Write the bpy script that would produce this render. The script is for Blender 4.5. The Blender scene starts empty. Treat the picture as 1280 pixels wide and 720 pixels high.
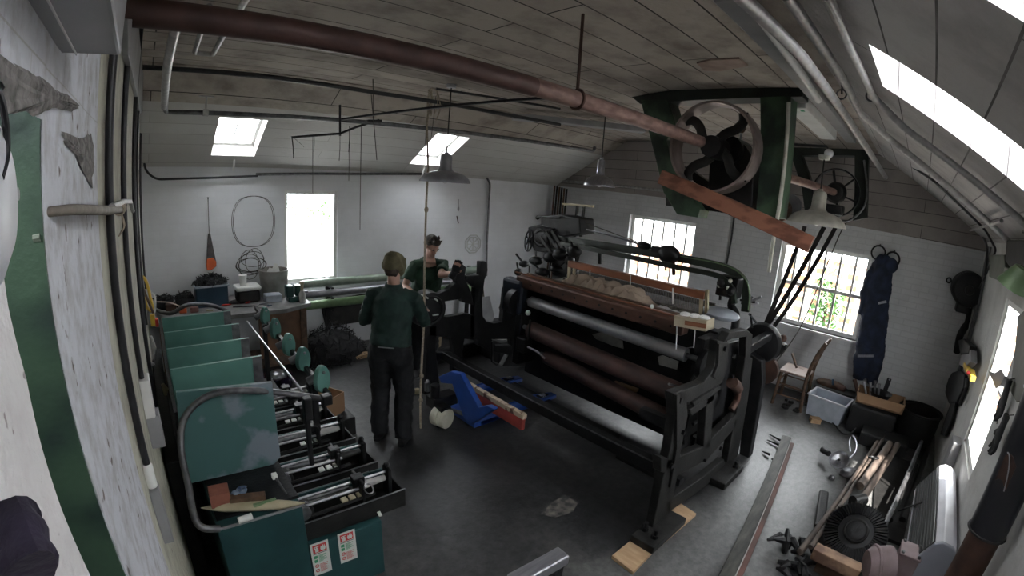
import bpy, bmesh, math, random
import numpy as np
from mathutils import Vector, Matrix
random.seed(7)
PI = math.pi
V = Vector
C = bpy.context.scene.collection
scn = bpy.context.scene

# ------------------------------------------------------------------ lens
YAW, PITCH, ROLL, FOC, KD = 0.8153856, -0.21508657, 0.07724346, 581.997959, 0.07897666
CAMH = 2.4
_f = V((math.cos(PITCH)*math.cos(YAW), math.cos(PITCH)*math.sin(YAW), math.sin(PITCH)))
_r = _f.cross(V((0, 0, 1))).normalized()
_u = _r.cross(_f)
CR = _r*math.cos(ROLL) + _u*math.sin(ROLL)
CU = -_r*math.sin(ROLL) + _u*math.cos(ROLL)
CAM = V((0, 0, CAMH))

def ray(px, py):
    dx, dy = px-640, 360-py
    rr = math.hypot(dx, dy)/FOC
    th = rr
    for _ in range(20):
        th -= (th+KD*th**3-rr)/(1+3*KD*th*th)
    s = math.sin(th)/max(rr*FOC, 1e-9)
    return CR*(s*dx) + CU*(s*dy) + _f*math.cos(th)

def at(px, py, x=None, y=None, z=None):
    """point in the room that the photograph shows at a pixel, on a plane x=, y= or z= """
    d = ray(px, py)
    if x is not None: t = x/d.x
    elif y is not None: t = y/d.y
    else: t = (z-CAMH)/d.z
    return CAM + d*t

# ------------------------------------------------------------------ materials
MATS = {}
class NT:
    def __init__(s, name):
        s.m = bpy.data.materials.new(name); s.m.use_nodes = True
        s.t = s.m.node_tree; s.t.nodes.clear()
        s.out = s.n('ShaderNodeOutputMaterial')
    def n(s, typ, **kw):
        nd = s.t.nodes.new(typ)
        for k, v in kw.items():
            if k.startswith('i_'): nd.inputs[k[2:].replace('_', ' ')].default_value = v
            else: setattr(nd, k, v)
        return nd
    def l(s, a, b): s.t.links.new(a, b)

def ramp(nt, fac, stops):
    r = nt.n('ShaderNodeValToRGB')
    el = r.color_ramp.elements
    while len(el) < len(stops): el.new(0.5)
    for e, (p, c) in zip(el, stops):
        e.position = p; e.color = (*c, 1) if len(c) == 3 else c
    nt.l(fac, r.inputs[0]); return r.outputs[0]

def mixc(nt, fac, a, b, mode='MIX'):
    m = nt.n('ShaderNodeMix', data_type='RGBA', blend_type=mode)
    for sock, v in ((m.inputs[0], fac), (m.inputs[6], a), (m.inputs[7], b)):
        if isinstance(v, (int, float)): sock.default_value = v
        elif isinstance(v, tuple): sock.default_value = (*v, 1)
        else: nt.l(v, sock)
    return m.outputs[2]

def mat(name, col, rough=0.6, metal=0.0, col2=None, scale=6.0, detail=6, lo=0.35, hi=0.7, bump=0.0, bscale=None, stretch=(1, 1, 1), coat=0.0, spec=0.5):
    """painted / cast / wooden surfaces: two tones broken by noise, with a little relief"""
    if name in MATS: return MATS[name]
    nt = NT(name)
    b = nt.n('ShaderNodeBsdfPrincipled'); b.inputs['Roughness'].default_value = rough; b.inputs['Metallic'].default_value = metal
    b.inputs['Coat Weight'].default_value = coat; b.inputs['Specular IOR Level'].default_value = spec
    tc = nt.n('ShaderNodeTexCoord'); mp = nt.n('ShaderNodeMapping'); mp.inputs['Scale'].default_value = stretch
    nt.l(tc.outputs['Object'], mp.inputs[0])
    nz = nt.n('ShaderNodeTexNoise'); nz.inputs['Scale'].default_value = scale; nz.inputs['Detail'].default_value = detail
    nt.l(mp.outputs[0], nz.inputs['Vector'])
    if col2 is None: col2 = tuple(c*0.7 for c in col)
    nt.l(ramp(nt, nz.outputs['Fac'], [(lo, col2), (hi, col)]), b.inputs['Base Color'])
    if bump:
        n2 = nt.n('ShaderNodeTexNoise'); n2.inputs['Scale'].default_value = bscale or scale*5; n2.inputs['Detail'].default_value = 5
        nt.l(mp.outputs[0], n2.inputs['Vector'])
        bp = nt.n('ShaderNodeBump'); bp.inputs['Strength'].default_value = bump; bp.inputs['Distance'].default_value = 0.01
        nt.l(n2.outputs['Fac'], bp.inputs['Height']); nt.l(bp.outputs[0], b.inputs['Normal'])
    nt.l(b.outputs[0], nt.out.inputs[0])
    MATS[name] = nt.m; return nt.m

def swz(nt, order):
    """object coordinates re-ordered, e.g. 'xz0' """
    tc = nt.n('ShaderNodeTexCoord'); sp = nt.n('ShaderNodeSeparateXYZ'); cb = nt.n('ShaderNodeCombineXYZ')
    nt.l(tc.outputs['Object'], sp.inputs[0])
    for i, ch in enumerate(order):
        if ch in 'xyz': nt.l(sp.outputs['xyz'.index(ch)], cb.inputs[i])
    return cb.outputs[0], tc.outputs['Object'], sp

def masonry(name, order, bw, bh, mort, c1, c2, cm, relief=0.3, rough=0.8, grime=(0.35, 0.35, 0.36), gamt=0.6, gscale=0.8, brickvis=1.0, offset=0.5, lowgrime=None, msmooth=0.1, patches=None):
    if name in MATS: return MATS[name]
    nt = NT(name); b = nt.n('ShaderNodeBsdfPrincipled'); b.inputs['Roughness'].default_value = rough
    vec, obj, sp = swz(nt, order)
    wz = nt.n('ShaderNodeTexNoise'); wz.inputs['Scale'].default_value = 3; nt.l(obj, wz.inputs['Vector'])
    br = nt.n('ShaderNodeTexBrick'); br.offset = offset
    br.inputs['Scale'].default_value = 1; br.inputs['Brick Width'].default_value = bw; br.inputs['Row Height'].default_value = bh
    br.inputs['Mortar Size'].default_value = mort; br.inputs['Mortar Smooth'].default_value = msmooth
    br.inputs['Color1'].default_value = (*c1, 1); br.inputs['Color2'].default_value = (*c2, 1); br.inputs['Mortar'].default_value = (*cm, 1)
    nt.l(vec, br.inputs['Vector'])
    g = nt.n('ShaderNodeTexNoise'); g.inputs['Scale'].default_value = gscale; g.inputs['Detail'].default_value = 9; g.inputs['Roughness'].default_value = 0.62
    nt.l(obj, g.inputs['Vector'])
    gf = ramp(nt, g.outputs['Fac'], [(0.45, (0, 0, 0)), (0.75, (1, 1, 1))])
    gm = nt.n('ShaderNodeMath', operation='MULTIPLY'); nt.l(gf, gm.inputs[0]); gm.inputs[1].default_value = gamt
    base = br.outputs['Color']
    if brickvis < 1: base = mixc(nt, brickvis, c1, base)
    col = mixc(nt, gm.outputs[0], base, grime)
    if patches:
        p = nt.n('ShaderNodeTexNoise'); p.inputs['Scale'].default_value = patches[1]; p.inputs['Detail'].default_value = 8; nt.l(obj, p.inputs['Vector'])
        pf = ramp(nt, p.outputs['Fac'], [(patches[2], (0, 0, 0)), (patches[2]+0.04, (1, 1, 1))])
        col = mixc(nt, pf, col, patches[0])
    nt.l(col, b.inputs['Base Color'])
    sm = nt.n('ShaderNodeMath', operation='MULTIPLY_ADD'); nt.l(br.outputs['Fac'], sm.inputs[0]); sm.inputs[1].default_value = -1.0; 
    n2 = nt.n('ShaderNodeTexNoise'); n2.inputs['Scale'].default_value = 25; n2.inputs['Detail'].default_value = 6; nt.l(obj, n2.inputs['Vector'])
    nt.l(n2.outputs['Fac'], sm.inputs[2])
    bp = nt.n('ShaderNodeBump'); bp.inputs['Strength'].default_value = relief; bp.inputs['Distance'].default_value = 0.012
    nt.l(sm.outputs[0], bp.inputs['Height']); nt.l(bp.outputs[0], b.inputs['Normal'])
    nt.l(b.outputs[0], nt.out.inputs[0]); MATS[name] = nt.m; return nt.m

M_WALLA = masonry('whitewashed_brick_far', 'xz0', 0.23, 0.076, 0.006, (0.75, 0.76, 0.79), (0.72, 0.73, 0.76), (0.72, 0.73, 0.76), relief=0.16, gamt=0.45, grime=(0.42, 0.41, 0.40))
M_WALLB = masonry('whitewashed_brick_gable', 'yz0', 0.23, 0.076, 0.007, (0.68, 0.69, 0.70), (0.63, 0.64, 0.65), (0.59, 0.60, 0.61), relief=0.28, gamt=0.6, grime=(0.33, 0.33, 0.34), gscale=1.1)
M_WALLC = masonry('whitewashed_plaster_side', 'xz0', 0.6, 0.3, 0.001, (0.62, 0.62, 0.60), (0.6, 0.6, 0.58), (0.6, 0.6, 0.58), relief=0.5, gamt=0.85, grime=(0.3, 0.29, 0.28), gscale=1.6)
M_WALLD = masonry('limewashed_plaster_cream', 'yz0', 0.9, 0.5, 0.001, (0.55, 0.54, 0.45), (0.52, 0.51, 0.42), (0.5, 0.5, 0.42), relief=0.8, gamt=0.8, grime=(0.27, 0.25, 0.20), gscale=9, patches=((0.14, 0.12, 0.10), 14, 0.68))
M_PILAS = masonry('limewashed_plaster_pilaster', 'yz0', 0.9, 0.5, 0.001, (0.62, 0.63, 0.68), (0.60, 0.61, 0.66), (0.5, 0.5, 0.5), relief=1.0, gamt=0.8, grime=(0.30, 0.28, 0.28), gscale=22, patches=((0.16, 0.14, 0.13), 26, 0.66))
M_NEAR = masonry('limewashed_plaster_near', 'yz0', 0.9, 0.5, 0.001, (0.80, 0.78, 0.78), (0.78, 0.76, 0.76), (0.7, 0.7, 0.7), relief=0.9, gamt=0.45, grime=(0.56, 0.50, 0.51), gscale=30, patches=((0.36, 0.31, 0.31), 45, 0.69))
M_GABLE = masonry('timber_cladding_gable', 'yz0', 2.2, 0.16, 0.004, (0.36, 0.33, 0.31), (0.30, 0.27, 0.26), (0.08, 0.07, 0.07), relief=0.4, gamt=0.7, grime=(0.16, 0.14, 0.14), gscale=1.2)
M_CEIL = masonry('painted_ceiling_boards', 'xy0', 2.9, 0.262, 0.006, (0.45, 0.40, 0.345), (0.36, 0.315, 0.275), (0.03, 0.025, 0.02), relief=0.5, gamt=0.95, grime=(0.165, 0.135, 0.115), gscale=3.2, offset=0.37)
M_SLA = masonry('painted_slope_boards_pale', 'xy0', 3.4, 0.17, 0.0025, (0.60, 0.59, 0.57), (0.56, 0.55, 0.53), (0.30, 0.28, 0.26), relief=0.3, gamt=0.4, grime=(0.40, 0.38, 0.35), gscale=1.5, offset=0.4)
M_SLC = masonry('weathered_slope_boards_grey', 'xy0', 2.2, 0.19, 0.004, (0.52, 0.50, 0.49), (0.44, 0.42, 0.41), (0.10, 0.09, 0.09), relief=0.4, gamt=0.8, grime=(0.27, 0.25, 0.245), gscale=2.5, offset=0.43)
M_BRICK = masonry('garden_brick', 'yz0', 0.30, 0.20, 0.05, (0.24, 0.10, 0.055), (0.32, 0.17, 0.10), (0.6, 0.58, 0.55), relief=0.3, gamt=0.0, offset=0.0)

def floor_mat():
    nt = NT('worn_concrete_floor'); b = nt.n('ShaderNodeBsdfPrincipled')
    tc = nt.n('ShaderNodeTexCoord')
    a = nt.n('ShaderNodeTexNoise'); a.inputs['Scale'].default_value = 0.55; a.inputs['Detail'].default_value = 9; a.inputs['Roughness'].default_value = 0.6; nt.l(tc.outputs['Object'], a.inputs['Vector'])
    c = nt.n('ShaderNodeTexNoise'); c.inputs['Scale'].default_value = 14; c.inputs['Detail'].default_value = 9; c.inputs['Roughness'].default_value = 0.7; nt.l(tc.outputs['Object'], c.inputs['Vector'])
    c1 = ramp(nt, a.outputs['Fac'], [(0.35, (0.022, 0.023, 0.025)), (0.52, (0.046, 0.047, 0.050)), (0.7, (0.12, 0.12, 0.118))])
    c2 = ramp(nt, c.outputs['Fac'], [(0.35, (0.5, 0.5, 0.5)), (0.75, (1.35, 1.3, 1.25))])
    col = mixc(nt, 1.0, c1, c2, 'MULTIPLY')
    # window reflection on the floor beside the loom, put in as a paler colour
    sp = nt.n('ShaderNodeSeparateXYZ'); nt.l(tc.outputs['Object'], sp.inputs[0])
    mr = nt.n('ShaderNodeMath', operation='MULTIPLY_ADD'); nt.l(sp.outputs[1], mr.inputs[0]); mr.inputs[1].default_value = -1.0; mr.inputs[2].default_value = 1.15
    ad = nt.n('ShaderNodeMath', operation='MULTIPLY_ADD'); nt.l(a.outputs['Fac'], ad.inputs[0]); ad.inputs[1].default_value = 1.2; nt.l(mr.outputs[0], ad.inputs[2])
    bare = ramp(nt, ad.outputs[0], [(0.45, (0, 0, 0)), (0.9, (1, 1, 1))])  # mask of the painted reflection
    c3 = ramp(nt, c.outputs['Fac'], [(0.3, (0.085, 0.087, 0.088)), (0.7, (0.205, 0.205, 0.20))])
    col = mixc(nt, bare, col, c3)
    nt.l(col, b.inputs['Base Color'])
    rr = ramp(nt, a.outputs['Fac'], [(0.35, (0.30, 0.30, 0.30)), (0.7, (0.50, 0.50, 0.50))]); nt.l(rr, b.inputs['Roughness'])
    bp = nt.n('ShaderNodeBump'); bp.inputs['Strength'].default_value = 0.35; bp.inputs['Distance'].default_value = 0.01; nt.l(c.outputs['Fac'], bp.inputs['Height']); nt.l(bp.outputs[0], b.inputs['Normal'])
    nt.l(b.outputs[0], nt.out.inputs[0]); return nt.m
M_FLOOR = floor_mat()

def glass_mat(name, clear=0.9):
    nt = NT(name); t = nt.n('ShaderNodeBsdfTransparent'); g = nt.n('ShaderNodeBsdfGlossy'); g.inputs['Roughness'].default_value = 0.03
    m = nt.n('ShaderNodeMixShader'); m.inputs[0].default_value = 1-clear
    nt.l(t.outputs[0], m.inputs[1]); nt.l(g.outputs[0], m.inputs[2]); nt.l(m.outputs[0], nt.out.inputs[0]); return nt.m
M_GLASS = glass_mat('window_glass', 0.94)
def frosted():
    nt = NT('dusty_skylight_glass'); t = nt.n('ShaderNodeBsdfTranslucent'); t.inputs[0].default_value = (0.9, 0.92, 0.95, 1)
    c = nt.n('ShaderNodeBsdfTransparent'); c.inputs[0].default_value = (0.9, 0.9, 0.9, 1)
    m = nt.n('ShaderNodeMixShader'); m.inputs[0].default_value = 0.0
    nt.l(t.outputs[0], m.inputs[1]); nt.l(c.outputs[0], m.inputs[2]); nt.l(m.outputs[0], nt.out.inputs[0]); return nt.m
M_FROST = frosted()

M_BLACK = mat('oily_cast_iron', (0.018, 0.018, 0.019), 0.45, 0.1, (0.006, 0.006, 0.007), 8, bump=0.25, bscale=60, spec=.35)
M_BLACK2 = mat('dusty_black_iron', (0.026, 0.025, 0.024), 0.55, 0.1, (0.009, 0.009, 0.009), 9, bump=0.3, bscale=50, spec=.35)
M_BLKPIPE = mat('black_conduit_paint', (0.025, 0.025, 0.03), 0.4, 0.1, (0.012, 0.012, 0.015), 20)
M_STEEL = mat('worn_bright_steel', (0.55, 0.55, 0.57), 0.3, 0.9, (0.25, 0.25, 0.27), 12)
M_GREYSTEEL = mat('dull_steel', (0.22, 0.22, 0.23), 0.45, 0.7, (0.10, 0.10, 0.105), 14)
M_GALV = mat('galvanised_pipe', (0.50, 0.49, 0.48), 0.4, 0.5, (0.32, 0.31, 0.31), 18)
M_SHAFT = mat('rust_red_shaft', (0.30, 0.19, 0.16), 0.5, 0.2, (0.15, 0.085, 0.07), 7, stretch=(1.5, 4, 4), bump=0.1)
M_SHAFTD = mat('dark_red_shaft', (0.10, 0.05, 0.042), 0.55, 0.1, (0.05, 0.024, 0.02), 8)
M_REDROLL = mat('brown_roller', (0.115, 0.062, 0.052), 0.55, 0.1, (0.04, 0.024, 0.022), 6, bump=0.2, stretch=(2, .6, 2))
M_WOODRED = mat('red_brown_varnished_wood', (0.30, 0.115, 0.055), 0.5, 0, (0.15, 0.06, 0.03), 5, stretch=(6, 1, 6), bump=0.1)
M_WOODOR = mat('orange_plank_wood', (0.28, 0.115, 0.07), 0.6, 0, (0.14, 0.05, 0.03), 5, lo=.38, hi=.55, stretch=(3, 1.2, 3), bump=0.1)
M_WOODLT = mat('fresh_pine', (0.55, 0.38, 0.23), 0.7, 0, (0.42, 0.27, 0.15), 7, stretch=(4, 1, 4), bump=0.1)
M_WOODDK = mat('old_dark_wood', (0.15, 0.085, 0.05), 0.65, 0, (0.06, 0.035, 0.022), 6, stretch=(3, 1, 3), bump=0.2)
M_WOODGR = mat('grey_weathered_wood', (0.16, 0.15, 0.12), 0.75, 0, (0.05, 0.045, 0.038), 8, stretch=(1, 4, 4), bump=0.3)
M_WOODPL = mat('pale_boxwood', (0.50, 0.44, 0.30), 0.55, 0, (0.36, 0.31, 0.2), 8)
M_GREEN = mat('dark_green_paint', (0.055, 0.105, 0.06), 0.5, 0.1, (0.015, 0.028, 0.02), 5, lo=0.4, hi=.6, bump=0.15)
M_GREENDK = mat('black_green_paint', (0.018, 0.028, 0.022), 0.5, 0.1, (0.006, 0.008, 0.007), 6)
M_GRNDOOR = mat('green_door_paint', (0.032, 0.068, 0.040), 0.6, 0, (0.010, 0.026, 0.020), 12, lo=.38, hi=.62, bump=0.2)
M_TEAL = mat('teal_machine_paint', (0.135, 0.30, 0.26), 0.42, 0.05, (0.08, 0.19, 0.165), 2.5, bump=0.05, spec=.4)
M_TEALW = mat('teal_paint_worn_patch', (0.065, 0.15, 0.145), 0.5, 0.05, (0.20, 0.24, 0.28), 3.2, lo=.46, hi=.52, detail=9, bump=0.1)
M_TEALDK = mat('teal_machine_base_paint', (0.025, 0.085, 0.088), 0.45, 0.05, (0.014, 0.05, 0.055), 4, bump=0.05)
M_BLUE = mat('pallet_truck_blue', (0.016, 0.075, 0.36), 0.4, 0, (0.011, 0.055, 0.27), 5, coat=.2)
M_NYLON = mat('cream_nylon_wheel', (0.72, 0.70, 0.58), 0.5, 0, (0.6, 0.58, 0.46), 10)
M_REDTIM = mat('red_painted_timber', (0.48, 0.075, 0.06), 0.6, 0, (0.33, 0.05, 0.045), 9, bump=.2)
M_CREAMTIM = mat('chipped_cream_timber', (0.55, 0.45, 0.33), 0.7, 0, (0.14, 0.07, 0.05), 15, lo=.40, hi=.47, bump=.2)
M_WHITEP = mat('white_gloss_paint', (0.78, 0.78, 0.76), 0.35, 0, (0.66, 0.66, 0.64), 6)
M_SILVPL = mat('pale_grey_plastic', (0.62, 0.62, 0.66), 0.4, 0, (0.52, 0.52, 0.56), 6)
M_ENAMEL = mat('aged_grey_enamel', (0.33, 0.34, 0.37), 0.35, 0.3, (0.22, 0.22, 0.24), 9)
M_ENAMELW = mat('aged_white_enamel', (0.66, 0.65, 0.58), 0.35, 0.1, (0.42, 0.41, 0.36), 9)
M_ENAMELG = mat('green_enamel', (0.20, 0.30, 0.16), 0.35, 0.1, (0.14, 0.22, 0.11), 9)
M_RUBBER = mat('black_rubber', (0.015, 0.015, 0.016), 0.7, 0, (0.006, 0.006, 0.007), 10)
M_ROPE = mat('old_rope', (0.42, 0.36, 0.28), 0.9, 0, (0.25, 0.2, 0.15), 60)
M_STRING = mat('grey_twine', (0.10, 0.09, 0.08), 0.9, 0, (0.05, 0.045, 0.04), 60)
M_CLOTH = mat('beige_cloth', (0.34, 0.27, 0.21), 0.9, 0, (0.26, 0.20, 0.15), 9, bump=.3)
M_CLOTHW = mat('grey_white_cloth', (0.48, 0.47, 0.45), 0.9, 0, (0.32, 0.31, 0.3), 9, bump=.3)
M_NAVY = mat('navy_overall_cloth', (0.018, 0.030, 0.07), 0.85, 0, (0.008, 0.011, 0.022), 8, bump=.3)
M_SHIRTG = mat('bottle_green_workwear', (0.015, 0.043, 0.035), 0.85, 0, (0.009, 0.024, 0.021), 9, bump=.3, bscale=30)
M_TSHIRT = mat('forest_green_tshirt', (0.018, 0.052, 0.028), 0.85, 0, (0.011, 0.032, 0.018), 9, bump=.3, bscale=30)
M_TROUS = mat('black_work_trousers', (0.011, 0.012, 0.016), 0.85, 0, (0.006, 0.0065, 0.008), 9, bump=.35, bscale=25)
M_OLIVE = mat('olive_hat_cloth', (0.17, 0.15, 0.085), 0.9, 0, (0.09, 0.08, 0.045), 14, bump=.3)
M_SKIN = mat('skin', (0.52, 0.32, 0.25), 0.55, 0, (0.45, 0.26, 0.2), 8)
M_HAIR = mat('dark_brown_hair', (0.055, 0.035, 0.022), 0.7, 0, (0.02, 0.012, 0.008), 40, bump=.6, bscale=90)
M_BIN = mat('dark_blue_plastic', (0.02, 0.055, 0.10), 0.4, 0, (0.015, 0.04, 0.07), 6)
M_CLEARPL = mat('cloudy_plastic', (0.50, 0.54, 0.60), 0.3, 0, (0.35, 0.39, 0.45), 8)
M_PURPLE = mat('glossy_purple_black', (0.03, 0.015, 0.06), 0.15, 0.3, (0.015, 0.008, 0.03), 8, coat=.6)
M_CARD = mat('brown_cardboard', (0.34, 0.21, 0.12), 0.85, 0, (0.3, 0.18, 0.10), 8)
M_ORANGE = mat('orange_plastic', (0.75, 0.15, 0.04), 0.4, 0, (0.6, 0.11, 0.03), 8)
M_YELLOW = mat('yellow_plastic', (0.75, 0.5, 0.06), 0.45, 0, (0.6, 0.38, 0.04), 8)
M_REDPL = mat('red_plastic', (0.6, 0.04, 0.03), 0.4, 0, (0.45, 0.03, 0.02), 8)
M_SAW = mat('saw_blade_steel', (0.16, 0.15, 0.15), 0.45, 0.6, (0.09, 0.08, 0.08), 12)
M_PINKGR = mat('pinkish_primer_metal', (0.32, 0.24, 0.25), 0.6, 0.1, (0.22, 0.16, 0.165), 8, bump=.1)
M_SCRAP = mat('swarf_black', (0.035, 0.035, 0.038), 0.4, 0.6, (0.012, 0.012, 0.013), 30, bump=.6)
M_ALU = mat('brushed_aluminium', (0.42, 0.42, 0.45), 0.35, 0.85, (0.3, 0.3, 0.33), 12, stretch=(1, 14, 1))
M_STONE = mat('exposed_rubble_stone', (0.30, 0.28, 0.27), 0.95, 0, (0.10, 0.095, 0.09), 60, bump=1.0, bscale=35)
M_TREAD = mat('dark_lagging', (0.018, 0.018, 0.024), 0.35, 0, (0.009, 0.009, 0.012), 6)
M_RUST = mat('rusty_brown_iron', (0.09, 0.042, 0.028), 0.7, 0.2, (0.04, 0.02, 0.014), 10, bump=.3)
M_LEAF = mat('leaf_green', (0.07, 0.19, 0.04), 0.6, 0, (0.035, 0.10, 0.02), 5)
M_YARD = mat('pale_yard_concrete', (0.55, 0.54, 0.5), 0.9, 0, (0.42, 0.41, 0.38), 2)
M_BELT = mat('black_leather_belt', (0.02, 0.018, 0.02), 0.5, 0, (0.01, 0.009, 0.01), 15)
M_STRIP = mat('grey_trunking', (0.36, 0.36, 0.37), 0.35, 0.2, (0.26, 0.26, 0.27), 5)
M_LOUV = mat('heater_grille_black', (0.02, 0.022, 0.022), 0.5, 0.1, (0.01, 0.011, 0.011), 9)
M_STKW = mat('sticker_white', (0.70, 0.72, 0.68), 0.5, 0, (0.62, 0.64, 0.6), 9)
M_STKR = mat('sticker_red', (0.62, 0.05, 0.05), 0.5, 0, (0.5, 0.04, 0.04), 9)
M_STKG = mat('sticker_green', (0.05, 0.36, 0.17), 0.5, 0, (0.04, 0.3, 0.14), 9)
M_STKB = mat('sticker_black', (0.02, 0.02, 0.02), 0.5, 0, (0.02, 0.02, 0.02), 9)
M_BULB = mat('clear_bulb', (0.7, 0.7, 0.72), 0.08, 0.0, (0.6, 0.6, 0.62), 9, coat=1)
M_PAPER = mat('white_paper', (0.78, 0.78, 0.76), 0.8, 0, (0.68, 0.68, 0.66), 9)

# ------------------------------------------------------------------ mesh builder
def frame_of(d):
    d = d.normalized()
    a = V((0, 0, 1)) if abs(d.z) < 0.95 else V((1, 0, 0))
    s = d.cross(a).normalized(); return s, s.cross(d)

class MB:
    def __init__(s): s.v = []; s.f = []
    def add(s, vs, fs):
        o = len(s.v); s.v += [V(p) for p in vs]; s.f += [tuple(i+o for i in f) for f in fs]; return s
    def box(s, c, size, R=None):
        c = V(c); h = [k/2 for k in size]
        vs = []
        for i in (-1, 1):
            for j in (-1, 1):
                for k in (-1, 1):
                    p = V((i*h[0], j*h[1], k*h[2])); vs.append(c + (R @ p if R else p))
        return s.add(vs, [(0, 1, 3, 2), (4, 6, 7, 5), (0, 4, 5, 1), (2, 3, 7, 6), (0, 2, 6, 4), (1, 5, 7, 3)])
    def bb(s, x0, x1, y0, y1, z0, z1):
        return s.box(((x0+x1)/2, (y0+y1)/2, (z0+z1)/2), (abs(x1-x0), abs(y1-y0), abs(z1-z0)))
    def bar(s, a, b, w, h, up=None):
        a, b = V(a), V(b); d = (b-a)
        if up is None: sx, uz = frame_of(d)
        else:
            uz = V(up); sx = d.cross(uz).normalized(); uz = sx.cross(d).normalized()
        dd = d.normalized()
        R = Matrix((sx, dd, uz)).transposed()
        return s.box((a+b)/2, (w, d.length, h), R)
    def tube(s, pts, r, seg=12, caps=True):
        pts = [V(p) for p in pts]; n = len(pts)
        rs = r if isinstance(r, (list, tuple)) else [r]*n
        vs = []; prev = None
        for i, p in enumerate(pts):
            t = (pts[min(i+1, n-1)]-pts[max(i-1, 0)])
            if t.length < 1e-9: t = V((0, 0, 1))
            t.normalize()
            if prev is None: sx, _ = frame_of(t)
            else:
                sx = prev - t*prev.dot(t)
                if sx.length < 1e-6: sx, _ = frame_of(t)
                sx.normalize()
            prev = sx; uy = t.cross(sx)
            rr = rs[i]; ra, rb = rr if isinstance(rr, tuple) else (rr, rr)
            for k in range(seg):
                a = 2*PI*k/seg; vs.append(p + sx*(ra*math.cos(a)) + uy*(rb*math.sin(a)))
        fs = []
        for i in range(n-1):
            for k in range(seg):
                k2 = (k+1) % seg; fs.append((i*seg+k, i*seg+k2, (i+1)*seg+k2, (i+1)*seg+k))
        if caps:
            fs.append(tuple(range(seg-1, -1, -1))); fs.append(tuple((n-1)*seg+k for k in range(seg)))
        return s.add(vs, fs)
    def lathe(s, prof, o, axis=(0, 0, 1), seg=24, caps=True):
        """prof: (radius, height along the axis)"""
        o = V(o); ax = V(axis).normalized(); sx, uy = frame_of(ax)
        vs = []
        for (r, h) in prof:
            for k in range(seg):
                a = 2*PI*k/seg; vs.append(o + ax*h + sx*(r*math.cos(a)) + uy*(r*math.sin(a)))
        n = len(prof); fs = []
        for i in range(n-1):
            for k in range(seg):
                k2 = (k+1) % seg; fs.append((i*seg+k, i*seg+k2, (i+1)*seg+k2, (i+1)*seg+k))
        if caps:
            fs.append(tuple(range(seg-1, -1, -1))); fs.append(tuple((n-1)*seg+k for k in range(seg)))
        return s.add(vs, fs)
    def torus(s, c, axis, R, r, seg=32, sub=8, a0=0, a1=2*PI, rb=None):
        c = V(c); ax = V(axis).normalized(); sx, uy = frame_of(ax); rb = rb or r
        full = abs(a1-a0-2*PI) < 1e-6; n = seg if full else seg+1
        vs = []; fs = []
        for i in range(n):
            a = a0+(a1-a0)*i/seg; e = sx*math.cos(a)+uy*math.sin(a)
            for k in range(sub):
                b = 2*PI*k/sub; vs.append(c + e*(R+r*math.cos(b)) + ax*(rb*math.sin(b)))
        for i in range(seg if full else seg):
            i2 = (i+1) % n
            for k in range(sub):
                k2 = (k+1) % sub; fs.append((i*sub+k, i2*sub+k, i2*sub+k2, i*sub+k2))
        if not full:
            fs.append(tuple(range(sub))); fs.append(tuple((n-1)*sub+k for k in range(sub-1, -1, -1)))
        return s.add(vs, fs)
    def ball(s, c, r, seg=16, rings=10, R=None):
        c = V(c); rx, ry, rz = r if isinstance(r, (tuple, list)) else (r, r, r)
        vs = [c + (R @ V((0, 0, rz)) if R else V((0, 0, rz)))]
        for i in range(1, rings):
            t = PI*i/rings
            for k in range(seg):
                a = 2*PI*k/seg; p = V((rx*math.sin(t)*math.cos(a), ry*math.sin(t)*math.sin(a), rz*math.cos(t)))
                vs.append(c + (R @ p if R else p))
        vs.append(c + (R @ V((0, 0, -rz)) if R else V((0, 0, -rz))))
        fs = [(0, 1+k, 1+(k+1) % seg) for k in range(seg)]
        for i in range(rings-2):
            for k in range(seg):
                k2 = (k+1) % seg; fs.append((1+i*seg+k, 1+(i+1)*seg+k, 1+(i+1)*seg+k2, 1+i*seg+k2))
        L = len(vs)-1
        fs += [(L, 1+(rings-2)*seg+(k+1) % seg, 1+(rings-2)*seg+k) for k in range(seg)]
        return s.add(vs, fs)
    def prism(s, poly, off):
        """poly: list of 3-D points in a plane; off: extrusion vector"""
        poly = [V(p) for p in poly]; off = V(off); n = len(poly)
        vs = poly + [p+off for p in poly]
        return s.add(vs, [tuple(range(n)), tuple(range(2*n-1, n-1, -1))] + [(i, i+n, (i+1) % n + n, (i+1) % n) for i in range(n)])
    def loft(s, pts, rad, side, seg=20):
        """elliptical rings: rad = (half-width along SIDE, half-depth)"""
        pts = [V(p) for p in pts]; n = len(pts); side = V(side); vs = []
        for i, p in enumerate(pts):
            t = (pts[min(i+1, n-1)]-pts[max(i-1, 0)]).normalized(); a = (side-t*side.dot(t)).normalized(); b = t.cross(a); ra, rb = rad[i]
            for k in range(seg):
                an = 2*PI*k/seg; vs.append(p+a*ra*math.cos(an)+b*rb*math.sin(an))
        fs = [(i*seg+k, i*seg+(k+1) % seg, (i+1)*seg+(k+1) % seg, (i+1)*seg+k) for i in range(n-1) for k in range(seg)]
        fs += [tuple(range(seg-1, -1, -1)), tuple((n-1)*seg+k for k in range(seg))]
        return s.add(vs, fs)
    def ringplate(s, outer, inner, off):
        outer = [V(p) for p in outer]; inner = [V(p) for p in inner]; off = V(off); n = len(outer)
        vs = outer+inner+[p+off for p in outer]+[p+off for p in inner]; fs = []
        for i in range(n):
            j = (i+1) % n
            fs += [(i, j, n+j, n+i), (2*n+j, 2*n+i, 3*n+i, 3*n+j), (i, 2*n+i, 2*n+j, j), (n+j, 3*n+j, 3*n+i, n+i)]
        return s.add(vs, fs)
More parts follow.
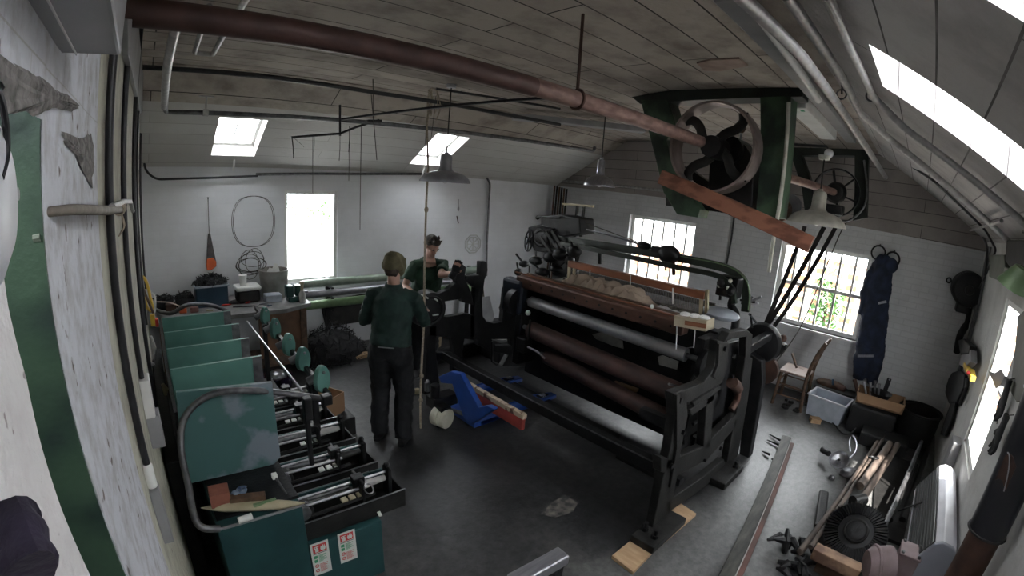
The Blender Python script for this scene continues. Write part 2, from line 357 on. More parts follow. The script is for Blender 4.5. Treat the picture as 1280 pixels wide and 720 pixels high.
    def build(s, name, m, parent=None, smooth=False, bevel=0.0, sub=0, solid=0.0):
        me = bpy.data.meshes.new(name)
        base = V((0, 0, 0))
        q = parent
        while q is not None: base = base + q.location; q = q.parent
        me.from_pydata([p-base for p in s.v], [], s.f); me.validate()
        bm = bmesh.new(); bm.from_mesh(me); bmesh.ops.recalc_face_normals(bm, faces=bm.faces); bm.to_mesh(me); bm.free()
        me.materials.append(m)
        if smooth:
            for p in me.polygons: p.use_smooth = True
            me.set_sharp_from_angle(angle=math.radians(smooth if isinstance(smooth, (int, float)) and smooth > 1 else 40))
        o = bpy.data.objects.new(name, me); C.objects.link(o)
        if parent is not None: o.parent = parent
        if solid:
            md = o.modifiers.new('s', 'SOLIDIFY'); md.thickness = solid; md.offset = 0
        if bevel:
            md = o.modifiers.new('b', 'BEVEL'); md.width = bevel; md.segments = 2; md.limit_method = 'ANGLE'; md.angle_limit = math.radians(35)
        if sub:
            md = o.modifiers.new('u', 'SUBSURF'); md.levels = sub; md.render_levels = sub
        return o

def tag(o, label, cat, group=None, kind=None):
    o['label'] = label; o['category'] = cat
    if group: o['group'] = group
    if kind: o['kind'] = kind
    return o
def thing(name, loc, label, cat, group=None):
    o = bpy.data.objects.new(name, None); C.objects.link(o); o.location = V(loc); o.empty_display_size = 0.1
    return tag(o, label, cat, group)
def struct(o, label=None):
    o['kind'] = 'structure'
    if label: o['label'] = label
    return o
def dup(root, loc, label=None, rotz=0, group=None, scale=None):
    r = root.copy(); C.objects.link(r); r.location = V(loc)
    if rotz: r.rotation_euler = (0, 0, rotz)
    if scale: r.scale = scale
    if label: r['label'] = label
    if group: r['group'] = group
    for ch in list(root.children):
        c = ch.copy(); C.objects.link(c); c.parent = r
        for g in list(ch.children):
            d = g.copy(); C.objects.link(d); d.parent = c
    return r
def arc(c, a, b, r, a0, a1, n=10):
    """points on an arc round c in the plane of unit vectors a, b"""
    c, a, b = V(c), V(a), V(b)
    return [c + a*(r*math.cos(a0+(a1-a0)*i/n)) + b*(r*math.sin(a0+(a1-a0)*i/n)) for i in range(n+1)]
def round_path(pts, r, n=5):
    pts = [V(p) for p in pts]; out = [pts[0]]
    for i in range(1, len(pts)-1):
        p0, p, p1 = pts[i-1], pts[i], pts[i+1]
        a = (p0-p); b = (p1-p); q = min(r, a.length*.45, b.length*.45)
        A = p+a.normalized()*q; B = p+b.normalized()*q
        for k in range(n+1):
            t = k/n; out.append(A*(1-t)**2 + p*(2*t*(1-t)) + B*t*t)
    out.append(pts[-1]); return out
def spline(pts, n=8):
    pts = [V(p) for p in pts]; P = [pts[0]]+pts+[pts[-1]]; out = []
    for i in range(1, len(P)-2):
        a, b, c, d = P[i-1:i+3]
        for k in range(n):
            t = k/n; out.append(0.5*((2*b)+(c-a)*t+(2*a-5*b+4*c-d)*t*t+(3*b-a-3*c+d)*t**3))
    out.append(pts[-1]); return out
def pp(l, **k): return [at(x, y, **k) for x, y in l]

# ------------------------------------------------------------------ room
XD, XB, YA, YC = -0.10, 6.85, 6.20, -0.82
ZE, ZC = 2.5, 3.38          # eaves, flat ceiling
Y1, Y2 = 0.66, 4.65         # edges of the flat ceiling
def grid_wall(name, us, vs, holes, mapf, m, label=None):
    us = sorted(set(us+[h[0] for h in holes]+[h[1] for h in holes])); vs = sorted(set(vs+[h[2] for h in holes]+[h[3] for h in holes]))
    mb = MB()
    for i in range(len(us)-1):
        for j in range(len(vs)-1):
            cu, cv = (us[i]+us[i+1])/2, (vs[j]+vs[j+1])/2
            if any(h[0] < cu < h[1] and h[2] < cv < h[3] for h in holes): continue
            q = [mapf(u, v, d) for d in (0, 1) for (u, v) in ((us[i], vs[j]), (us[i+1], vs[j]), (us[i+1], vs[j+1]), (us[i], vs[j+1]))]
            mb.add(q, [(0, 1, 2, 3), (7, 6, 5, 4), (0, 4, 5, 1), (1, 5, 6, 2), (2, 6, 7, 3), (3, 7, 4, 0)])
    return struct(mb.build(name, m), label)

struct(MB().bb(-0.7, XB+.3, YC-.4, YA+.3, -0.2, 0).build('floor', M_FLOOR), 'worn dark concrete floor')
WA = (1.68, 2.44, 0.98, 2.22)
grid_wall('wall_far', [-0.7, XB+.3], [0, ZE+.02], [WA], lambda u, v, d: V((u, YA+.3*d, v)), M_WALLA, 'long whitewashed wall under the eaves')
WB1 = (3.20, 4.46, 1.02, 2.12); WB2 = (0.56, 1.83, 0.92, 2.07)
grid_wall('wall_gable', [YC-.4, YA+.3], [0, ZE], [WB1, WB2], lambda u, v, d: V((XB+.3*d, u, v)), M_WALLB, 'whitewashed brick gable wall')
gb = MB().prism([(XB-.04, YC-.2, ZE-.12), (XB-.04, YC-.2, ZE+.02), (XB-.04, Y1, ZC+.05), (XB-.04, Y2, ZC+.05), (XB-.04, YA+.1, ZE+.02), (XB-.04, YA+.1, ZE-.0)], (.3, 0, 0))
struct(gb.build('wall_gable_cladding', M_GABLE), 'dark timber cladding of the upper gable')
WC = (3.86, 4.70, 0.80, 2.06)
grid_wall('wall_side', [-0.7, XB+.3], [0, ZE+.02], [WC], lambda u, v, d: V((u, YC-.14*d, v)), M_WALLC, 'rough whitewashed side wall with narrow window')
# the wall the camera is fixed to: cream strip, projecting pilaster face, green reveal, near pier
struct(MB().bb(-0.7, XD, 1.04, YA, 0, ZC+.1).build('wall_near', M_WALLD), 'cream limewashed wall carrying dark pipes')
def rough_face(name, y0, y1, z0, z1, m, edge=0.0, seed=1, label=None):
    """a plastered pier with an uneven face and a ragged edge"""
    rnd = random.Random(seed); n, k = 10, 46
    mb = MB(); vs = []
    for j in range(k+1):
        z = z0+(z1-z0)*j/k; e = rnd.uniform(-edge, edge)
        for i in range(n+1):
            y = y0+(y1+e-y0)*i/n
            vs.append((XD+rnd.uniform(-.0012, .0012), y, z))
    for j in range(k+1):
        z = z0+(z1-z0)*j/k; vs.append((-0.7, y0, z)); 
    for j in range(k+1):
        z = z0+(z1-z0)*j/k; vs.append((-0.7, y1, z))
    fs = [(j*(n+1)+i, j*(n+1)+i+1, (j+1)*(n+1)+i+1, (j+1)*(n+1)+i) for j in range(k) for i in range(n)]
    A = (k+1)*(n+1); B = A+k+1
    for j in range(k):
        fs.append((j*(n+1), A+j, A+j+1, (j+1)*(n+1))); fs.append((j*(n+1)+n, (j+1)*(n+1)+n, B+j+1, B+j))
    mb.add(vs, fs)
    return struct(mb.build(name, m), label)
rough_face('wall_pilaster', 0.512, 1.04, 0, ZC+.1, M_PILAS, 0.0, 3, 'white plastered pilaster beside the green reveal')
rough_face('wall_pier', YC-.35, 0.362, 0, 2.372, M_NEAR, 0.003, 5, 'close white plastered pier with ragged edge')
rough_face('wall_over_reveal', YC-.35, 0.512, 2.452, ZC+.1, M_PILAS, 0.0, 9, 'plaster above the green reveal')
struct(MB().bb(-0.7, -0.101, 0.507, 0.5118, 0, 2.46).build('wall_reveal', M_GRNDOOR), 'green painted reveal of the opening')
struct(MB().bb(-0.75, -0.7, YC-.35, .55, 0, 2.6).build('wall_reveal_back', M_GRNDOOR))
# ceiling
cm = MB().bb(-0.7, XB+.3, Y1, Y2, ZC, ZC+.12)
struct(cm.build('ceiling', M_CEIL), 'flat ceiling of wide painted boards')
def slope_map(ya, za, yb, zb, th=.22):
    L = math.hypot(yb-ya, zb-za); n = V((0, -(zb-za)/L, (yb-ya)/L))
    if n.z < 0: n = -n
    return lambda u, v, d: V((u, ya+(yb-ya)*v, za+(zb-za)*v)) + n*(th*d), n
mapA, nA = slope_map(YA, ZE, Y2, ZC)
mapC, nC = slope_map(YC, ZE, Y1, ZC, .40)
vA = lambda y: (y-YA)/(Y2-YA)
vC = lambda y: (y-YC)/(Y1-YC)
SKA = [(0.71, 1.23, vA(5.97), vA(5.32)), (3.40, 3.93, vA(5.95), vA(5.25))]
SKC = [(2.10, 2.74, vC(-0.58), vC(0.27)), (0.50, 1.17, vC(-0.58), vC(0.05))]
grid_wall('ceiling_slope_far', [-0.7, XB+.3], [-.15, vA(5.12)], SKA, mapA, M_SLA, 'pale boarded slope over the far wall')
grid_wall('ceiling_slope_far', [-0.7, XB+.3], [vA(5.12), 1.0], [], lambda u, v, d: mapA(u, v, d)-nA*.012*(1-d), M_CEIL, 'darker upper boards of the far slope')
grid_wall('ceiling_slope_side', [-0.7, XB+.3], [-.15, 1.0], SKC, mapC, M_SLC, 'grey boarded slope over the side wall')
def skylight(i, h, mp, n, bars):
    f = MB(); u0, u1, v0, v1 = h
    P = lambda u, v, d: mp(u, v, d)
    ev = 0.035/(abs(v1-v0)+1e-6)*abs(v1-v0)
    w = 0.035
    for (a, b, c2, d2) in ((u0, u0+w, v0, v1), (u1-w, u1, v0, v1), (u0, u1, v0, v0+w*.6), (u0, u1, v1-w*.6, v1)):
        q = [P(x, y, d) for d in (.72, .98) for (x, y) in ((a, c2), (b, c2), (b, d2), (a, d2))]
        f.add(q, [(0, 1, 2, 3), (7, 6, 5, 4), (0, 4, 5, 1), (1, 5, 6, 2), (2, 6, 7, 3), (3, 7, 4, 0)])
    for b in bars:
        if b[0] == 'v':
            f.bar(P(u0+(u1-u0)*b[1], v0, .85), P(u0+(u1-u0)*b[1], v1, .85), .018, .02)
        else:
            f.bar(P(u0, v0+(v1-v0)*b[1], .85), P(u1, v0+(v1-v0)*b[1], .85), .02, .03)
    fo = struct(f.build('window_%d' % i, M_WHITEP), 'roof window in the boarded slope')
    g = MB(); g.add([P(u0+.01, v0+.01, .9), P(u1-.01, v0+.01, .9), P(u1-.01, v1-.01, .9), P(u0+.01, v1-.01, .9)], [(0, 1, 2, 3)])
    go = g.build('pane', M_FROST, fo); return fo
s1 = skylight(1, SKA[0], mapA, nA, [('v', .5), ('h', .45)])
s2 = skylight(2, SKA[1], mapA, nA, [])
s3 = skylight(3, SKC[0], mapC, nC, [])
s4 = skylight(4, SKC[1], mapC, nC, [])
# pull cords / handles of the far roof windows
for s_, (px, py), L in ((s1, (293, 200), .13), (s2, (531, 207), .16)):
    p = at(px, py, y=5.98); MB().bar(p, p+V((0, .06, -L)), .022, .01).build('handle', M_WHITEP, s_)

# ------------------------------------------------------------------ wall windows
def win(i, u0, u1, v0, v1, mp, depth, fr, vb, hb, name='window_', deep=.0, sill=True, m=M_WHITEP, bar=.016):
    """mp(u, v, d): d metres into the wall"""
    f = MB()
    def bx(a, b, c, d, e0, e1):
        q = [mp(x, y, e) for e in (e0, e1) for (x, y) in ((a, c), (b, c), (b, d), (a, d))]
        f.add(q, [(0, 1, 2, 3), (7, 6, 5, 4), (0, 4, 5, 1), (1, 5, 6, 2), (2, 6, 7, 3), (3, 7, 4, 0)])
    bx(u0, u0+fr, v0, v1, depth, depth+.06); bx(u1-fr, u1, v0, v1, depth, depth+.06)
    bx(u0+fr, u1-fr, v0, v0+fr, depth, depth+.06); bx(u0+fr, u1-fr, v1-fr, v1, depth, depth+.06)
    fo = struct(f.build('%s%d' % (name, i), m, bevel=.004)); 
    g = MB()
    def bg(a, b, c, d, e0, e1):
        q = [mp(x, y, e) for e in (e0, e1) for (x, y) in ((a, c), (b, c), (b, d), (a, d))]
        g.add(q, [(0, 1, 2, 3), (7, 6, 5, 4), (0, 4, 5, 1), (1, 5, 6, 2), (2, 6, 7, 3), (3, 7, 4, 0)])
    for t in vb:
        c = u0+(u1-u0)*t; bg(c-bar/2, c+bar/2, v0+fr, v1-fr, depth+.01, depth+.04)
    for t in hb:
        c = v0+(v1-v0)*t; bg(u0+fr, u1-fr, c-bar*.8, c+bar*.8, depth+.008, depth+.045)
    if vb or hb: g.build('glazing_bars', m, fo)
    p = MB(); p.add([mp(u0+fr, v0+fr, depth+.03), mp(u1-fr, v0+fr, depth+.03), mp(u1-fr, v1-fr, depth+.03), mp(u0+fr, v1-fr, depth+.03)], [(0, 1, 2, 3)])
    p.build('pane', M_GLASS, fo)
    if sill:
        f2 = MB(); q = [mp(x, y, e) for e in (-.03, depth) for (x, y) in ((u0-.02, v0-.03), (u1+.02, v0-.03), (u1+.02, v0), (u0-.02, v0))]
        f2.add(q, [(0, 1, 2, 3), (7, 6, 5, 4), (0, 4, 5, 1), (1, 5, 6, 2), (2, 6, 7, 3), (3, 7, 4, 0)]); f2.build('sill', m, fo)
    return fo
mA = lambda u, v, d: V((u, YA+d, v)); mBf = lambda u, v, d: V((XB+d, u, v)); mCf = lambda u, v, d: V((u, YC-d, v))
win(5, *WA, mA, 0.02, .05, [], [], sill=False)['label'] = 'tall white framed window in the far wall'
win(6, *WB1, mBf, 0.08, .06, [.165, .33, .5, .665, .83], [.42], bar=.03)['label'] = 'barred white window behind the loom'
win(7, *WB2, mBf, 0.08, .06, [.165, .33, .5, .665, .83], [.5], bar=.03)['label'] = 'barred white window beside the hung overalls'
win(8, *WC, mCf, 0.02, .05, [.84], [.5], sill=False)['label'] = 'narrow window in the rough side wall'

# ------------------------------------------------------------------ outside
yd = MB().bb(-30, 40, -30, 40, -.25, -.21).build('ground_yard', M_YARD); struct(yd, 'pale yard outside the windows')
gw = MB().bb(9.4, 9.65, -5, 2.3, -.2, 1.72).bb(9.4, 9.65, 2.3, 12, -.2, 1.42).build('garden_wall', M_BRICK); struct(gw, 'brick garden wall outside the gable windows')
def bush(name, c, r, n, label, seed):
    rnd = random.Random(seed); t = thing(name, (c[0], c[1], -.21), label, 'shrub')
    MB().tube([(c[0], c[1], -.2), (c[0]+.02, c[1], c[2]*.6), (c[0], c[1], c[2])], [.04, .03, .015], 6).build('stem', M_WOODDK, t)
    mb = MB()
    for _ in range(n):
        d = V((rnd.gauss(0, 1), rnd.gauss(0, 1), rnd.gauss(0, 1))).normalized()*rnd.uniform(.3, 1)
        p = V(c)+V((d.x*r[0], d.y*r[1], d.z*r[2])); a = V((rnd.uniform(-1, 1), rnd.uniform(-1, 1), rnd.uniform(-.4, 1))).normalized()
        s_, u_ = frame_of(a); L = rnd.uniform(.08, .14)
        mb.add([p, p+a*L*.5+s_*L*.3, p+a*L, p+a*L*.5-s_*L*.3], [(0, 1, 2, 3)])
    mb.build('foliage', M_LEAF, t); return t
bush('shrub', (8.9, 1.35, 1.0), (.25, .35, .7), 420, 'green leafy shrub outside the window beside the overalls', 1)
bush('shrub', (9.0, 3.3, 1.0), (.25, .45, .8), 300, 'green leafy shrub outside the window behind the loom', 2)
bush('shrub', (4.9, 13.0, 1.55), (1.7, .8, .6), 1100, 'broad green shrub beyond the tall far window', 3)

# ------------------------------------------------------------------ camera
cd = bpy.data.cameras.new('camera'); co = bpy.data.objects.new('camera', cd); C.objects.link(co)
co.matrix_world = Matrix(((CR.x, CU.x, -_f.x, 0), (CR.y, CU.y, -_f.y, 0), (CR.z, CU.z, -_f.z, CAMH), (0, 0, 0, 1)))
cd.type = 'PANO'; cd.sensor_width = 36; cd.sensor_fit = 'HORIZONTAL'; cd.clip_start = 0.01
cy = cd if hasattr(cd, 'panorama_type') else cd.cycles
cy.panorama_type = 'FISHEYE_LENS_POLYNOMIAL'; cy.fisheye_fov = PI
cy.fisheye_polynomial_k0 = 0
for i_, k_ in enumerate((6.10963529e-02, 5.02474157e-06, -2.03978439e-05, 3.26218763e-07)): setattr(cy, 'fisheye_polynomial_k%d' % (i_+1), -k_)
scn.camera = co

# ------------------------------------------------------------------ light
w = bpy.data.worlds.new('sky'); scn.world = w; w.use_nodes = True
wn = w.node_tree.nodes; wn.clear()
bg = wn.new('ShaderNodeBackground'); wo = wn.new('ShaderNodeOutputWorld')
bg.inputs[0].default_value = (0.93, 0.97, 1.0, 1); bg.inputs[1].default_value = 9.0
w.node_tree.links.new(bg.outputs[0], wo.inputs[0])
sl = bpy.data.lights.new('sun', 'SUN'); sl.energy = 12; sl.angle = math.radians(1.5); sl.color = (1, .95, .88)
so = bpy.data.objects.new('sun', sl); C.objects.link(so)
so.rotation_euler = V((0.35, 0.5, -1.0)).to_track_quat('-Z', 'Y').to_euler()
def portal(c, a, b, dirn, name):
    l = bpy.data.lights.new(name, 'AREA'); l.shape = 'RECTANGLE'; l.size = a; l.size_y = b; l.cycles.is_portal = True
    o = bpy.data.objects.new(name, l); C.objects.link(o); o.location = c
    o.rotation_euler = V(dirn).to_track_quat('-Z', 'Y').to_euler(); return o
def has_cyc():
    l = bpy.data.lights.new('probe', 'AREA'); ok = hasattr(l, 'cycles') and hasattr(l.cycles, 'is_portal'); bpy.data.lights.remove(l); return ok
if has_cyc():
    portal(((WA[0]+WA[1])/2, YA+.12, (WA[2]+WA[3])/2), WA[1]-WA[0], WA[3]-WA[2], (0, -1, 0), 'portal_far')
    for W_ in (WB1, WB2): portal((XB+.2, (W_[0]+W_[1])/2, (W_[2]+W_[3])/2), W_[1]-W_[0], W_[3]-W_[2], (-1, 0, 0), 'portal_gable')
    portal(((WC[0]+WC[1])/2, YC-.25, (WC[2]+WC[3])/2), WC[1]-WC[0], WC[3]-WC[2], (0, 1, 0), 'portal_side')

scn.view_settings.view_transform = 'Standard'; scn.view_settings.look = 'None'
scn.view_settings.exposure = 0.85; scn.view_settings.gamma = 1.0; scn.view_settings.use_curve_mapping = False
#@@OBJECTS@@
# ================================================================== overhead
X3 = V((1, 0, 0)); Y3 = V((0, 1, 0)); Z3 = V((0, 0, 1))
SH_Y, SH_Z = 1.66, 2.90
t = thing('line_shaft', (1.9, SH_Y, SH_Z), 'thick rust-red line shaft running under the ceiling to the big pulley', 'shaft')
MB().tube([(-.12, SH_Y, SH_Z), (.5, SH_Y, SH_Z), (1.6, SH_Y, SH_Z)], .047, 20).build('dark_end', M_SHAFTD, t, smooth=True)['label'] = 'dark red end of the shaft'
MB().tube([(1.6, SH_Y, SH_Z), (3.9, SH_Y, SH_Z)], .046, 20).build('shaft_tube', M_SHAFT, t, smooth=True)
mb = MB(); p = V((1.93, SH_Y, SH_Z)); mb.tube([p+V((0, 0, .04)), (1.93, SH_Y, ZC)], .009, 8); mb.torus(p, X3, .052, .008)
mb.build('hanger_rod', M_RUST, t, smooth=True)
PC = V((3.56, 1.575, 2.87)); PR = .365
t = thing('belt_pulley', PC, 'large flat-rimmed drive pulley at the end of the red shaft', 'pulley')
MB().lathe([(PR-.022, -.095), (PR-.003, -.098), (PR+.004, 0), (PR-.003, .098), (PR-.022, .095)], PC, X3, 56, caps=False).add(*(lambda m: (m.v, m.f))(MB().lathe([(PR-.022, -.095), (PR-.03, 0), (PR-.022, .095)], PC, X3, 56, caps=False))).build('rim', mat('polished_rim_steel', (.36, .29, .275), .4, .4, (.17, .135, .125), 7), t, smooth=True)
MB().lathe([(.03, -.10), (.085, -.10), (.09, -.05), (.09, .1), (.05, .13)], PC, X3, 24).build('hub', M_BLACK, t, smooth=True)
for k in range(4):
    a = k*PI/2+.5
    pts = [PC+Y3*(r*math.cos(a+w_))+Z3*(r*math.sin(a+w_)) for r, w_ in ((.06, -.25), (.14, .1), (.22, .32), (.30, .3), (.35, .15))]
    MB().tube(spline(pts, 4), [(.024, .04)]*17, 10).build('spoke', M_BLACK2, t, smooth=True)

def hanger(name, x, depth, polys, label):
    t = thing(name, at(*polys[0][1][0], x=x), label, 'hanger')
    for nm, poly, m in polys: MB().prism(pp(poly, x=x), (depth, 0, 0)).build(nm, m, t, bevel=.006)
    return t
hg = hanger('shaft_hanger', 3.68, .20, [
    ('top_beam', [(789, 121), (835, 113), (1004, 104), (1003, 121), (950, 122), (838, 127), (800, 130)], M_GREENDK),
    ('outer_leg', [(800, 124), (834, 124), (845, 158), (833, 175), (840, 205), (875, 262), (872, 272), (846, 268), (829, 240), (812, 170)], M_GREEN),
    ('inner_leg', [(950, 121), (989, 119), (983, 200), (975, 273), (944, 273), (950, 200)], M_GREEN)],
    'heavy green cast hanger carrying the large pulley from the ceiling')
MB().prism(pp([(831, 205), (857, 208), (905, 240), (905, 266), (832, 257)], x=3.80), (.1, 0, 0)).build('back_plate', M_BLACK, hg, bevel=.006)
bb_ = MB(); bb_.prism(pp([(888, 186), (930, 180), (943, 200), (940, 262), (900, 266), (884, 240)], x=3.72), (.18, 0, 0)); bb_.tube([(3.66, 1.50, 2.88), (3.95, 1.50, 2.88)], .11, 20)
bb_.build('bearing_block', M_BLACK, hg, bevel=.01)
o_ = at(927, 160, x=3.75); mb = MB(); mb.ball(o_, (.035, .035, .045)); mb.build('oil_cup', M_WOODDK, hg, smooth=True); MB().tube([o_, o_-V((0, 0, .16))], .012, 8).build('oil_pipe', M_STEEL, hg)
pl = MB(); a_, b_ = at(826, 221, x=3.38), at(1014, 306, x=3.38)
dz = V((0, 0, 1)); pl.bar(a_, b_, .045, .115, up=(1, 0, 0) if False else (b_-a_).cross(X3))
tag(pl.build('leaning_plank', M_WOODOR, bevel=.004), 'orange-brown plank slung at a slope beneath the large pulley', 'plank')

hg2 = hanger('shaft_hanger', 6.15, .16, [
    ('top_beam', [(975, 184), (1088, 187), (1088, 195), (975, 194)], M_GREENDK),
    ('outer_leg', [(988, 192), (1001, 192), (1018, 240), (1016, 266), (1006, 266), (1002, 235)], M_GREENDK),
    ('inner_leg', [(1068, 192), (1085, 193), (1083, 272), (1066, 276), (1068, 240)], M_GREENDK)],
    'smaller green hanger close to the gable with spoked wheel')
P2 = at(1045, 241, x=6.05)
t = thing('spoked_pulley', P2, 'black spoked belt wheel in the hanger near the gable', 'pulley')
MB().lathe([(.27, -.05), (.285, -.05), (.29, 0), (.285, .05), (.27, .05), (.265, 0), (.27, -.05)], P2, X3, 40, caps=False).build('rim', M_BLACK, t, smooth=True)
MB().lathe([(.05, -.09), (.10, -.08), (.13, .0), (.10, .08)], P2, X3, 20).build('hub', M_BLACK, t, smooth=True)
for k in range(6):
    a = k*PI/3+.3; MB().bar(P2+Y3*(.05*math.cos(a))+Z3*(.05*math.sin(a)), P2+Y3*(.28*math.cos(a))+Z3*(.28*math.sin(a)), .03, .02).build('spoke', M_BLACK, t)
q = at(985, 222, z=P2.z)
tag(MB().tube([q, P2], .042, 16).build('short_shaft', M_SHAFT, smooth=True), 'short red shaft joining the small spoked wheel', 'shaft')
bd = at(1040, 262, x=6.0)
tag(MB().box(bd, (.16, .28, .12)).build('bearing_block', M_BLACK, bevel=.02), 'black bearing block under the small spoked wheel', 'bearing')
# belts to the loom
def belt(a, b, label, w=.075, sag=.05, tw=0):
    m = (a+b)/2; pts = [a, a*.66+b*.34+V((0, 0, -sag*.8)), a*.33+b*.67+V((0, 0, -sag)), b]
    s = spline(pts, 6); mb = MB(); vs = []; n = len(s)
    for i, p in enumerate(s):
        tt = (s[min(i+1, n-1)]-s[max(i-1, 0)]).normalized(); wv = tt.cross(X3).cross(tt).normalized() if False else Y3*math.cos(tw*i/n)+X3*math.sin(tw*i/n)
        wv = (wv - tt*wv.dot(tt)).normalized(); nv = tt.cross(wv)*.004
        vs += [p-wv*w/2-nv, p+wv*w/2-nv, p+wv*w/2+nv, p-wv*w/2+nv]
    fs = [(4*i+k, 4*i+(k+1) % 4, 4*i+4+(k+1) % 4, 4*i+4+k) for i in range(n-1) for k in range(4)]+[(0, 1, 2, 3), (4*n-4, 4*n-3, 4*n-2, 4*n-1)]
    mb.add(vs, fs); return tag(mb.build('drive_belt', M_BELT), label, 'belt')
LB = V((4.9, 1.25, 1.30))
belt(at(1006, 283, x=5.7), at(948, 425, x=4.85), 'black leather drive belt, the one nearest the pulley hanger, running down to the loom', .05, .02)
belt(at(1030, 284, x=5.8), at(957, 410, x=4.9), 'middle black drive belt of three slanting down to the loom', .055, .03, .3)
belt(at(1044, 285, x=5.9), at(960, 418, x=5.0), 'black drive belt closest to the overalls, slanting down to the loom', .05, .05, .5)
tag(MB().tube(spline([at(1083, 272, x=6.3), at(1058, 278, x=6.2), at(1030, 340, x=6.0), at(1000, 410, x=5.8), at(968, 455, x=5.6)], 6), .007, 6).build('slack_cord', M_STRING), 'thin cord slanting from the small hanger across the barred window', 'cord')
tag(MB().tube(spline([at(1080, 200, x=6.1), at(1084, 240, x=6.1), at(1078, 262, x=6.1), at(1060, 276, x=6.1), at(1040, 272, x=6.1)], 6), .012, 8).build('hose', M_GREYSTEEL), 'grey hose looped round the small hanger leg', 'hose')
tag(MB().tube(spline([at(986, 128, x=3.64), at(983, 180, x=3.64), at(976, 245, x=3.64), at(966, 305, x=3.64), at(961, 340, x=3.64)], 6), .016, 8).build('lit_leg_edge', M_ENAMELW), 'pale strip standing in for the lit edge of the green hanger leg', 'cable')  # pale strip: light on the leg's side face put in as colour
sp_ = at(975, 262, x=4.1)
mb = MB().lathe([(.06, -.03), (.10, -.03), (.10, .03), (.06, .03)], sp_, X3, 24); tag(mb.build('guide_pulley', M_WOODDK, smooth=True), 'small wooden guide roller beside the green hanger leg', 'pulley')
sp_ = at(987, 258, x=4.3)
tag(MB().lathe([(.03, -.02), (.11, -.02), (.11, .02), (.03, .02)], sp_, X3, 24).build('disc_guard', M_ENAMEL, smooth=True), 'pale metal disc beside the small wooden guide roller', 'disc')

# pendant lamps
def pendant(c, R, top, label, m, h=1.0, bulb=True):
    c = V(c); t = thing('pendant_lamp', c, label, 'lamp', 'enamel pendant lamps')
    pr = [(R, 0), (R*1.0, .014), (R*.93, .045*h), (R*.78, .078*h), (R*.55, .102*h), (R*.33, .115*h)]
    inn = [(R*.32, .110*h), (R*.54, .097*h), (R*.77, .073*h), (R*.91, .04*h), (R*.97, .008), (R, 0)]
    MB().lathe(pr+inn, c, Z3, 40, caps=False).build('lamp_shade', m, t, smooth=True)
    MB().lathe([(R*.34, .113*h), (R*.27, .13*h), (R*.25, .15*h), (R*.235, .25*h), (R*.20, .275*h), (R*.09, .285*h), (.02, .30*h)], c, Z3, 24, caps=False).build('neck', m, t, smooth=True)
    MB().tube([c+Z3*.28*h, V((c.x, c.y, top-.03))], .006, 8).build('cord', M_BLACK, t)
    MB().lathe([(.045, -.035), (.05, -.01), (.05, 0)], (c.x, c.y, top), Z3, 16).build('ceiling_rose', m, t)
    if bulb: MB().ball(c+Z3*.05, (.045, .045, .06)).build('bulb', M_BULB, t, smooth=True)
    return t
pendant(at(556, 228, y=3.9), .255, ZC, 'grey enamel pendant lamp hanging before the far roof window', M_ENAMEL)
pendant(at(749, 233, y=3.0), .165, ZC, 'grey enamel pendant lamp hanging between the shaft and the gable', M_ALU)
pendant(at(1020, 281, x=4.2), .25, 2.95, 'cream enamel pendant lamp beside the sloping plank', M_ENAMELW)
tag(MB().ball(at(1036, 192, x=4.6), .045).build('ceiling_globe_bulb', M_BULB, smooth=True), 'clear glass globe bulb under the ceiling near the small hanger', 'bulb')
tag(MB().tube([at(966, 178, x=4.6), at(1000, 181, x=4.6), at(1033, 183, x=4.6), at(1036, 190, x=4.6)], .013, 8).build('bulb_conduit', M_BLKPIPE), 'black conduit feeding the clear globe bulb', 'conduit')
# fluorescent battens
t = thing('batten_light', (4.8, 1.07, ZC), 'short white batten light between the green hangers', 'light')
MB().bb(3.95, 5.4, .98, 1.15, ZC-.10, ZC-.001).build('housing', M_WHITEP, t, bevel=.008)
MB().bb(4.0, 4.05, 1.01, 1.04, ZC-.104, ZC-.099).build('green_led', M_STKG, t)
a_, b_ = at(640, 146, z=ZC-.10), at(805, 163, z=ZC-.10)
t = thing('batten_light', a_, 'long unlit grey batten light behind the red shaft', 'light')
MB().bar(a_, b_, .17, .07, up=(0, 0, 1)).build('housing', M_STRIP, t, bevel=.008)
a_, b_ = at(905, -6, z=ZC-.05), at(1064, 176, z=ZC-.05)
t = thing('batten_light', a_, 'long grey batten light alongside the galvanised ceiling pipes', 'light')
MB().bar(a_, b_, .11, .05, up=(0, 0, 1)).build('housing', M_STRIP, t, bevel=.008)
c_ = at(990, 85, z=ZC-.12); d_ = at(1023, 125, z=ZC-.12)
MB().tube([at(930, -5, z=ZC-.12), d_], .026, 14).build('tube_lamp', M_WHITEP, t, smooth=True)

struct(MB().prism([V((p.x, p.y, ZC-.002)) for p in pp([(871, 77), (888, 73), (924, 71), (935, 80), (900, 87), (880, 86)], z=ZC)], (0, 0, -.012)).build('trim_1', mat('split_board', (.40, .30, .25), .8, 0, (.26, .19, .16), 8)), 'split piece of ceiling board near the large hanger')
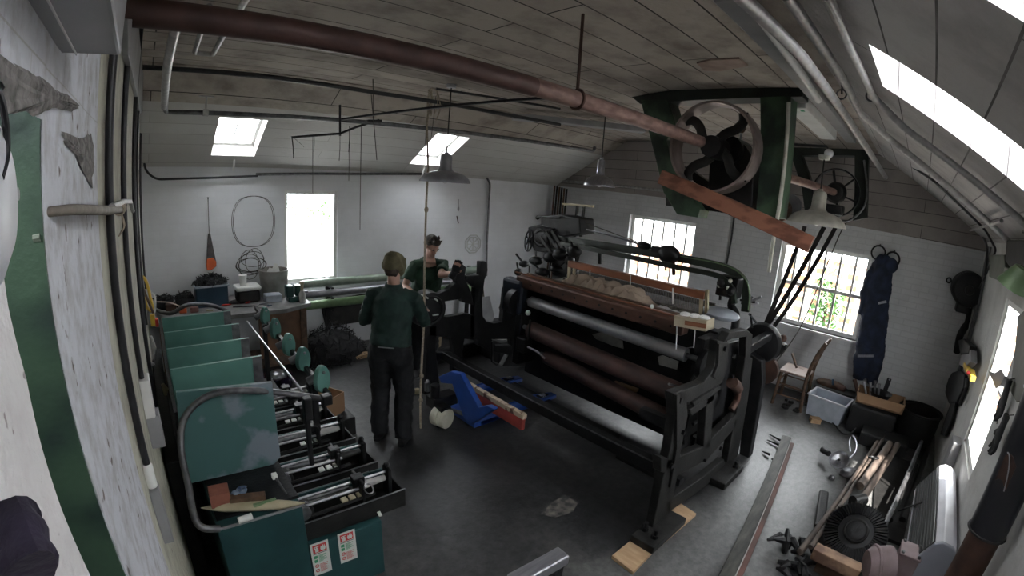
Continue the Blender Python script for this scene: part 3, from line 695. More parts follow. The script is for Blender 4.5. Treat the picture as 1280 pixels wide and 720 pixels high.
# galvanised pipes under the side slope
def on_slope(px, py, off=.05):
    d = ray(px, py); n = -nA if False else -nC
    p0 = V((0, YC, ZE)) - nC*off
    tt = (p0-CAM).dot(nC)/d.dot(nC); return CAM+d*tt
def pipe(name, pts, r, m, label, cat='pipe', bend=.06, group=None, seg=12):
    return tag(MB().tube(round_path(pts, bend), r, seg).build(name, m, smooth=True), label, cat, group)
pipe('ceiling_pipe', [at(922, -8, z=3.12), at(1000, 68, z=3.12), at(1107, 222, z=3.12) if at(1107, 222, z=3.12).x < 6.7 else at(1107, 222, x=6.7)], .028, M_GALV, 'thick galvanised pipe running full length to the gable')
pipe('ceiling_pipe', [at(983, -6, z=3.2), at(1062, 113, z=3.2), at(1074, 140, z=3.2), on_slope(1110, 172), on_slope(1240, 282), on_slope(1290, 330)], .024, M_GALV, 'galvanised pipe bending down the slope, the darker one of two')
pipe('ceiling_pipe', [at(1033, -6, z=3.16), at(1062, 60, z=3.16), at(1092, 122, z=3.16), on_slope(1130, 160), on_slope(1290, 288)], .022, M_GALV, 'galvanised pipe bending down the slope close to the roof windows')
for a_, b_, lb in (((1050, 90), (1052, 118), 'bracket holding the darker sloping pipe'), ((1086, 88), (1089, 120), 'bracket holding the brighter sloping pipe')):
    p = at(*a_, z=ZC-.04) if at(*a_, z=ZC-.04).y > Y1-.3 else at(*a_, z=3.25)
    q = at(*b_, z=3.18)
    mb = MB().tube([q, V((q.x, q.y, 3.30))], .006, 6); mb.torus(q, X3, .03, .006, 16, 6); mb.box((q.x, q.y, 3.30), (.03, .1, .008))
    tag(mb.build('pipe_bracket', M_GREYSTEEL), 'small T-shaped '+lb, 'bracket')
pipe('roof_cable', [at(1045, 160, x=6.2), at(1076, 161, x=6.3), at(1104, 163, x=6.4)], .012, M_BLKPIPE, 'short black cable end on the ceiling above the small hanger', 'cable')
pipe('roof_cable', [at(1072, 185, x=6.75), at(1106, 187, x=6.75), on_slope(1167, 226, .03), on_slope(1232, 288, .03), at(1245, 312, y=YC+.03), at(1218, 375, y=YC+.03), at(1196, 440, y=YC+.03)], .012, M_BLKPIPE, 'black cable following the slope down to the side wall', 'cable')
pipe('cross_pipe', [on_slope(1213, 288, .05), on_slope(1252, 276, .05)], .014, M_GALV, 'short pipe crossing between the sloping pipes at the eaves')
# dark conduits down the side wall corner
for i, (x0, lb) in enumerate(((6.45, 'nearer the gable'), (6.25, 'nearer the narrow window'))):
    mb = MB(); mb.tube([(x0, YC+.02, 2.45), (x0, YC+.02, .75)], .014, 8)
    tag(mb.build('wall_conduit', M_GREYSTEEL, smooth=True), 'grey conduit dropping down the side wall, the one '+lb, 'conduit')

# far side pipes
Z_ = 2.97; a_ = at(207, 140, z=Z_); b_ = at(742, 189, z=Z_)
pipe('eaves_pipe', [at(222, 27, z=3.2), at(209, 82, z=3.08), a_, b_, b_+V((.02, 0, .06))], .022, M_GREYSTEEL, 'long grey pipe hung along the far slope with an elbow beside the close wall')
MB().tube([at(222, 27, z=3.2), at(209, 82, z=3.08)], .028, 14).build('sleeve', M_GALV, bpy.data.objects['eaves_pipe'] if False else None) if False else None
pipe('eaves_pipe', [at(223, 22, z=3.19), at(209, 84, z=3.07), at(205, 134, z=2.985)], .03, M_GALV, 'thick pale galvanised pipe meeting the long eaves pipe', bend=.02)
mb = MB(); q = at(257, 141, z=Z_); mb.box(q, (.05, .06, .06)); mb.tube([q, V((q.x, q.y, 3.12))], .01, 6); mb.box((q.x, q.y, 3.12), (.14, .05, .01))
tag(mb.build('pipe_bracket', M_GALV), 'cast T bracket on the long eaves pipe', 'bracket')
pipe('ceiling_stub', [at(310, -4, z=3.27), at(285, 35, z=3.27), at(266, 68, z=3.27), at(243, 66, z=3.27), at(254, 32, z=3.27), at(262, 8, z=3.27)], .018, M_GALV, 'U-shaped galvanised pipe loop under the ceiling', bend=.03)
pipe('black_pipe', [at(172, 84, z=3.2), at(320, 94, z=3.2), at(470, 116, z=3.2), at(632, 143, z=3.2), at(700, 156, z=3.2)], .02, M_BLKPIPE, 'long black pipe hung below the ceiling boards')
pipe('black_pipe', [at(545, 111, z=3.32), at(640, 126, z=3.32), at(700, 136, z=3.32)], .013, M_BLKPIPE, 'thin black pipe close against the ceiling boards')
t = thing('hanging_rail_bracket', at(425, 168, y=4.5), 'black angled bar frame with drop rod over the teal winder', 'bar')
MB().bar(at(428, 149, y=4.4), at(692, 122, z=3.05), .025, .018).build('long_bar', M_BLKPIPE, t)
MB().tube([at(425, 131, y=4.5), at(425, 170, y=4.5)], .012, 8).build('drop_rod', M_BLKPIPE, t)
MB().tube([at(364, 172, y=4.5), at(425, 167, y=4.5), at(445, 159, y=4.5), at(474, 150, y=4.5)], .012, 8).build('lower_bar', M_BLKPIPE, t)
MB().bar(at(459, 151, y=4.45), at(476, 151, y=4.45), .05, .02).build('clamp', M_BLACK, t)
# strings
k = 0
for (x0, y0, x1, y1, yy, r_) in ((466, 94, 467, 151, 4.3, .004), (464, 118, 471, 200, 4.3, .004), (436, 180, 436, 226, 4.5, .003), (452, 150, 450, 287, 4.6, .0035), (391, 170, 391, 272, 4.6, .003), (425, 170, 424, 201, 4.5, .003), (365, 172, 367, 198, 4.5, .006), (367, 172, 380, 184, 4.5, .002), (393, 170, 392, 190, 4.5, .002), (533, 152, 530, 196, 4.2, .003), (545, 120, 538, 180, 4.2, .003), (437, 158, 436, 190, 4.5, .005)):
    a, b = at(x0, y0, y=yy), at(x1, y1, y=yy)
    w_ = ['ending in front of the tall window', 'short and thick', 'thin and short', 'long, beside the tall window']
    k += 1
    tag(MB().tube([a, (a+b)/2+V((.004, 0, 0)), b], r_, 6).build('hanging_string', M_STRING), 'loose dark string dangling from the black pipes over the winder', 'string', 'strings dangling from the black pipes')
t = thing('hanging_rope', at(536, 112, z=3.3), 'long knotted rope hanging from the ceiling to the floor beside the people', 'rope')
rp = [(536, 112, 4.2), (540, 125, 4.18), (534, 152, 4.15), (535, 205, 4.1), (533, 250, 4.02), (531.5, 300, 3.95), (530.5, 350, 3.85), (530, 400, 3.78), (528, 440, 3.72), (526, 480, 3.66), (525.5, 515, 3.6), (526.5, 549, 3.48)]
MB().tube(spline([at(x, y, y=d) for x, y, d in rp], 6), .011, 8).build('rope', M_ROPE, t, smooth=True)
for (x, y, d) in ((533, 262, 4.0), (531, 388, 3.8), (527, 470, 3.67), (526, 500, 3.62)):
    MB().ball(at(x, y, y=d), (.022, .022, .03), 10, 8).build('knot', M_ROPE, t, smooth=True)
MB().torus(at(531, 388, y=3.8), Y3, .035, .009, 20, 8).build('ring', M_GREYSTEEL, t, smooth=True)
mb = MB()
rr_ = random.Random(4); o = at(540, 110, z=3.33)
for i in range(7):
    a = rr_.uniform(0, 6.28); mb.tube(spline([o, o+V((math.cos(a)*.06, math.sin(a)*.06, -.04)), o+V((math.cos(a)*.10, math.sin(a)*.08, -.15-.05*rr_.random())), o+V((math.cos(a)*.07, math.sin(a)*.05, -.22-.12*rr_.random()))], 4), .005, 6)
mb.build('loose_ends', M_ROPE, t, smooth=True)

# ================================================================== near wall fittings
mb = MB().bb(XD-.02, -.036, .10, .60, 2.531, 2.78)
t = thing('trunking_box', (-.07, .6, 2.53), 'grey steel trunking box high on the close wall', 'box')
mb.build('casing', M_STRIP, t, bevel=.004)
MB().bb(-.085, -.0835, .12, .598, 2.529, 2.531).build('seam', M_WHITEP, t)
MB().bb(-.0362, -.034, .10, .602, 2.60, 2.606).build('edge_trim', M_WHITEP, t)
def vpipe(px, py, xx, r, z0, z1, m, label, pts=None):
    y = at(px, py, x=xx).y; return tag(MB().tube([(xx, y, z0), (xx, y, z1)], r, 14).build('wall_pipe', m, smooth=True), label, 'pipe')
yA = at(137, 255, x=-.088).y; yB = at(155, 250, x=-.088).y; yC_ = at(168, 250, x=-.085).y
zA = at(187, 605, x=-.088).z; zB = at(177, 470, x=-.088).z
tag(MB().tube([(-.088, yA, zA), (-.088, yA, 3.3)], .0098, 14).build('wall_pipe', M_BLKPIPE, smooth=True), 'thickest black pipe on the close wall, ending in a white socket', 'pipe')
tag(MB().tube([(-.088, yB, zB), (-.088, yB, 3.3)], .0105, 14).build('wall_pipe', M_BLKPIPE, smooth=True), 'second black pipe on the close wall, ending above a grey switch box', 'pipe')
tag(MB().tube([(-.085, yC_, .9), (-.085, yC_, 3.3)], .013, 14).build('wall_pipe', M_BLKPIPE, smooth=True), 'third black pipe on the close wall, deepest in shadow', 'pipe')
for px_, lb in ((174, 'thin black cable beside the third wall pipe'), (177.5, 'thin black cable nearest the far corner')):
    y_ = at(px_, 300, x=-.09).y
    y_ = min(y_, 5.9); tag(MB().tube([(-.09, y_, 1.2), (-.09, y_, 2.9)], .011 if px_ < 176 else .014, 8).build('wall_cable', M_BLKPIPE, smooth=True), lb, 'cable')
c = V((-.088, yA, zA)); tag(MB().lathe([(.013, -.035), (.014, -.03), (.014, .03), (.0105, .035)], c-V((0, 0, .02)), Z3, 16).build('pipe_socket', M_WHITEP, smooth=True), 'white socket under the thickest black pipe', 'socket')
tag(MB().bb(XD, -.072, yA-.02, yA+.03, zA-.235, zA-.06).build('conduit_cover', M_STRIP, bevel=.003), 'grey metal cover plate below the white socket', 'cover')
p = V((-.088, yB, zB))
t = thing('switch_box', (-.08, yB, zB-.1), 'small grey switch box on the close wall beneath the second pipe', 'switch box')
MB().bb(XD, -.06, yB-.03, yB+.05, zB-.16, zB-.0).build('back_box', M_WHITEP, t, bevel=.003)
MB().bb(XD, -.045, yB-.03, yB+.05, zB-.29, zB-.15).build('switch_cover', M_STRIP, t, bevel=.004)
mb = MB().prism(pp([(160, 24), (173, 24), (176, 60), (182.5, 120), (181, 138), (176, 142), (170, 110), (161, 70)], x=-.075), (-.02, 0, 0))
tag(mb.build('trunking_strip', M_STRIP, bevel=.002), 'tapered pale grey trunking strip above the black wall pipes', 'trunking')
mb = MB(); a = at(24, 279, x=-.106); a = V((-.11, .53, at(50, 266, x=-.1).z)); 
a = at(22, 272, y=.42); b = at(154, 261, x=-.07)
tag(MB().tube([V((-.112, .515, at(50, 266, x=-.105).z)), at(90, 262, x=-.083), at(135, 263, x=-.074), b], [.0045, .006, .0085, .0095], 14).build('grey_pole', mat('dusty_brown_pole', (.24, .21, .18), .6, .1, (.13, .11, .09), 30), smooth=True), 'grey pole lashed with twine across the black wall pipes', 'pole')
tag(MB().tube([at(140, 259, x=-.075), at(155, 252, x=-.068), at(163, 252, x=-.066), at(166, 264, x=-.066)], .008, 10).build('bent_pipe', M_GALV, smooth=True), 'short bent grey pipe above the lashed pole', 'pipe')
mb = MB(); c = at(150, 261, x=-.072)
for i in range(5): mb.torus(c+V((0, -.05+.028*i, 0)), V((.15, 1, .2)), .0125, .002, 20, 6)
for i in range(3): mb.tube(spline([c+V((.005, -.02, -.01)), c+V((.01, -.06+.03*i, -.04)), c+V((.0, -.10+.05*i, -.055))], 4), .0018, 5)
tag(mb.build('twine_lashing', M_ROPE, smooth=True), 'wraps of pale twine binding the pole to the pipes', 'twine')
t = thing('wall_cover', (-.095, .32, 2.37), 'round grey metal cover plate at the edge of the view', 'cover')
c = at(-12, 250, x=-.088); MB().lathe([(0.001, .016), (.03, .014), (.046, .006), (.05, 0)], c-V((.006, 0, 0)), X3, 40).build('dome', M_SILVPL, t, smooth=True)
MB().lathe([(.004, 0), (.004, .003)], at(17, 243, x=-.084), X3, 10).build('screw', M_GREYSTEEL, t)
tag(MB().tube(spline([at(-4, 110, x=-.08), at(3, 130, x=-.08), at(8, 165, x=-.08), at(8, 195, x=-.08), at(1, 222, x=-.08)], 5), .0022, 8).build('looped_cable', M_BLKPIPE, smooth=True), 'black cable curving over the round grey cover', 'cable')
tag(MB().tube([at(0, 322, x=-.112) if False else V((-.1105, .508, at(20, 312, x=-.11).z)), V((-.104, .5075, at(50, 297, x=-.104).z))], .004, 8).build('reveal_rail', mat('pale_green_rail', (.14, .17, .13), .7)), 'short green rail across the reveal', 'rail')
# chipped plaster patches showing stone
def chip(poly, x, label, name='plaster_chip', seed=0):
    rnd = random.Random(seed); P_ = pp(poly, x=x); c = sum(P_, V((0, 0, 0)))/len(P_); vs = [c+V((.003, 0, 0))]; n = len(P_)
    Q = []
    for i in range(n):
        for k in range(4):
            q = P_[i].lerp(P_[(i+1) % n], k/4); Q.append(q+(q-c)*rnd.uniform(-.16, .16))
    M_ = [c.lerp(q, .6)+V((rnd.uniform(.001, .004), 0, 0)) for q in Q]; n = len(Q)
    mb = MB(); mb.add([c+V((.003, 0, 0))]+M_+Q, [(0, 1+i, 1+(i+1) % n) for i in range(n)]+[(1+i, 1+n+i, 1+n+(i+1) % n, 1+(i+1) % n) for i in range(n)])
    return struct(mb.build(name, M_STONE), label)
chip([(80, 168), (104, 172), (114, 166), (118, 200), (115, 232), (108, 222), (96, 196), (84, 182)], XD+.002, 'broken plaster exposing rubble stone')
chip([(3, 72), (22, 84), (50, 96), (74, 114), (84, 120), (104, 133), (92, 139), (70, 136), (50, 143), (24, 139), (3, 143)], XD+.002, 'broken plaster above the green reveal', seed=2)
# dark cloth in the lower corner
mb = MB(); c = at(-6, 700, x=-.085)
tag(MB().tube(spline([at(-14, 640, x=-.088), at(2, 668, x=-.085), at(14, 700, x=-.082), at(26, 740, x=-.08)], 6), [(.012+.004*math.sin(i*.9)**2, .03+.02*i/18) for i in range(19)], 20).build('dark_cloth', mat('purple_black_cloth', (.035, .025, .055), .9, 0, (.012, .009, .02), 14, bump=.4), smooth=True), 'fold of dark purple cloth in the lower corner of the close wall', 'cloth')
# ================================================================== teal winding machine
mc = thing('winding_machine', (.55, 2.6, 0), 'long teal pirn winding machine with dividing panels and steel spindles', 'machine')
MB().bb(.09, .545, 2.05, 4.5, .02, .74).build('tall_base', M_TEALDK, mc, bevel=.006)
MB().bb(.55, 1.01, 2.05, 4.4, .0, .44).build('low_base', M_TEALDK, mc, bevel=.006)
MB().bb(.08, .555, 2.045, 2.055, .738, .75).build('top_edge', M_STRIP, mc)
MB().bb(.10, .55, 2.12, 4.5, .742, .76).build('dark_tray', M_BLACK, mc)
MB().bb(.56, 1.0, 2.10, 4.4, .441, .47).build('lower_tray', M_BLACK2, mc)
PY = [3.99, 3.60, 3.235, 2.86]
for y in PY: 
    MB().prism([(.04, y, .75), (.52, y, .75), (.60, y, .8), (.60, y, 1.30), (.04, y, 1.30)], (0, .02, 0)).build('divider_panel', M_TEAL, mc, bevel=.002)
    MB().bb(.54, .60, y-.003, y, 1.0, 1.3).build('grey_end_plate', M_GREYSTEEL, mc)
MB().prism([(.0, 2.47, .77), (.52, 2.47, .76), (.565, 2.47, .80), (.565, 2.47, 1.285), (.045, 2.47, 1.325)], (0, .025, 0)).build('divider_panel', M_TEALW, mc, bevel=.003)['label'] = 'nearest panel, paint worn to bare grey'
MB().prism([(.035, 2.5, .3), (.035, 4.4, .3), (.035, 4.4, 1.2), (.035, 2.5, 1.2)], (-.02, 0, 0)).build('back_rail', M_BLACK, mc)
# bent handrail
hr = [at(275, 661, y=2.02), at(247, 655, y=2.04), at(235, 605, y=2.2), at(226, 556, y=2.34), at(232, 520, y=2.40), at(262, 494, y=2.42), at(305, 488, y=2.40), at(350, 491, z=1.19), at(408, 499, z=1.14)]
MB().tube(spline(hr, 6), .0185, 14).build('bent_handrail', M_GREYSTEEL, mc, smooth=True)
jb = at(408, 499, z=1.14)
MB().box(jb, (.06, .06, .06)).box(jb-V((.12, 0, .03)), (.05, .05, .14)).box(jb-V((.12, -.02, .25)), (.03, .03, .36)).build('rail_joint', M_BLACK, mc, bevel=.008)
# rail with lobed discs down the far side
rA, rB = at(412, 495, x=1.0), at(320, 385, x=1.02)
MB().bar(rA, rB, .03, .04).build('disc_rail', M_BLACK, mc)
for i, (x, y, w_, h_) in enumerate(((333, 395, 5.5, 10), (346, 411, 6.5, 12), (363, 431, 8, 13), (381, 449, 9.5, 14), (405, 474, 11, 16))):
    c = at(x, y, x=1.0); s_ = (c-CAM).length/600
    prof = []
    mb = MB(); n = 20; poly = []
    for k in range(n):
        a = 2*PI*k/n; rr = 1.0 - .18*math.sin(a)
        poly.append(c + (Y3*(.42)+X3*.9).normalized()*(w_*s_*rr*math.cos(a)*1.05) + Z3*(h_*s_*1.12*math.sin(a)))
    mb.prism(poly, V((.9, -.42, 0)).normalized()*-.02 if False else V((-.02, .03, 0)))
    dk = mb.build('lobed_disc', M_TEAL, mc, bevel=.003)
    MB().ball(c+V((0, -.004, .05)), .012, 8, 6).build('hub_bolt', M_STEEL, dk, smooth=True)
    q = c+V((-.10, .05, -.02)); MB().tube([c+V((-.02, .03, .02)), q], .03, 10).build('spindle_boss', M_GREYSTEEL, dk, smooth=True)
# five winding heads
for i in range(5):
    y = 2.08+.352*i; x0, x1 = .50, 1.19
    dzz = 0
    tr = MB(); z = .58
    tr.bb(x0, x1, y-.012, y, z-.11, z+.02); tr.bb(x0, x1, y+.20, y+.212, z-.11, z-.01); tr.bb(x0, x1, y, y+.2, z-.11, z-.10); tr.bb(x1-.012, x1, y, y+.2, z-.11, z+.01)
    T = tr.build('winding_trough', M_BLACK2, mc, bevel=.003)
    MB().bb(x0+.02, x1, y-.014, y-.010, z+.016, z+.024).build('lip_edge', M_STEEL, T)
    MB().tube([(x0+.02, y+.11, z+.10), (x1-.07, y+.11, z+.10)], .008, 10).build('bright_rod', M_STEEL, T, smooth=True)
    MB().tube([(x0, y+.07, z+.07), (x1-.22, y+.07, z+.07)], .009, 10).build('bright_rod', M_STEEL, T, smooth=True)
    MB().tube([(x0, y+.155, z+.045), (x1-.30, y+.155, z+.045)], .016, 10).build('dark_rod', M_GREYSTEEL, T, smooth=True)
    MB().tube([(x0+.1, y+.03, z+.02), (x1-.18, y+.035, z+.03)], .011, 8).build('dark_rod', M_BLACK, T, smooth=True)
    MB().tube([(x1-.24, y+.10, z+.065), (x1-.08, y+.10, z+.065)], [.028, .018], 14).build('pirn_cone', [M_CLOTHW, M_BLACK2, M_CLOTHW, M_CLOTHW, M_CLOTHW][i], T, smooth=True)
    mb = MB(); mb.bb(x1-.07, x1-.045, y+.07, y+.15, z-.08, z+.13); mb.ball((x1-.055, y+.12, z+.14), .02, 8, 6); mb.build('end_bracket', M_BLACK, T, bevel=.004)
    mb = MB(); mb.bb(x1-.27, x1-.25, y+.02, y+.17, z-.05, z+.14); mb.bb(x1-.30, x1-.23, y+.06, y+.12, z+.1, z+.15); mb.build('guide_bracket', M_BLACK, T, bevel=.004)
    for k in range(3):
        MB().bb(x0+.30+.05*k, x0+.335+.05*k, y+.035, y+.075, z+.03, z+.045).build('paper_tab', M_STKW if i != 0 else M_WOODPL, T)
    MB().tube([(x0+.05, y+.18, z+.01), (x1-.05, y+.18, z+.0)], .010, 8).build('pale_rod', M_GALV, T, smooth=True)
    MB().tube([(x0+.05, y+.235, z+.03), (x1-.12, y+.235, z+.03)], .014, 8).build('pale_rod', M_GREYSTEEL, T, smooth=True)
    MB().box((x0+.06, y+.1, z-.0), (.14, .13, .14)).build('gear_case', M_BLACK2, T, bevel=.02)
    MB().lathe([(.01, -.02), (.045, -.015), (.045, .015), (.01, .02)], (x0+.06, y+.03, z+.06), Y3, 18).build('tension_wheel', M_GREYSTEEL, T, smooth=True)
    if i < 4: MB().bb(x0+.05, x1-.03, y+.213, y+.225, z-.12, z+.05).build('splash_plate', M_TEALDK, T)
# loose shaft leaning over the machine
tag(MB().tube([at(309, 402, x=.80), at(379, 490, x=.80)], .009, 8).build('steel_rod', M_STEEL, smooth=True), 'thin bright steel rod lying aslant beyond the teal panels', 'rod')
# stickers with fire-extinguisher signs
def sticker(x0, x1, z0, z1, label):
    y = 2.049; t = thing('safety_sticker', ((x0+x1)/2, y, (z0+z1)/2), label, 'sticker')
    w_, h_ = x1-x0, z1-z0
    MB().bb(x0, x1, y-.001, y+.0, z0, z1).build('backing', M_STKW, t)
    def r(a, b, c, d, m, nm, e=.0015): MB().bb(x0+a*w_, x0+b*w_, y-e, y-.0008, z0+c*h_, z0+d*h_).build(nm, m, t)
    r(.12, .88, .70, .94, M_STKR, 'red_panel')
    # extinguisher pictogram
    mb = MB()
    def rr(a, b, c, d): mb.bb(x0+a*w_, x0+b*w_, y-.0022, y-.0014, z0+c*h_, z0+d*h_)
    rr(.24, .42, .725, .845); rr(.30, .37, .845, .875); rr(.22, .46, .875, .893); rr(.18, .24, .83, .885)
    mb.build('extinguisher_symbol', M_STKW, t)
    mb = MB()
    def fl_(pts): mb.prism([V((x0+a*w_, y-.0022, z0+b*h_)) for a, b in pts], (0, .0008, 0))
    fl_([(.56, .74), (.78, .74), (.83, .80), (.77, .90), (.73, .84), (.68, .92), (.63, .84), (.57, .88), (.53, .80)]); mb.build('flame_symbol', M_STKW, t)
    r(.10, .90, .665, .68, M_STKB, 'rule')
    mb = MB(); mb2 = MB(); mb3 = MB()
    for c in (.53, .41): mb.bb(x0+.12*w_, x0+.32*w_, y-.0016, y-.0008, z0+c*h_, z0+(c+.09)*h_)
    for k in range(8): mb2.bb(x0+.38*w_, x0+(.62+.26*((k*7) % 5)/5)*w_, y-.0016, y-.0008, z0+(.415+.027*k)*h_, z0+(.427+.027*k)*h_)
    for c in (.25, .10): mb3.torus((x0+.22*w_, y-.0012, z0+(c+.05)*h_), Y3, .011, .002, 16, 6); mb3.bar((x0+.15*w_, y-.0012, z0+(c+.02)*h_), (x0+.29*w_, y-.0012, z0+(c+.08)*h_), .0015, .003)
    for k in range(9): mb3.bb(x0+.38*w_, x0+(.66+.22*((k*3) % 5)/5)*w_, y-.0016, y-.0008, z0+(.08+.03*k)*h_, z0+(.092+.03*k)*h_)
    mb.build('green_symbols', M_STKG, t); mb2.build('green_text_lines', M_STKG, t); mb3.build('red_text_lines', M_STKR, t)
sticker(.55, .66, .205, .455, 'fire-extinguisher sticker nearer the corner pillar on the teal front')
sticker(.72, .83, .225, .46, 'fire-extinguisher sticker nearer the aisle on the teal front')

# things lying on the front of the machine
t = thing('loom_shuttle', at(310, 633, z=.80), 'pale boxwood loom shuttle lying on the dark tray', 'shuttle')
a, b = at(251, 634, z=.80), at(381, 628, z=.80)
n = 12
MB().tube([a.lerp(b, i/n)+V((0, 0, -.004)) for i in range(n+1)], [(.004+.026*min(1, math.sin(PI*i/n)*1.5), .004+.02*min(1, math.sin(PI*i/n)*1.5)) for i in range(n+1)], 10).build('body', M_WOODPL, t, smooth=True)
MB().tube([b, b+(b-a).normalized()*.03], [.006, .001], 8).build('steel_tip', M_STEEL, t)
MB().box(a.lerp(b, .62)+V((0, -.004, .018)), (.12, .016, .014)).build('pirn_slot', M_ENAMELG, t)
tag(MB().bar(at(262, 622, z=.84), at(287, 617, z=.84), .10, .08, up=(0, 0, 1)).build('red_brick', mat('red_brick_face', (.30, .11, .075), .85, 0, (.2, .07, .05), 12, bump=.3), bevel=.004), 'red-brown brick standing on the machine tray', 'brick')
tag(MB().bar(at(288, 626, z=.82), at(332, 621, z=.82), .045, .045, up=(0, 0, 1)).build('wood_offcut', M_WOODDK, bevel=.003), 'brown wooden offcut lying against the brick', 'offcut')
mb = MB(); rnd = random.Random(3); c = at(298, 616, z=.83)
for i in range(8): mb.ball(c+V((rnd.uniform(-.04, .05), rnd.uniform(-.02, .03), rnd.uniform(-.01, .015))), (rnd.uniform(.012, .03), .014, .012), 8, 6)
tag(mb.build('blue_rag', mat('blue_rag_cloth', (.03, .07, .16), .9, 0, (.2, .24, .3), 30), smooth=True), 'crumpled blue and white rag behind the brick', 'rag')
tag(MB().tube([at(298, 651, z=.78), at(315, 645, z=.78)], .017, 14).build('white_tube', M_PAPER, smooth=True), 'white cardboard tube on the tray in front of the shuttle', 'tube')
t = thing('spanner', at(350, 605, z=.82), 'slim spanner with pale head standing on the tray', 'tool'); MB().tube([at(344, 596, z=.86), at(358, 618, z=.82)], .007, 8).build('shaft', M_BRASS if False else M_GREYSTEEL, t); MB().box(at(343, 595, z=.865), (.03, .03, .03)).build('head', M_STKW, t, bevel=.004)
t = thing('brush', at(460, 644, z=.5), 'wooden-handled scraper lying at the aisle edge of the lower tray', 'scraper')
a, b = at(448, 647, z=.49), at(471, 639, z=.49); MB().bar(a, b, .035, .02, up=(0, 0, 1)).build('handle', M_WOODPL, t, bevel=.006); MB().bar(at(471, 636, z=.5), at(476, 645, z=.5), .02, .006).build('blade', M_STKW, t)
tag(MB().torus(at(461, 611, z=.72), V((.3, -.6, .7)), .030, .004, 20, 6).build('wire_loop', M_STEEL, smooth=True), 'small loop of bright wire on the nearest winding trough', 'wire')

# ================================================================== bench along the far wall
bn = thing('work_bench', (.8, 5.8, 0), 'old wooden work bench under the saw against the far wall', 'bench')
MB().prism([(-.08, 5.32, .84), (1.45, 5.30, .84), (1.80, 5.45, .84), (1.80, 6.18, .84), (-.08, 6.18, .84)], (0, 0, .05)).build('worktop', M_GREYTOP if False else mat('oily_bench_top', (.24, .235, .23), .5, 0, (.10, .10, .10), 5), bn, bevel=.004)
for x, y in ((.05, 5.4), (1.70, 5.50), (1.70, 6.08), (.05, 6.08)): MB().bb(x-.04, x+.04, y-.04, y+.04, 0, .84).build('leg', M_WOODDK, bn, bevel=.004)
MB().bb(1.15, 1.66, 5.48, 5.52, .25, .80).build('front_board', mat('brown_board', (.20, .105, .055), .7, 0, (.09, .05, .03), 4), bn)
MB().bb(.9, 1.66, 5.5, 6.1, .12, .15).build('shelf', M_WOODDK, bn)
ZB = .89
def bx_item(name, px, py, w_, d_, h_, m, label, cat, z=ZB, bevel=.008):
    c = at(px, py, z=z); return tag(MB().bb(c.x-w_/2, c.x+w_/2, c.y-d_/2, c.y+d_/2, z, z+h_).build(name, m, bevel=bevel), label, cat)
# blue tub of swarf
c = V((.66, 5.86, ZB)); t = thing('storage_tub', c, 'dark blue tub heaped with black shavings under the hanging saw', 'tub')
MB().prism([c+V(p) for p in ((-.19, -.13, 0), (.19, -.13, 0), (.19, .13, 0), (-.19, .13, 0))], (0, 0, .25)).build('tub', M_BIN, t, bevel=.015)
mb = MB(); mb.bb(c.x-.205, c.x+.205, c.y-.145, c.y-.13, ZB+.235, ZB+.255); mb.bb(c.x-.205, c.x+.205, c.y+.13, c.y+.145, ZB+.235, ZB+.255); mb.bb(c.x-.205, c.x-.19, c.y-.14, c.y+.14, ZB+.235, ZB+.255); mb.bb(c.x+.19, c.x+.205, c.y-.14, c.y+.14, ZB+.235, ZB+.255)
mb.build('rim', M_CLEARPL, t)
def swarf(c, rx, ry, rz, n, seed, ln=.05):
    rnd = random.Random(seed); mb = MB()
    mb.ball(c, (rx*.9, ry*.9, rz*.8), 16, 8)
    for _ in range(n):
        a = rnd.uniform(0, 2*PI); r = math.sqrt(rnd.random()); p = V((c.x+rx*r*math.cos(a), c.y+ry*r*math.sin(a), c.z+rz*(1-r*r)*rnd.uniform(.5, 1.05)))
        d = V((rnd.gauss(0, 1), rnd.gauss(0, 1), rnd.gauss(0, .7))).normalized()*ln*rnd.uniform(.5, 1.2)
        mb.tube([p-d, p+V((rnd.uniform(-.01, .01), 0, rnd.uniform(0, .02))), p+d], [.003, .008, .003], 4)
    return mb
swarf(c+V((0, 0, .26)), .2, .14, .10, 260, 1).build('shavings', M_SCRAP, t)['kind'] = 'stuff'
# small boxes of parts
for x, y, s_, lb in ((.10, 5.92, 1, 'dark parts box in the bench corner heaped with scrap'), (.35, 5.95, 2, 'dark parts box between the corner box and the blue tub')):
    t = thing('parts_box', (x, y, ZB), lb, 'box'); MB().bb(x-.11, x+.11, y-.1, y+.1, ZB, ZB+.10).build('tray', M_RUBBER, t, bevel=.006)
    swarf(V((x, y, ZB+.10)), .11, .10, .05, 60, s_+5).build('scrap', M_SCRAP, t)['kind'] = 'stuff'
# white lidded tub, cups, bucket
c = V((1.10, 5.85, ZB)); t = thing('lidded_tub', c, 'black tub with a white snap lid on the bench', 'tub')
MB().bb(c.x-.14, c.x+.14, c.y-.12, c.y+.12, ZB, ZB+.15).build('tub', M_RUBBER, t, bevel=.03)
MB().bb(c.x-.155, c.x+.155, c.y-.135, c.y+.135, ZB+.15, ZB+.20).build('lid', M_WHITEP, t, bevel=.02)
t = thing('paper_cup', (c.x-.05, c.y-.02, ZB+.2), 'stack of two white cups standing on the white lid', 'cup')
MB().lathe([(.038, 0), (.046, .10), (.049, .105)], (c.x-.05, c.y-.02, ZB+.2), Z3, 20).build('lower_cup', M_PAPER, t, smooth=True)
MB().lathe([(.046, .105), (.05, .125), (.052, .13)], (c.x-.05, c.y-.02, ZB+.2), Z3, 20).build('upper_cup', M_PAPER, t, smooth=True)
c = V((1.47, 5.95, ZB)); t = thing('metal_bucket', c, 'large dull metal bucket with papers in it beside the tall window', 'bucket')
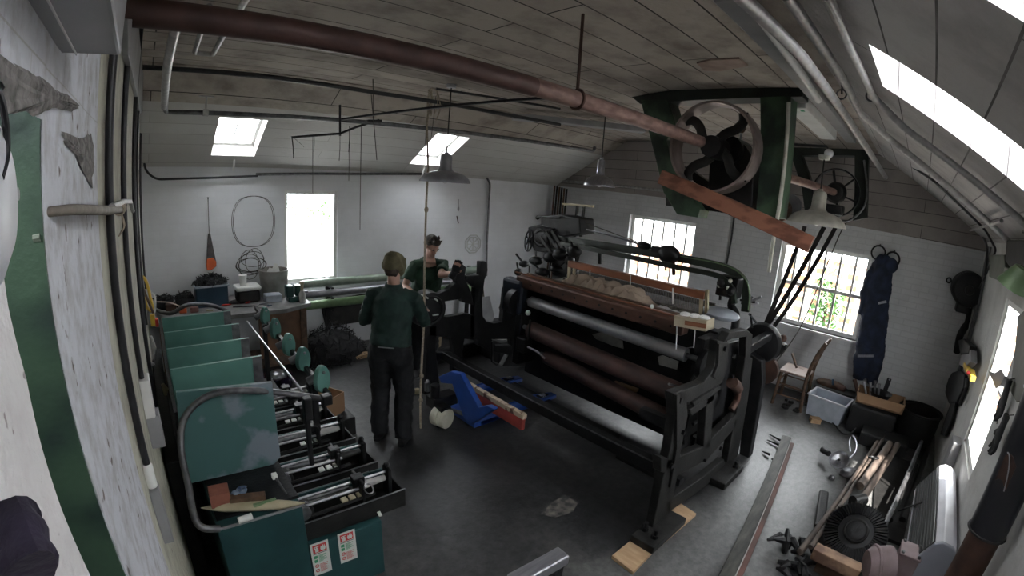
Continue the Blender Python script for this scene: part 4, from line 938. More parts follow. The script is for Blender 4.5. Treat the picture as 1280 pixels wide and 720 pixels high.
MB().lathe([(.155, 0), (.16, .01), (.19, .33), (.197, .34), (.197, .35), (.18, .35), (.15, .02), (.001, .02)], c, Z3, 36, caps=False).build('bucket_body', mat('dull_bucket', (.33, .32, .29), .4, .4, (.2, .19, .17), 7), t, smooth=True)
for k, (dx, dy, a) in enumerate(((-.02, -.03, .2), (.05, .04, -.25), (-.1, .02, .5))):
    MB().prism([c+V((dx-.06, dy, .2)), c+V((dx+.07, dy+.02, .2)), c+V((dx+.05+a*.1, dy+.02, .41-.03*k)), c+V((dx+a*.1, dy, .43-.03*k))], (0, .004, 0)).build('paper_sheet', M_PAPER, t)
t = bx_item('clear_tray', 341, 376, .20, .16, .09, M_CLEARPL, 'small cloudy plastic tray of fittings in front of the metal bucket', 'tray')
# vice
c = at(367, 376, z=ZB); t = thing('bench_vice', c, 'dark green bench vice at the open end of the bench', 'vice')
MB().bb(c.x-.08, c.x+.08, c.y-.07, c.y+.07, ZB, ZB+.06).build('vice_base', mat('vice_green', (.03, .10, .085), .4, .2, (.015, .05, .045), 6), t, bevel=.01)
MB().bb(c.x-.10, c.x-.01, c.y-.06, c.y+.06, ZB+.06, ZB+.20).build('fixed_jaw', MATS['vice_green'], t, bevel=.012)
MB().bb(c.x+.01, c.x+.09, c.y-.06, c.y+.06, ZB+.07, ZB+.20).build('moving_jaw', MATS['vice_green'], t, bevel=.012)
MB().tube([c+V((.09, 0, .10)), c+V((.19, 0, .10))], .018, 12).build('screw', M_STEEL, t, smooth=True)
c2 = at(378, 378, z=ZB); t = thing('grease_bottle', c2, 'small pale spray bottle next to the vice', 'bottle')
MB().lathe([(.04, 0), (.042, .01), (.04, .11), (.02, .15)], c2, Z3, 18).build('bottle_body', M_CLOTHW, t, smooth=True); MB().lathe([(.018, .15), (.02, .22), (.03, .23), (.028, .26)], c2, Z3, 14).build('nozzle', M_WOODPL, t, smooth=True)
# hand tools strewn about
rnd = random.Random(11)
ZT = ZB
for i, (x, y, L, ang, m, kind, lb) in enumerate(((283, 381, .12, .1, M_REDPL, 'red', 'red-handled tool on the bench nearest the blue tub'), (299, 378, .30, -.1, M_BLACK, 'b', 'long black bar tool lying along the bench'), (305, 383, .26, -.2, M_BLACK2, 'b', 'black file lying at the bench front edge'), (310, 378, .07, .3, M_REDPL, 'r', 'small red plastic pot among the tools'), (318, 375, .12, .4, M_STEEL, 's', 'bright steel spanner among the bench tools'), (331, 379, .16, .25, M_STEEL, 's', 'steel rule lying before the clear tray'), (337, 382, .06, 0, M_BIN, 'k', 'dark blue knob at the bench front edge'), (292, 375, .10, .5, M_CLOTHW, 'c', 'pale chisel beside the black tub'), (262, 388, .09, -.6, M_WOODPL, 'w', 'pale wooden peg near the grey hose'), (326, 384, .10, 0, M_CLOTHW, 'x', 'small pale strip at the bench edge below the steel rule'))):
    c = at(x, y, z=ZB+.012); d = V((math.cos(ang), math.sin(ang), 0))*L/2
    tag(MB().tube([c-d, c-d*.6, c+d*.6, c+d], [.006, .012 if L < .25 else .008, .008, .004], 8).build('hand_tool', m, smooth=True), lb, 'tool', None)
tag(MB().tube(spline([at(190, 385, z=.9), at(212, 392, z=.98), at(235, 381, z=1.08), at(265, 382, z=1.02), at(287, 390, z=.93)], 6), .022, 10).build('grey_hose', M_GREYSTEEL, smooth=True), 'thick grey hose arching over the front of the bench', 'hose')
for x, y, sz, m, lb in ((229, 391, .07, M_ORANGE, 'orange plastic clip under the grey hose'), (243, 390, .08, mat('dusky_pink', (.3, .15, .13), .7), 'dusky pink block under the grey hose'), (214, 388, .10, M_RUST, 'rusty brown block beside the grey hose')):
    c = at(x, y, z=.89); tag(MB().box(c+V((0, 0, sz*.4)), (sz*1.2, sz, sz*.8)).build('small_block', m, bevel=.01), lb, 'block')
# yellow level and red/yellow strap tool in the near corner
t = thing('spirit_level', at(187, 392, x=-.03), 'yellow framed tool leaning in the corner of the close wall', 'tool')
MB().tube(spline([at(177, 345, y=4.6), at(183, 352, y=4.6), at(188, 372, y=4.6), at(191, 388, y=4.6), at(184, 384, y=4.6), at(178, 360, y=4.6)], 5), .014, 8).build('yellow_frame', M_YELLOW, t, smooth=True)
MB().bar(at(178, 358, y=4.5), at(192, 392, y=4.5), .05, .02).build('wood_blade', M_WOODDK, t)
t = thing('ratchet_strap', at(193, 402, y=4.2), 'yellow and red ratchet hanging by the close wall', 'strap'); MB().box(at(191, 400, y=4.2), (.04, .05, .1)).build('yellow_block', M_YELLOW, t, bevel=.008); MB().box(at(196, 403, y=4.2), (.03, .05, .07)).build('red_block', M_REDPL, t, bevel=.008)
tag(MB().tube(spline([at(190, 366, y=4.9), at(194, 372, y=4.9), at(194, 385, y=4.9), at(192, 393, y=4.9)], 5), .009, 8).build('white_cable', M_WHITEP, smooth=True), 'white cable looping beside the yellow tool', 'cable')
tag(MB().tube(spline([at(192, 377, y=5.3), at(210, 378, y=5.3), at(225, 383, y=5.3)], 5), .007, 8).build('pink_cable', mat('pinkish_cable', (.5, .38, .34), .6), smooth=True), 'pinkish cable lying over the bench corner', 'cable')
# clutter between the close wall and the machine
for (x0, y0, x1, y1, yy, m, lb) in ((188, 420, 192, 450, 3.6, M_CLOTHW, 'crumpled white paper wedged by the close wall'), (186, 455, 193, 458, 3.6, M_STRIP, 'grey rod wedged by the close wall'), (203, 480, 207, 494, 3.2, M_WOODPL, 'scrap of pale wood deep in the gap by the close wall')):
    tag(MB().tube([at(x0, y0, y=yy), at((x0+x1)/2+2, (y0+y1)/2, y=yy), at(x1, y1, y=yy)], [.012, .022, .01], 7).build('wedged_scrap', m), lb, 'scrap')
tag(MB().bb(-.09, .0, 2.6, 4.6, .0, .85).build('gap_filler', M_BLACK, bevel=.01), 'black duct added to darken the gap between machine and close wall', 'filler')  # added black block for the dark void beside the machine

# ================================================================== on the far wall
t = thing('hand_saw', at(262, 320, y=6.18), 'hand saw with orange handle hung by a string on the far wall', 'saw')
MB().prism(pp([(260, 292), (263, 292), (270, 326), (270, 330), (258, 330), (258, 326)], y=6.175), (0, .006, 0)).build('blade', M_SAW, t)
MB().prism(pp([(258.5, 324), (266, 322), (270.5, 327), (270.5, 333), (264, 338), (259, 338), (258, 332)], y=6.165), (0, .024, 0)).build('handle', M_ORANGE, t, bevel=.006)
MB().tube([at(260, 247, y=6.17), at(261.5, 293, y=6.17)], .004, 6).build('string', M_STRING, t); MB().tube([at(260, 247, y=6.2), at(260, 248, y=6.14)], .008, 6).build('nail', M_GREYSTEEL, t)
mb = MB(); c = at(316, 277, y=6.17)
for k, (ax, dx) in enumerate(((0, 0), (.12, .02))):
    pts = [c+V((dx+.27*math.cos(a), 0, .34*math.sin(a)+.02*math.sin(3*a))) for a in [2*PI*i/32+.3 for i in range(33)]]; mb.tube(pts, .0035, 5)
tag(mb.build('wire_coil', M_STRING), 'large loop of thin wire hung on the far wall', 'wire')
mb = MB(); rnd = random.Random(8); c = at(316, 328, y=6.12)
for k in range(7):
    o = V((rnd.uniform(-.1, .1), rnd.uniform(-.02, .02), rnd.uniform(-.05, .05))); w_, h_ = rnd.uniform(.08, .2), rnd.uniform(.08, .2)
    mb.tube([c+o+V((w_*math.cos(a), .02*math.sin(2*a), h_*math.sin(a))) for a in [2*PI*i/20 for i in range(21)]], .004, 5)
tag(mb.build('wire_tangle', M_STRING), 'tangle of thin wire beside the metal bucket', 'wire')
t = thing('hanging_hook', at(573, 262, y=6.17), 'small hook tool on a nail of the far wall', 'hook'); MB().tube([at(573, 249, y=6.18), at(573, 264, y=6.17)], .006, 6).build('shank', M_GREYSTEEL, t); MB().ball(at(573, 261, y=6.17), (.02, .015, .04), 8, 6).build('grip', M_STRIP, t); MB().tube([at(571, 270, y=6.17), at(573, 279, y=6.17)], .008, 6).build('red_tip', M_RUST, t)
mb = MB(); c = at(591, 305, y=6.2)
for R_ in (.17, .13):
    mb.tube([c+V((R_*math.cos(a), -.004, R_*.95*math.sin(a))) for a in [2*PI*i/8+.4 for i in range(9)]], .010, 6)
for k in range(4): a = k*PI/4; mb.bar(c+V((.12*math.cos(a), -.006, .12*math.sin(a))), c-V((.12*math.cos(a), .006, .12*math.sin(a))), .014, .01)
struct(mb.build('wall_vent', M_WALLC), 'cracked octagonal plaster vent in the far wall')
pipe('wall_conduit', [at(320, 218, y=6.16), at(450, 217.5, y=6.16), at(607, 219, y=6.16), at(612.5, 229, y=6.16), at(608.5, 305, y=6.16), at(608, 345, y=6.16)], .018, M_GREYSTEEL, 'steel conduit crossing above the tall window and dropping near the corner', 'conduit', bend=.05)
pipe('wall_conduit', [at(179, 178, y=6.14), at(181, 213, y=6.14), at(195, 224.5, y=6.14), at(255, 222.5, y=6.14), at(322, 220, y=6.14)], .014, M_BLKPIPE, 'thin black conduit from the close corner along the far wall', 'conduit', bend=.12)
tag(MB().box(at(180, 172, y=6.1), (.16, .1, .2)).build('junction_box', M_WHITEP, bevel=.01), 'white junction box at the top of the close corner', 'box')
# long cloth rollers stored along the far wall
for i, (z, y, r_, m, lb) in enumerate(((1.0, 5.98, .055, mat('pale_green_tube', (.30, .36, .30), .4, .2, (.2, .25, .2), 8), 'topmost long pale green tube racked under the tall window'), (.86, 5.94, .05, M_ALU, 'bright metal tube racked second from the top under the tall window'), (.70, 6.0, .06, M_ENAMELG, 'dull green tube racked third from the top under the tall window'))):
    tag(MB().tube([(1.86, y, z), (4.9, y, z)], r_, 18).build('long_tube', m, smooth=True), lb, 'tube')
mb = MB()
t = thing('tube_rack', (3.2, 6.05, 0), 'dark iron uprights carrying the long tubes along the far wall', 'rack')
for x in (2.25, 3.5, 4.7):
    MB().bb(x-.03, x+.03, 6.06, 6.10, 0, 1.05).build('upright', M_BLACK, t)
    for z in (.94, .8, .63): MB().bb(x-.02, x+.02, 5.88, 6.08, z-.015, z).build('arm', M_BLACK, t)
# dark heap between bench and wall
t = thing('scrap_heap', (2.0, 5.9, 0), 'dark heap of iron scrap on the floor under the long tubes', 'scrap')
swarf(V((2.15, 5.75, .0)), .55, .35, .5, 420, 21, .09).build('scrap', M_SCRAP, t)['kind'] = 'stuff'
tag(MB().prism([V((2.2, 6.05, .35)), V((2.85, 6.05, .35)), V((2.85, 6.12, .75)), V((2.15, 6.12, .7))], (0, .02, 0)).build('dark_board', M_BLACK2), 'dark board leaning on the wall below the long tubes', 'board')
tag(MB().bar(at(440, 447, z=.03), at(462, 442, z=.05), .12, .05, up=(0, 0, 1)).build('wood_piece', M_WOODLT, bevel=.004), 'pale wood scrap on the floor near the scrap heap', 'wood')
# bowl and carton below the bench end
c = at(348, 478, z=.12); t = thing('steel_bowl', c, 'shiny purple-black bowl under the slanting steel rod', 'bowl')
MB().lathe([(.07, 0), (.15, .05), (.18, .13), (.17, .20), (.14, .20), (.15, .13), (.10, .06)], c-V((0, 0, .1)), Z3, 32).build('bowl_body', M_PURPLE, t, smooth=True)
MB().ball(c+V((0, 0, .09)), (.11, .11, .06)).build('bright_cap', M_STEEL, t, smooth=True)
t = thing('cardboard_carton', at(380, 478, z=.1), 'open cardboard carton under the disc rail', 'carton')
c = V((1.38, 3.95, .30)); R_ = Matrix.Rotation(.5, 3, 'Z')
mb = MB()
for dx, dy, sx, sy in ((0, -.13, .30, .01), (0, .13, .30, .01), (-.15, 0, .01, .26), (.15, 0, .01, .26)): mb.box(c+R_ @ V((dx, dy, 0)), (sx, sy, .2), R_)
mb.box(c+V((0, 0, -.1)), (.3, .26, .01), R_); mb.build('carton_walls', M_CARD, t); MB().box(c+V((0, 0, -.03)), (.12, .2, .12), R_).build('inner_box', M_WOODLT, t, bevel=.004)
for x_, y_, lb in ((.95, 4.3, 'beyond the last disc'), (.95, 2.9, 'below the nearest disc')): MB().bb(x_-.02, x_+.02, y_-.02, y_+.02, .44, 1.05).build('rail_post', M_BLACK, mc)
tag(MB().bb(1.2, 1.62, 3.75, 4.5, 0, .19).build('low_shelf_box', M_BLACK2, bevel=.01), 'low dark crate on the floor under the carton', 'crate')
# ================================================================== broad loom
lm = thing('power_loom', (3.6, 2.65, 0), 'huge black cast-iron broad loom with long rollers and an overhead arch rail', 'loom')
def cast(name, polys, y, th, parent, m=None, bevel=.008, label=None):
    mb = MB()
    for P_ in polys: mb.prism(pp(P_, y=y), (0, th, 0))
    o = mb.build(name, m or M_BLACK2, parent, bevel=bevel)
    if label: o['label'] = label
    return o
YR, YL = 1.15, 4.16
cast('end_frame', [
    [(842, 492), (858, 487), (860, 520), (852, 560), (846, 600), (838, 640), (832, 676), (812, 676), (820, 640), (828, 600), (838, 560), (844, 520)],
    [(842, 492), (862, 485), (880, 478), (892, 462), (896, 440), (897, 426), (911, 428), (910, 455), (903, 478), (885, 494), (862, 506)],
    [(905, 428), (912, 416), (934, 412), (941, 418), (938, 450), (932, 452), (933, 421), (915, 424)],
    [(932, 446), (941, 448), (935, 500), (926, 550), (917, 600), (904, 602), (914, 548), (924, 498)],
    [(826, 572), (842, 574), (880, 558), (922, 516), (923, 530), (885, 574), (845, 596), (826, 590)],
    [(832, 628), (880, 596), (905, 574), (908, 584), (882, 608), (834, 642)],
    [(862, 512), (896, 490), (899, 496), (865, 520)],
    [(884, 492), (893, 490), (888, 560), (879, 562)]], YR, .07, lm)
# ribs, flanges and inner casting of the aisle-side frame
for P_ in ([(846, 494), (850, 493), (851, 560), (842, 610), (838, 610), (846, 560)], [(866, 503), (900, 482), (902, 486), (868, 508)], [(899, 430), (903, 430), (902, 455), (896, 474), (892, 472), (898, 455)]):
    MB().prism(pp(P_, y=YR-.02), (0, .022, 0)).build('rib', M_BLACK2, lm, bevel=.003)
cast('inner_frame', [
    [(850, 505), (862, 500), (866, 530), (858, 580), (850, 596), (846, 596), (856, 560)],
    [(850, 560), (905, 520), (908, 527), (853, 570)], [(870, 470), (900, 450), (903, 456), (873, 478)],
    [(895, 540), (912, 520), (915, 560), (905, 590), (893, 592)], [(858, 590), (898, 585), (898, 592), (858, 600)]], YR+.38, .05, lm, M_BLACK)
for (x, y, r_) in ((849, 500, .02), (853, 540, .018), (905, 436, .02), (916, 445, .02), (914, 470, .018), (838, 582, .02), (900, 560, .02), (910, 585, .02), (880, 575, .015)):
    MB().lathe([(r_, -.02), (r_, .0)], at(x, y, y=YR-.005), Y3, 8).build('bolt_head', M_BLACK, lm)
for (x0, y0, x1, y1, m) in ((866, 530, 905, 505, M_BLACK), (868, 545, 890, 545, M_GREYSTEEL), (862, 575, 900, 548, M_BLACK2), (905, 500, 921, 470, M_GREYSTEEL)):
    MB().tube([at(x0, y0, y=YR+.2), at(x1, y1, y=YR+.2)], .014, 8).build('tie_rod', m, lm, smooth=True)
MB().bb(3.05, 3.12, 1.18, 1.6, .28, .34).build('cross_tie', M_BLACK, lm); MB().bb(2.76, 2.83, 1.15, 1.5, .86, .94).build('cross_tie', M_BLACK, lm, bevel=.006)
cast('gear_plate', [[(905, 430), (930, 424), (932, 460), (920, 520), (905, 545), (890, 540), (888, 500), (903, 480)]], YR+.12, .03, lm, M_BLACK)
for (x, y, r_, yy) in ((880, 455, .13, 1.42), (893, 500, .16, 1.40), (870, 480, .10, 1.45), (905, 470, .11, 1.38), (912, 540, .09, 1.25)):
    c = at(x, y, y=yy); mb = MB(); mb.lathe([(.02, -.03), (r_, -.025), (r_, .025), (.02, .03)], c, Y3, 28); mb.torus(c, Y3, r_*.75, .03, 28, 6); mb.build('side_gear', M_BLACK, lm, smooth=True)
c = at(920, 488, y=1.12); MB().tube(spline([at(915, 478, y=1.13), at(922, 486, y=1.12), at(921, 500, y=1.12), at(914, 512, y=1.13)], 5), [.05]*6+[.03]*10, 12).build('leather_buffer', M_RUST, lm, smooth=True)['label'] = 'rust-brown leather buffer'
# feet
MB().bb(2.50, 2.98, 1.02, 1.22, .035, .10).build('foot', M_BLACK2, lm, bevel=.008)
MB().bb(3.70, 4.15, 1.0, 1.25, .0, .07).build('foot', M_BLACK2, lm, bevel=.008)
for x, y in ((2.60, 1.08), (2.62, 1.18), (4.05, 1.05), (3.8, 1.2)): MB().lathe([(.03, 0), (.03, .03), (.018, .03), (.018, .07)], (x, y, .07 if x > 3 else .10), Z3, 8).build('foot_bolt', M_BLACK, lm)
# left end frame
cast('end_frame', [
    [(632, 362), (640, 350), (662, 352), (665, 400), (660, 420), (656, 440), (668, 458), (628, 458), (640, 436), (637, 415), (628, 402)],
    [(588, 394), (603, 394), (609, 402), (618, 404), (629, 402), (634, 396), (642, 400), (642, 424), (588, 424)],
    [(601, 327), (609, 327), (610, 338), (606, 350), (603, 375), (604, 396), (592, 396), (594, 360), (583, 352), (583, 345), (600, 344)],
    [(571, 334), (577, 329), (583, 334), (581, 346), (588, 362), (593, 382), (578, 378), (570, 352)],
    [(541, 371), (560, 362), (572, 352), (582, 362), (576, 374), (545, 379)],
    [(536, 395), (560, 396), (582, 392), (593, 394), (593, 425), (536, 420)],
    [(529, 392), (547, 392), (545, 440), (551, 494), (531, 494), (534, 440)],
    [(564, 418), (582, 418), (578, 440), (580, 466), (566, 466), (567, 440)],
    [(546, 441), (566, 441), (566, 450), (556, 447), (547, 452)],
    [(596, 420), (612, 420), (620, 432), (640, 432), (640, 444), (616, 440), (598, 432)]], YL, .08, lm, M_BLACK)
c = at(534, 386, y=4.02); mb = MB(); mb.lathe([(.05, -.08), (.19, -.07), (.20, .07), (.05, .08)], c, Y3, 32); mb.torus(c+V((0, -.08, 0)), Y3, .14, .02, 28, 8); mb.build('friction_drum', M_BLACK, lm, smooth=True)
for (x, y, a, b) in ((527, 368, 535, 373), (543, 373, 547, 376), (541, 394, 548, 393)): MB().tube([at(x, y, y=3.92), at(a, b, y=3.92)], .009, 8).build('bright_bolt', M_STKW, lm)
for (x, y, w_, h_, lb) in ((557, 428, .17, .26, 'pale barrel seen through the frame'), (575, 414, .12, .2, 'brown drum')):
    pass
c = at(617, 412, y=4.25)
t_ = at(629, 384, y=4.3); mb = MB(); mb.torus(t_, V((.3, -1, .1)), .075, .012, 24, 6); 
for k in range(3): a = k*PI/3; mb.bar(t_+X3*.07*math.cos(a)+Z3*.07*math.sin(a), t_-X3*.07*math.cos(a)-Z3*.07*math.sin(a), .012, .012)
mb.build('small_handwheel', M_BLACK, lm, smooth=True)
MB().tube([at(615, 427, y=4.1), at(615, 452, y=4.1), at(621, 456, y=4.1)], .015, 8).build('pedal_rod', M_BLACK, lm)
# rollers
def roller(name, a, b, r, m, jr=.025, ext=.12, lab=None):
    a, b = V(a), V(b); d = (b-a).normalized(); o = MB().tube([a, b], r, 28).build(name, m, lm, smooth=True)
    MB().tube([a-d*ext, b+d*ext], jr, 12).build('journal', M_GREYSTEEL, o, smooth=True)
    if lab: o['label'] = lab
    return o
XR = 3.65
roller('bright_roller', at(664, 377, x=XR), at(858, 444, x=XR), .062, mat('roller_steel', (.50, .50, .52), .34, .55, (.26, .26, .27), 5, stretch=(1, .4, 1)), lab='bright steel take-up roller')
mr = roller('brown_roller', at(664, 412, x=XR), at(850, 492, x=XR), .095, M_REDROLL, lab='thick brown cloth roller')
roller('low_roller', at(684, 446, z=.50), at(838, 525, z=.50), .085, M_REDROLL, lab='low brown roller')
# breast beam with peg holes
a, b = at(650, 352, x=3.62), at(858, 408, x=3.62); a.z = b.z = (a.z+b.z)/2
bbm = MB().bar(a, b, .14, .13, up=(0, 0, 1)).build('breast_beam', mat('copper_brown_beam', (.17, .085, .06), .4, .3, (.075, .042, .032), 5, stretch=(2, .7, 2)), lm, bevel=.02)
MB().bar(a+V((.12, 0, .06)), b+V((.12, 0, .06)), .05, .04, up=(0, 0, 1)).build('temple_rail', M_WOODDK, lm, bevel=.006)
MB().bar(a+V((.02, .1, .075)), b+V((.02, -.0, .075)), .02, .015, up=(0, 0, 1)).build('wooden_strip', M_WOODRED, bbm)
for i in range(12):
    q = a.lerp(b, .12+.075*i); MB().tube([q+V((-.075, 0, .0)), q+V((-.068, 0, .0))], .012, 8).build('peg_hole', M_BLACK, bbm)
MB().bar(at(735, 398, x=3.75), at(838, 432, x=3.75), .015, .02).build('bright_strip', M_STEEL, lm)
# dark panels added inside to blacken gaps and block gable window light
mb = MB(); mb.bb(4.0, 4.12, 1.5, 3.9, .10, 1.30); mb.bb(3.72, 4.3, 1.5, 1.58, .3, 1.28); mb.bb(3.72, 4.3, 3.75, 3.85, .3, 1.30); mb.bb(4.05, 4.2, 1.5, 3.85, .28, .52)
mb.build('dark_backing', M_BLACK, lm, bevel=.006)
MB().bb(3.52, 3.66, 3.60, 3.92, .98, 1.38).build('gear_case', mat('blue_black_casting', (.025, .035, .055), .4, .3, (.01, .012, .018), 8), lm, bevel=.04)
c = at(648, 378, x=3.55); MB().lathe([(.02, -.05), (.15, -.045), (.15, .045), (.02, .05)], c+V((0, .04, 0)), Y3, 28).build('gear_wheel', M_BLACK, lm, smooth=True)
for p_, r_ in (((660, 391), .03), ((815, 383), .02)): MB().ball(at(*p_, x=3.6), (r_, r_, r_)).build('polished_boss', M_STKW, lm, smooth=True)
for P_ in ([(740, 418), (752, 415), (778, 426), (779, 436), (768, 433), (745, 424)], [(822, 446), (828, 444), (848, 452), (846, 462), (824, 456)]):
    MB().prism(pp(P_, x=3.98), (.01, 0, 0)).build('grey_rag', M_CLOTHW, lm)
MB().bar(at(768, 478, z=.48), at(797, 488, z=.48), .05, .03).build('wood_slip', M_WOODLT, lm)
for a_, b_ in (((836, 480), (858, 486)), ((700, 427), (705, 420))): MB().tube([at(*a_, y=1.6 if a_[0] > 800 else 3.5), at(*b_, y=1.6 if a_[0] > 800 else 3.5)], .01, 8).build('lever', M_STEEL, lm)
MB().box(at(655, 430, x=3.6), (.14, .14, .18)).build('bearing_box', M_BLACK, lm, bevel=.02)
MB().tube([at(660, 425, x=3.55), at(663, 400, x=3.55)], .012, 8).build('link_rod', M_BLACK2, lm)
MB().tube(spline([at(660, 434, x=3.3), at(672, 440, x=3.2), at(681, 448, x=3.2)], 4), .012, 8).build('hook_lever', M_GREYSTEEL, lm)
# front rail and tray
a, b = at(556, 458, x=2.86), at(822, 584, x=2.86); a.z = b.z = .49
MB().bar(a, b, .10, .09, up=(0, 0, 1)).build('front_rail', M_BLACK, lm, bevel=.006)
MB().bar(a+V((-.04, 0, .048)), b+V((-.04, 0, .048)), .012, .008, up=(0, 0, 1)).build('rail_edge', M_GREYSTEEL, lm)
tp = [V((2.92, 1.22, .50)), V((3.02, 1.25, .50)), V((3.2, 1.38, .50)), V((3.26, 1.5, .50)), V((3.26, 2.5, .50)), V((2.92, 2.9, .50))]
MB().tube(spline([b+V((0, .12, 0)), b+V((.05, .02, 0)), b+V((.16, -.03, .02)), b+V((.28, .02, .04))], 5), .045, 10).build('curved_rail_end', M_BLACK, lm, smooth=True)
struct(MB().prism([V((p.x, p.y, 0)) for p in pp([(676, 643), (690, 628), (706, 619), (722, 629), (716, 640), (694, 647)], z=0)], (0, 0, .0015)).build('floor_scrape', mat('scraped_concrete', (.17, .15, .13), .7, 0, (.045, .045, .045), 16, lo=.40, hi=.72)), 'pale scrape on the floor')
for (x0, x1, y0, y1) in ((3.5, 3.62, 2.1, 3.3), (3.4, 3.6, 1.5, 2.0), (3.62, 3.75, 2.2, 3.8)):
    MB().bb(x0, x1, y0, y1, .0, .05).build('floor_beam', M_BLACK2, lm, bevel=.005)
# arch rail
def rail(pts, w_, h_, x): return [at(px, py, x=x) for px, py in pts]
def strip(name, pts, h, d, m, parent):
    """flat band following points, h high, d deep (x)"""
    mb = MB(); vs = []; n = len(pts)
    for i, p in enumerate(pts):
        t = (pts[min(i+1, n-1)]-pts[max(i-1, 0)]).normalized(); u = X3.cross(t).normalized()
        vs += [p-u*h/2, p-u*h/2+X3*d, p+u*h/2+X3*d, p+u*h/2]
    fs = [(4*i+k, 4*i+(k+1) % 4, 4*i+4+(k+1) % 4, 4*i+4+k) for i in range(n-1) for k in range(4)]+[(0, 1, 2, 3), (4*n-4, 4*n-3, 4*n-2, 4*n-1)]
    mb.add(vs, fs); return mb.build(name, m, parent, bevel=.004)
XA = 4.5
M_ARCH = mat('arch_rail_paint', (.032, .045, .034), .4, .1, (.012, .016, .013), 5)
o1 = spline([at(x, y, x=XA) for x, y in ((697, 299), (760, 308), (840, 321), (897, 333), (915, 340), (928, 352), (932, 368), (931, 390))], 6)
strip('arch_rail', o1, .085, .05, M_ARCH, lm)
o2 = spline([at(x, y, x=XA-.22) for x, y in ((700, 304), (770, 318), (840, 333), (890, 343), (906, 351), (915, 364), (917, 380))], 6)
strip('arch_rail', o2, .05, .04, M_ARCH, lm)
a, b = at(700, 295, x=XA+.04), at(905, 331, x=XA+.04)
strip('arch_rail_glint', spline([at(x, y, x=XA-.005) for x, y in ((820, 315), (860, 322), (897, 329), (918, 337), (932, 350), (936, 366), (935, 388))], 5), .012, .008, M_ENAMELG, lm)  # thin green strip paints the light caught along the rail edge
for x, y, h in ((716, 300, 40), (749, 308, 26), (906, 340, 18)):
    pass
cbx = at(912, 358, x=XA-.1); mb = MB(); mb.box(cbx, (.16, .22, .2)); mb.ball(cbx+V((-.1, .05, .03)), .05, 10, 8); mb.ball(cbx+V((-.1, -.06, -.02)), .05, 10, 8); mb.build('cam_box', M_BLACK, lm, bevel=.02)
for p_ in ((899, 357), (910, 360), (913, 351)): MB().ball(at(*p_, x=4.28), .022, 8, 6).build('oil_button', M_ENAMELW, lm, smooth=True)
MB().tube(spline([at(918, 370, x=XA-.1), at(914, 382, x=XA-.1), at(920, 394, x=XA-.15), at(918, 412, x=XA-.25)], 5), .04, 10).build('arch_post', M_BLACK, lm, smooth=True)
MB().tube([at(902, 345, x=4.4), at(900, 375, x=4.4)], .014, 8).build('thin_post', M_BLACK, lm)
c = at(836, 318, x=4.45); mb = MB(); mb.ball(c, (.09, .13, .10)); mb.box(c+V((0, .12, .03)), (.1, .14, .06)); mb.build('pulley_block', M_BLACK, lm, smooth=True)
for (x, y) in ((842, 336), (832, 330)): MB().tube([at(x, y-10, x=4.4), at(x, y+8, x=4.4)], .02 if x > 840 else .01, 8).build('hanging_hook', M_RUST if x > 840 else M_BLACK, lm, smooth=True)
MB().ball(at(805, 307, x=4.5), (.05, .09, .045)).build('oil_lump', M_BLACK2, lm, smooth=True)
MB().tube(spline([at(733, 279, x=4.6), at(790, 300, x=4.5), at(838, 314, x=4.5)], 5), .006, 6).build('draw_cord', M_STRING, lm)
MB().tube(spline([at(733, 287, x=4.6), at(770, 296, x=4.5), at(820, 312, x=4.5)], 5), .012, 6).build('draw_rod', M_GREYSTEEL, lm)
# dobby head
dh = at(690, 300, x=4.62)
mb = MB(); mb.prism(pp([(676, 270), (700, 268), (724, 273), (726, 292), (700, 296), (676, 288)], x=4.55), (.3, 0, 0)); mb.prism(pp([(660, 284), (676, 280), (686, 294), (684, 316), (668, 314), (660, 300)], x=4.6), (.2, 0, 0)); mb.build('dobby_head', M_BLACK, lm, bevel=.012)
c = at(684, 297, x=4.55); mb = MB(); mb.lathe([(.03, -.14), (.14, -.12), (.14, .12), (.03, .14)], c, Y3, 24); mb.torus(c+V((0, -.13, 0)), Y3, .10, .02, 24, 6); mb.torus(c+V((-.12, 0, 0)), X3, .10, .015, 24, 6); mb.build('dobby_cylinder', M_BLACK2, lm, smooth=True)
c = at(661, 301, x=4.55); mb = MB(); ax = V((-1, .45, .1)).normalized(); mb.torus(c, ax, .145, .011, 32, 6); s_, u_ = frame_of(ax)
for k in range(3): a_ = k*PI/3+.4; e = s_*math.cos(a_)+u_*math.sin(a_); mb.bar(c+e*.14, c-e*.14, .014, .014)
mb.ball(c, .03, 8, 6); mb.build('dobby_handwheel', M_BLACK, lm, smooth=True)
MB().tube(spline([at(671, 272, x=4.55), at(676, 271, x=4.5), at(700, 272, x=4.5)], 4), .016, 8).build('lever_arm', M_BLACK, lm)
MB().ball(at(672, 272, x=4.55), .03, 8, 6).build('lever_knob', M_BLACK, lm, smooth=True)
for (x0, y0, x1, y1) in ((683, 290, 697, 310), (690, 288, 705, 312), (676, 296, 690, 318)): MB().bar(at(x0, y0, x=4.42), at(x1, y1, x=4.42), .03, .04).build('jack_lever', M_BLACK2, lm)
mb = MB(); rnd = random.Random(5)
for (x, y, r_) in ((700, 318, .10), (718, 314, .09), (688, 322, .09), (670, 326, .10), (655, 330, .08), (695, 336, .09), (678, 340, .10), (662, 346, .08), (648, 340, .06), (712, 326, .07)):
    c = at(x, y, x=4.3); mb.ball(c, (r_, r_*rnd.uniform(.7, 1.2), r_*rnd.uniform(.5, .9)), 10, 7); mb.tube([c, c+V((rnd.uniform(-.1, .1), rnd.uniform(-.15, .15), .12))], .014, 6)
mb.build('shedding_linkage', M_BLACK, lm, smooth=True)
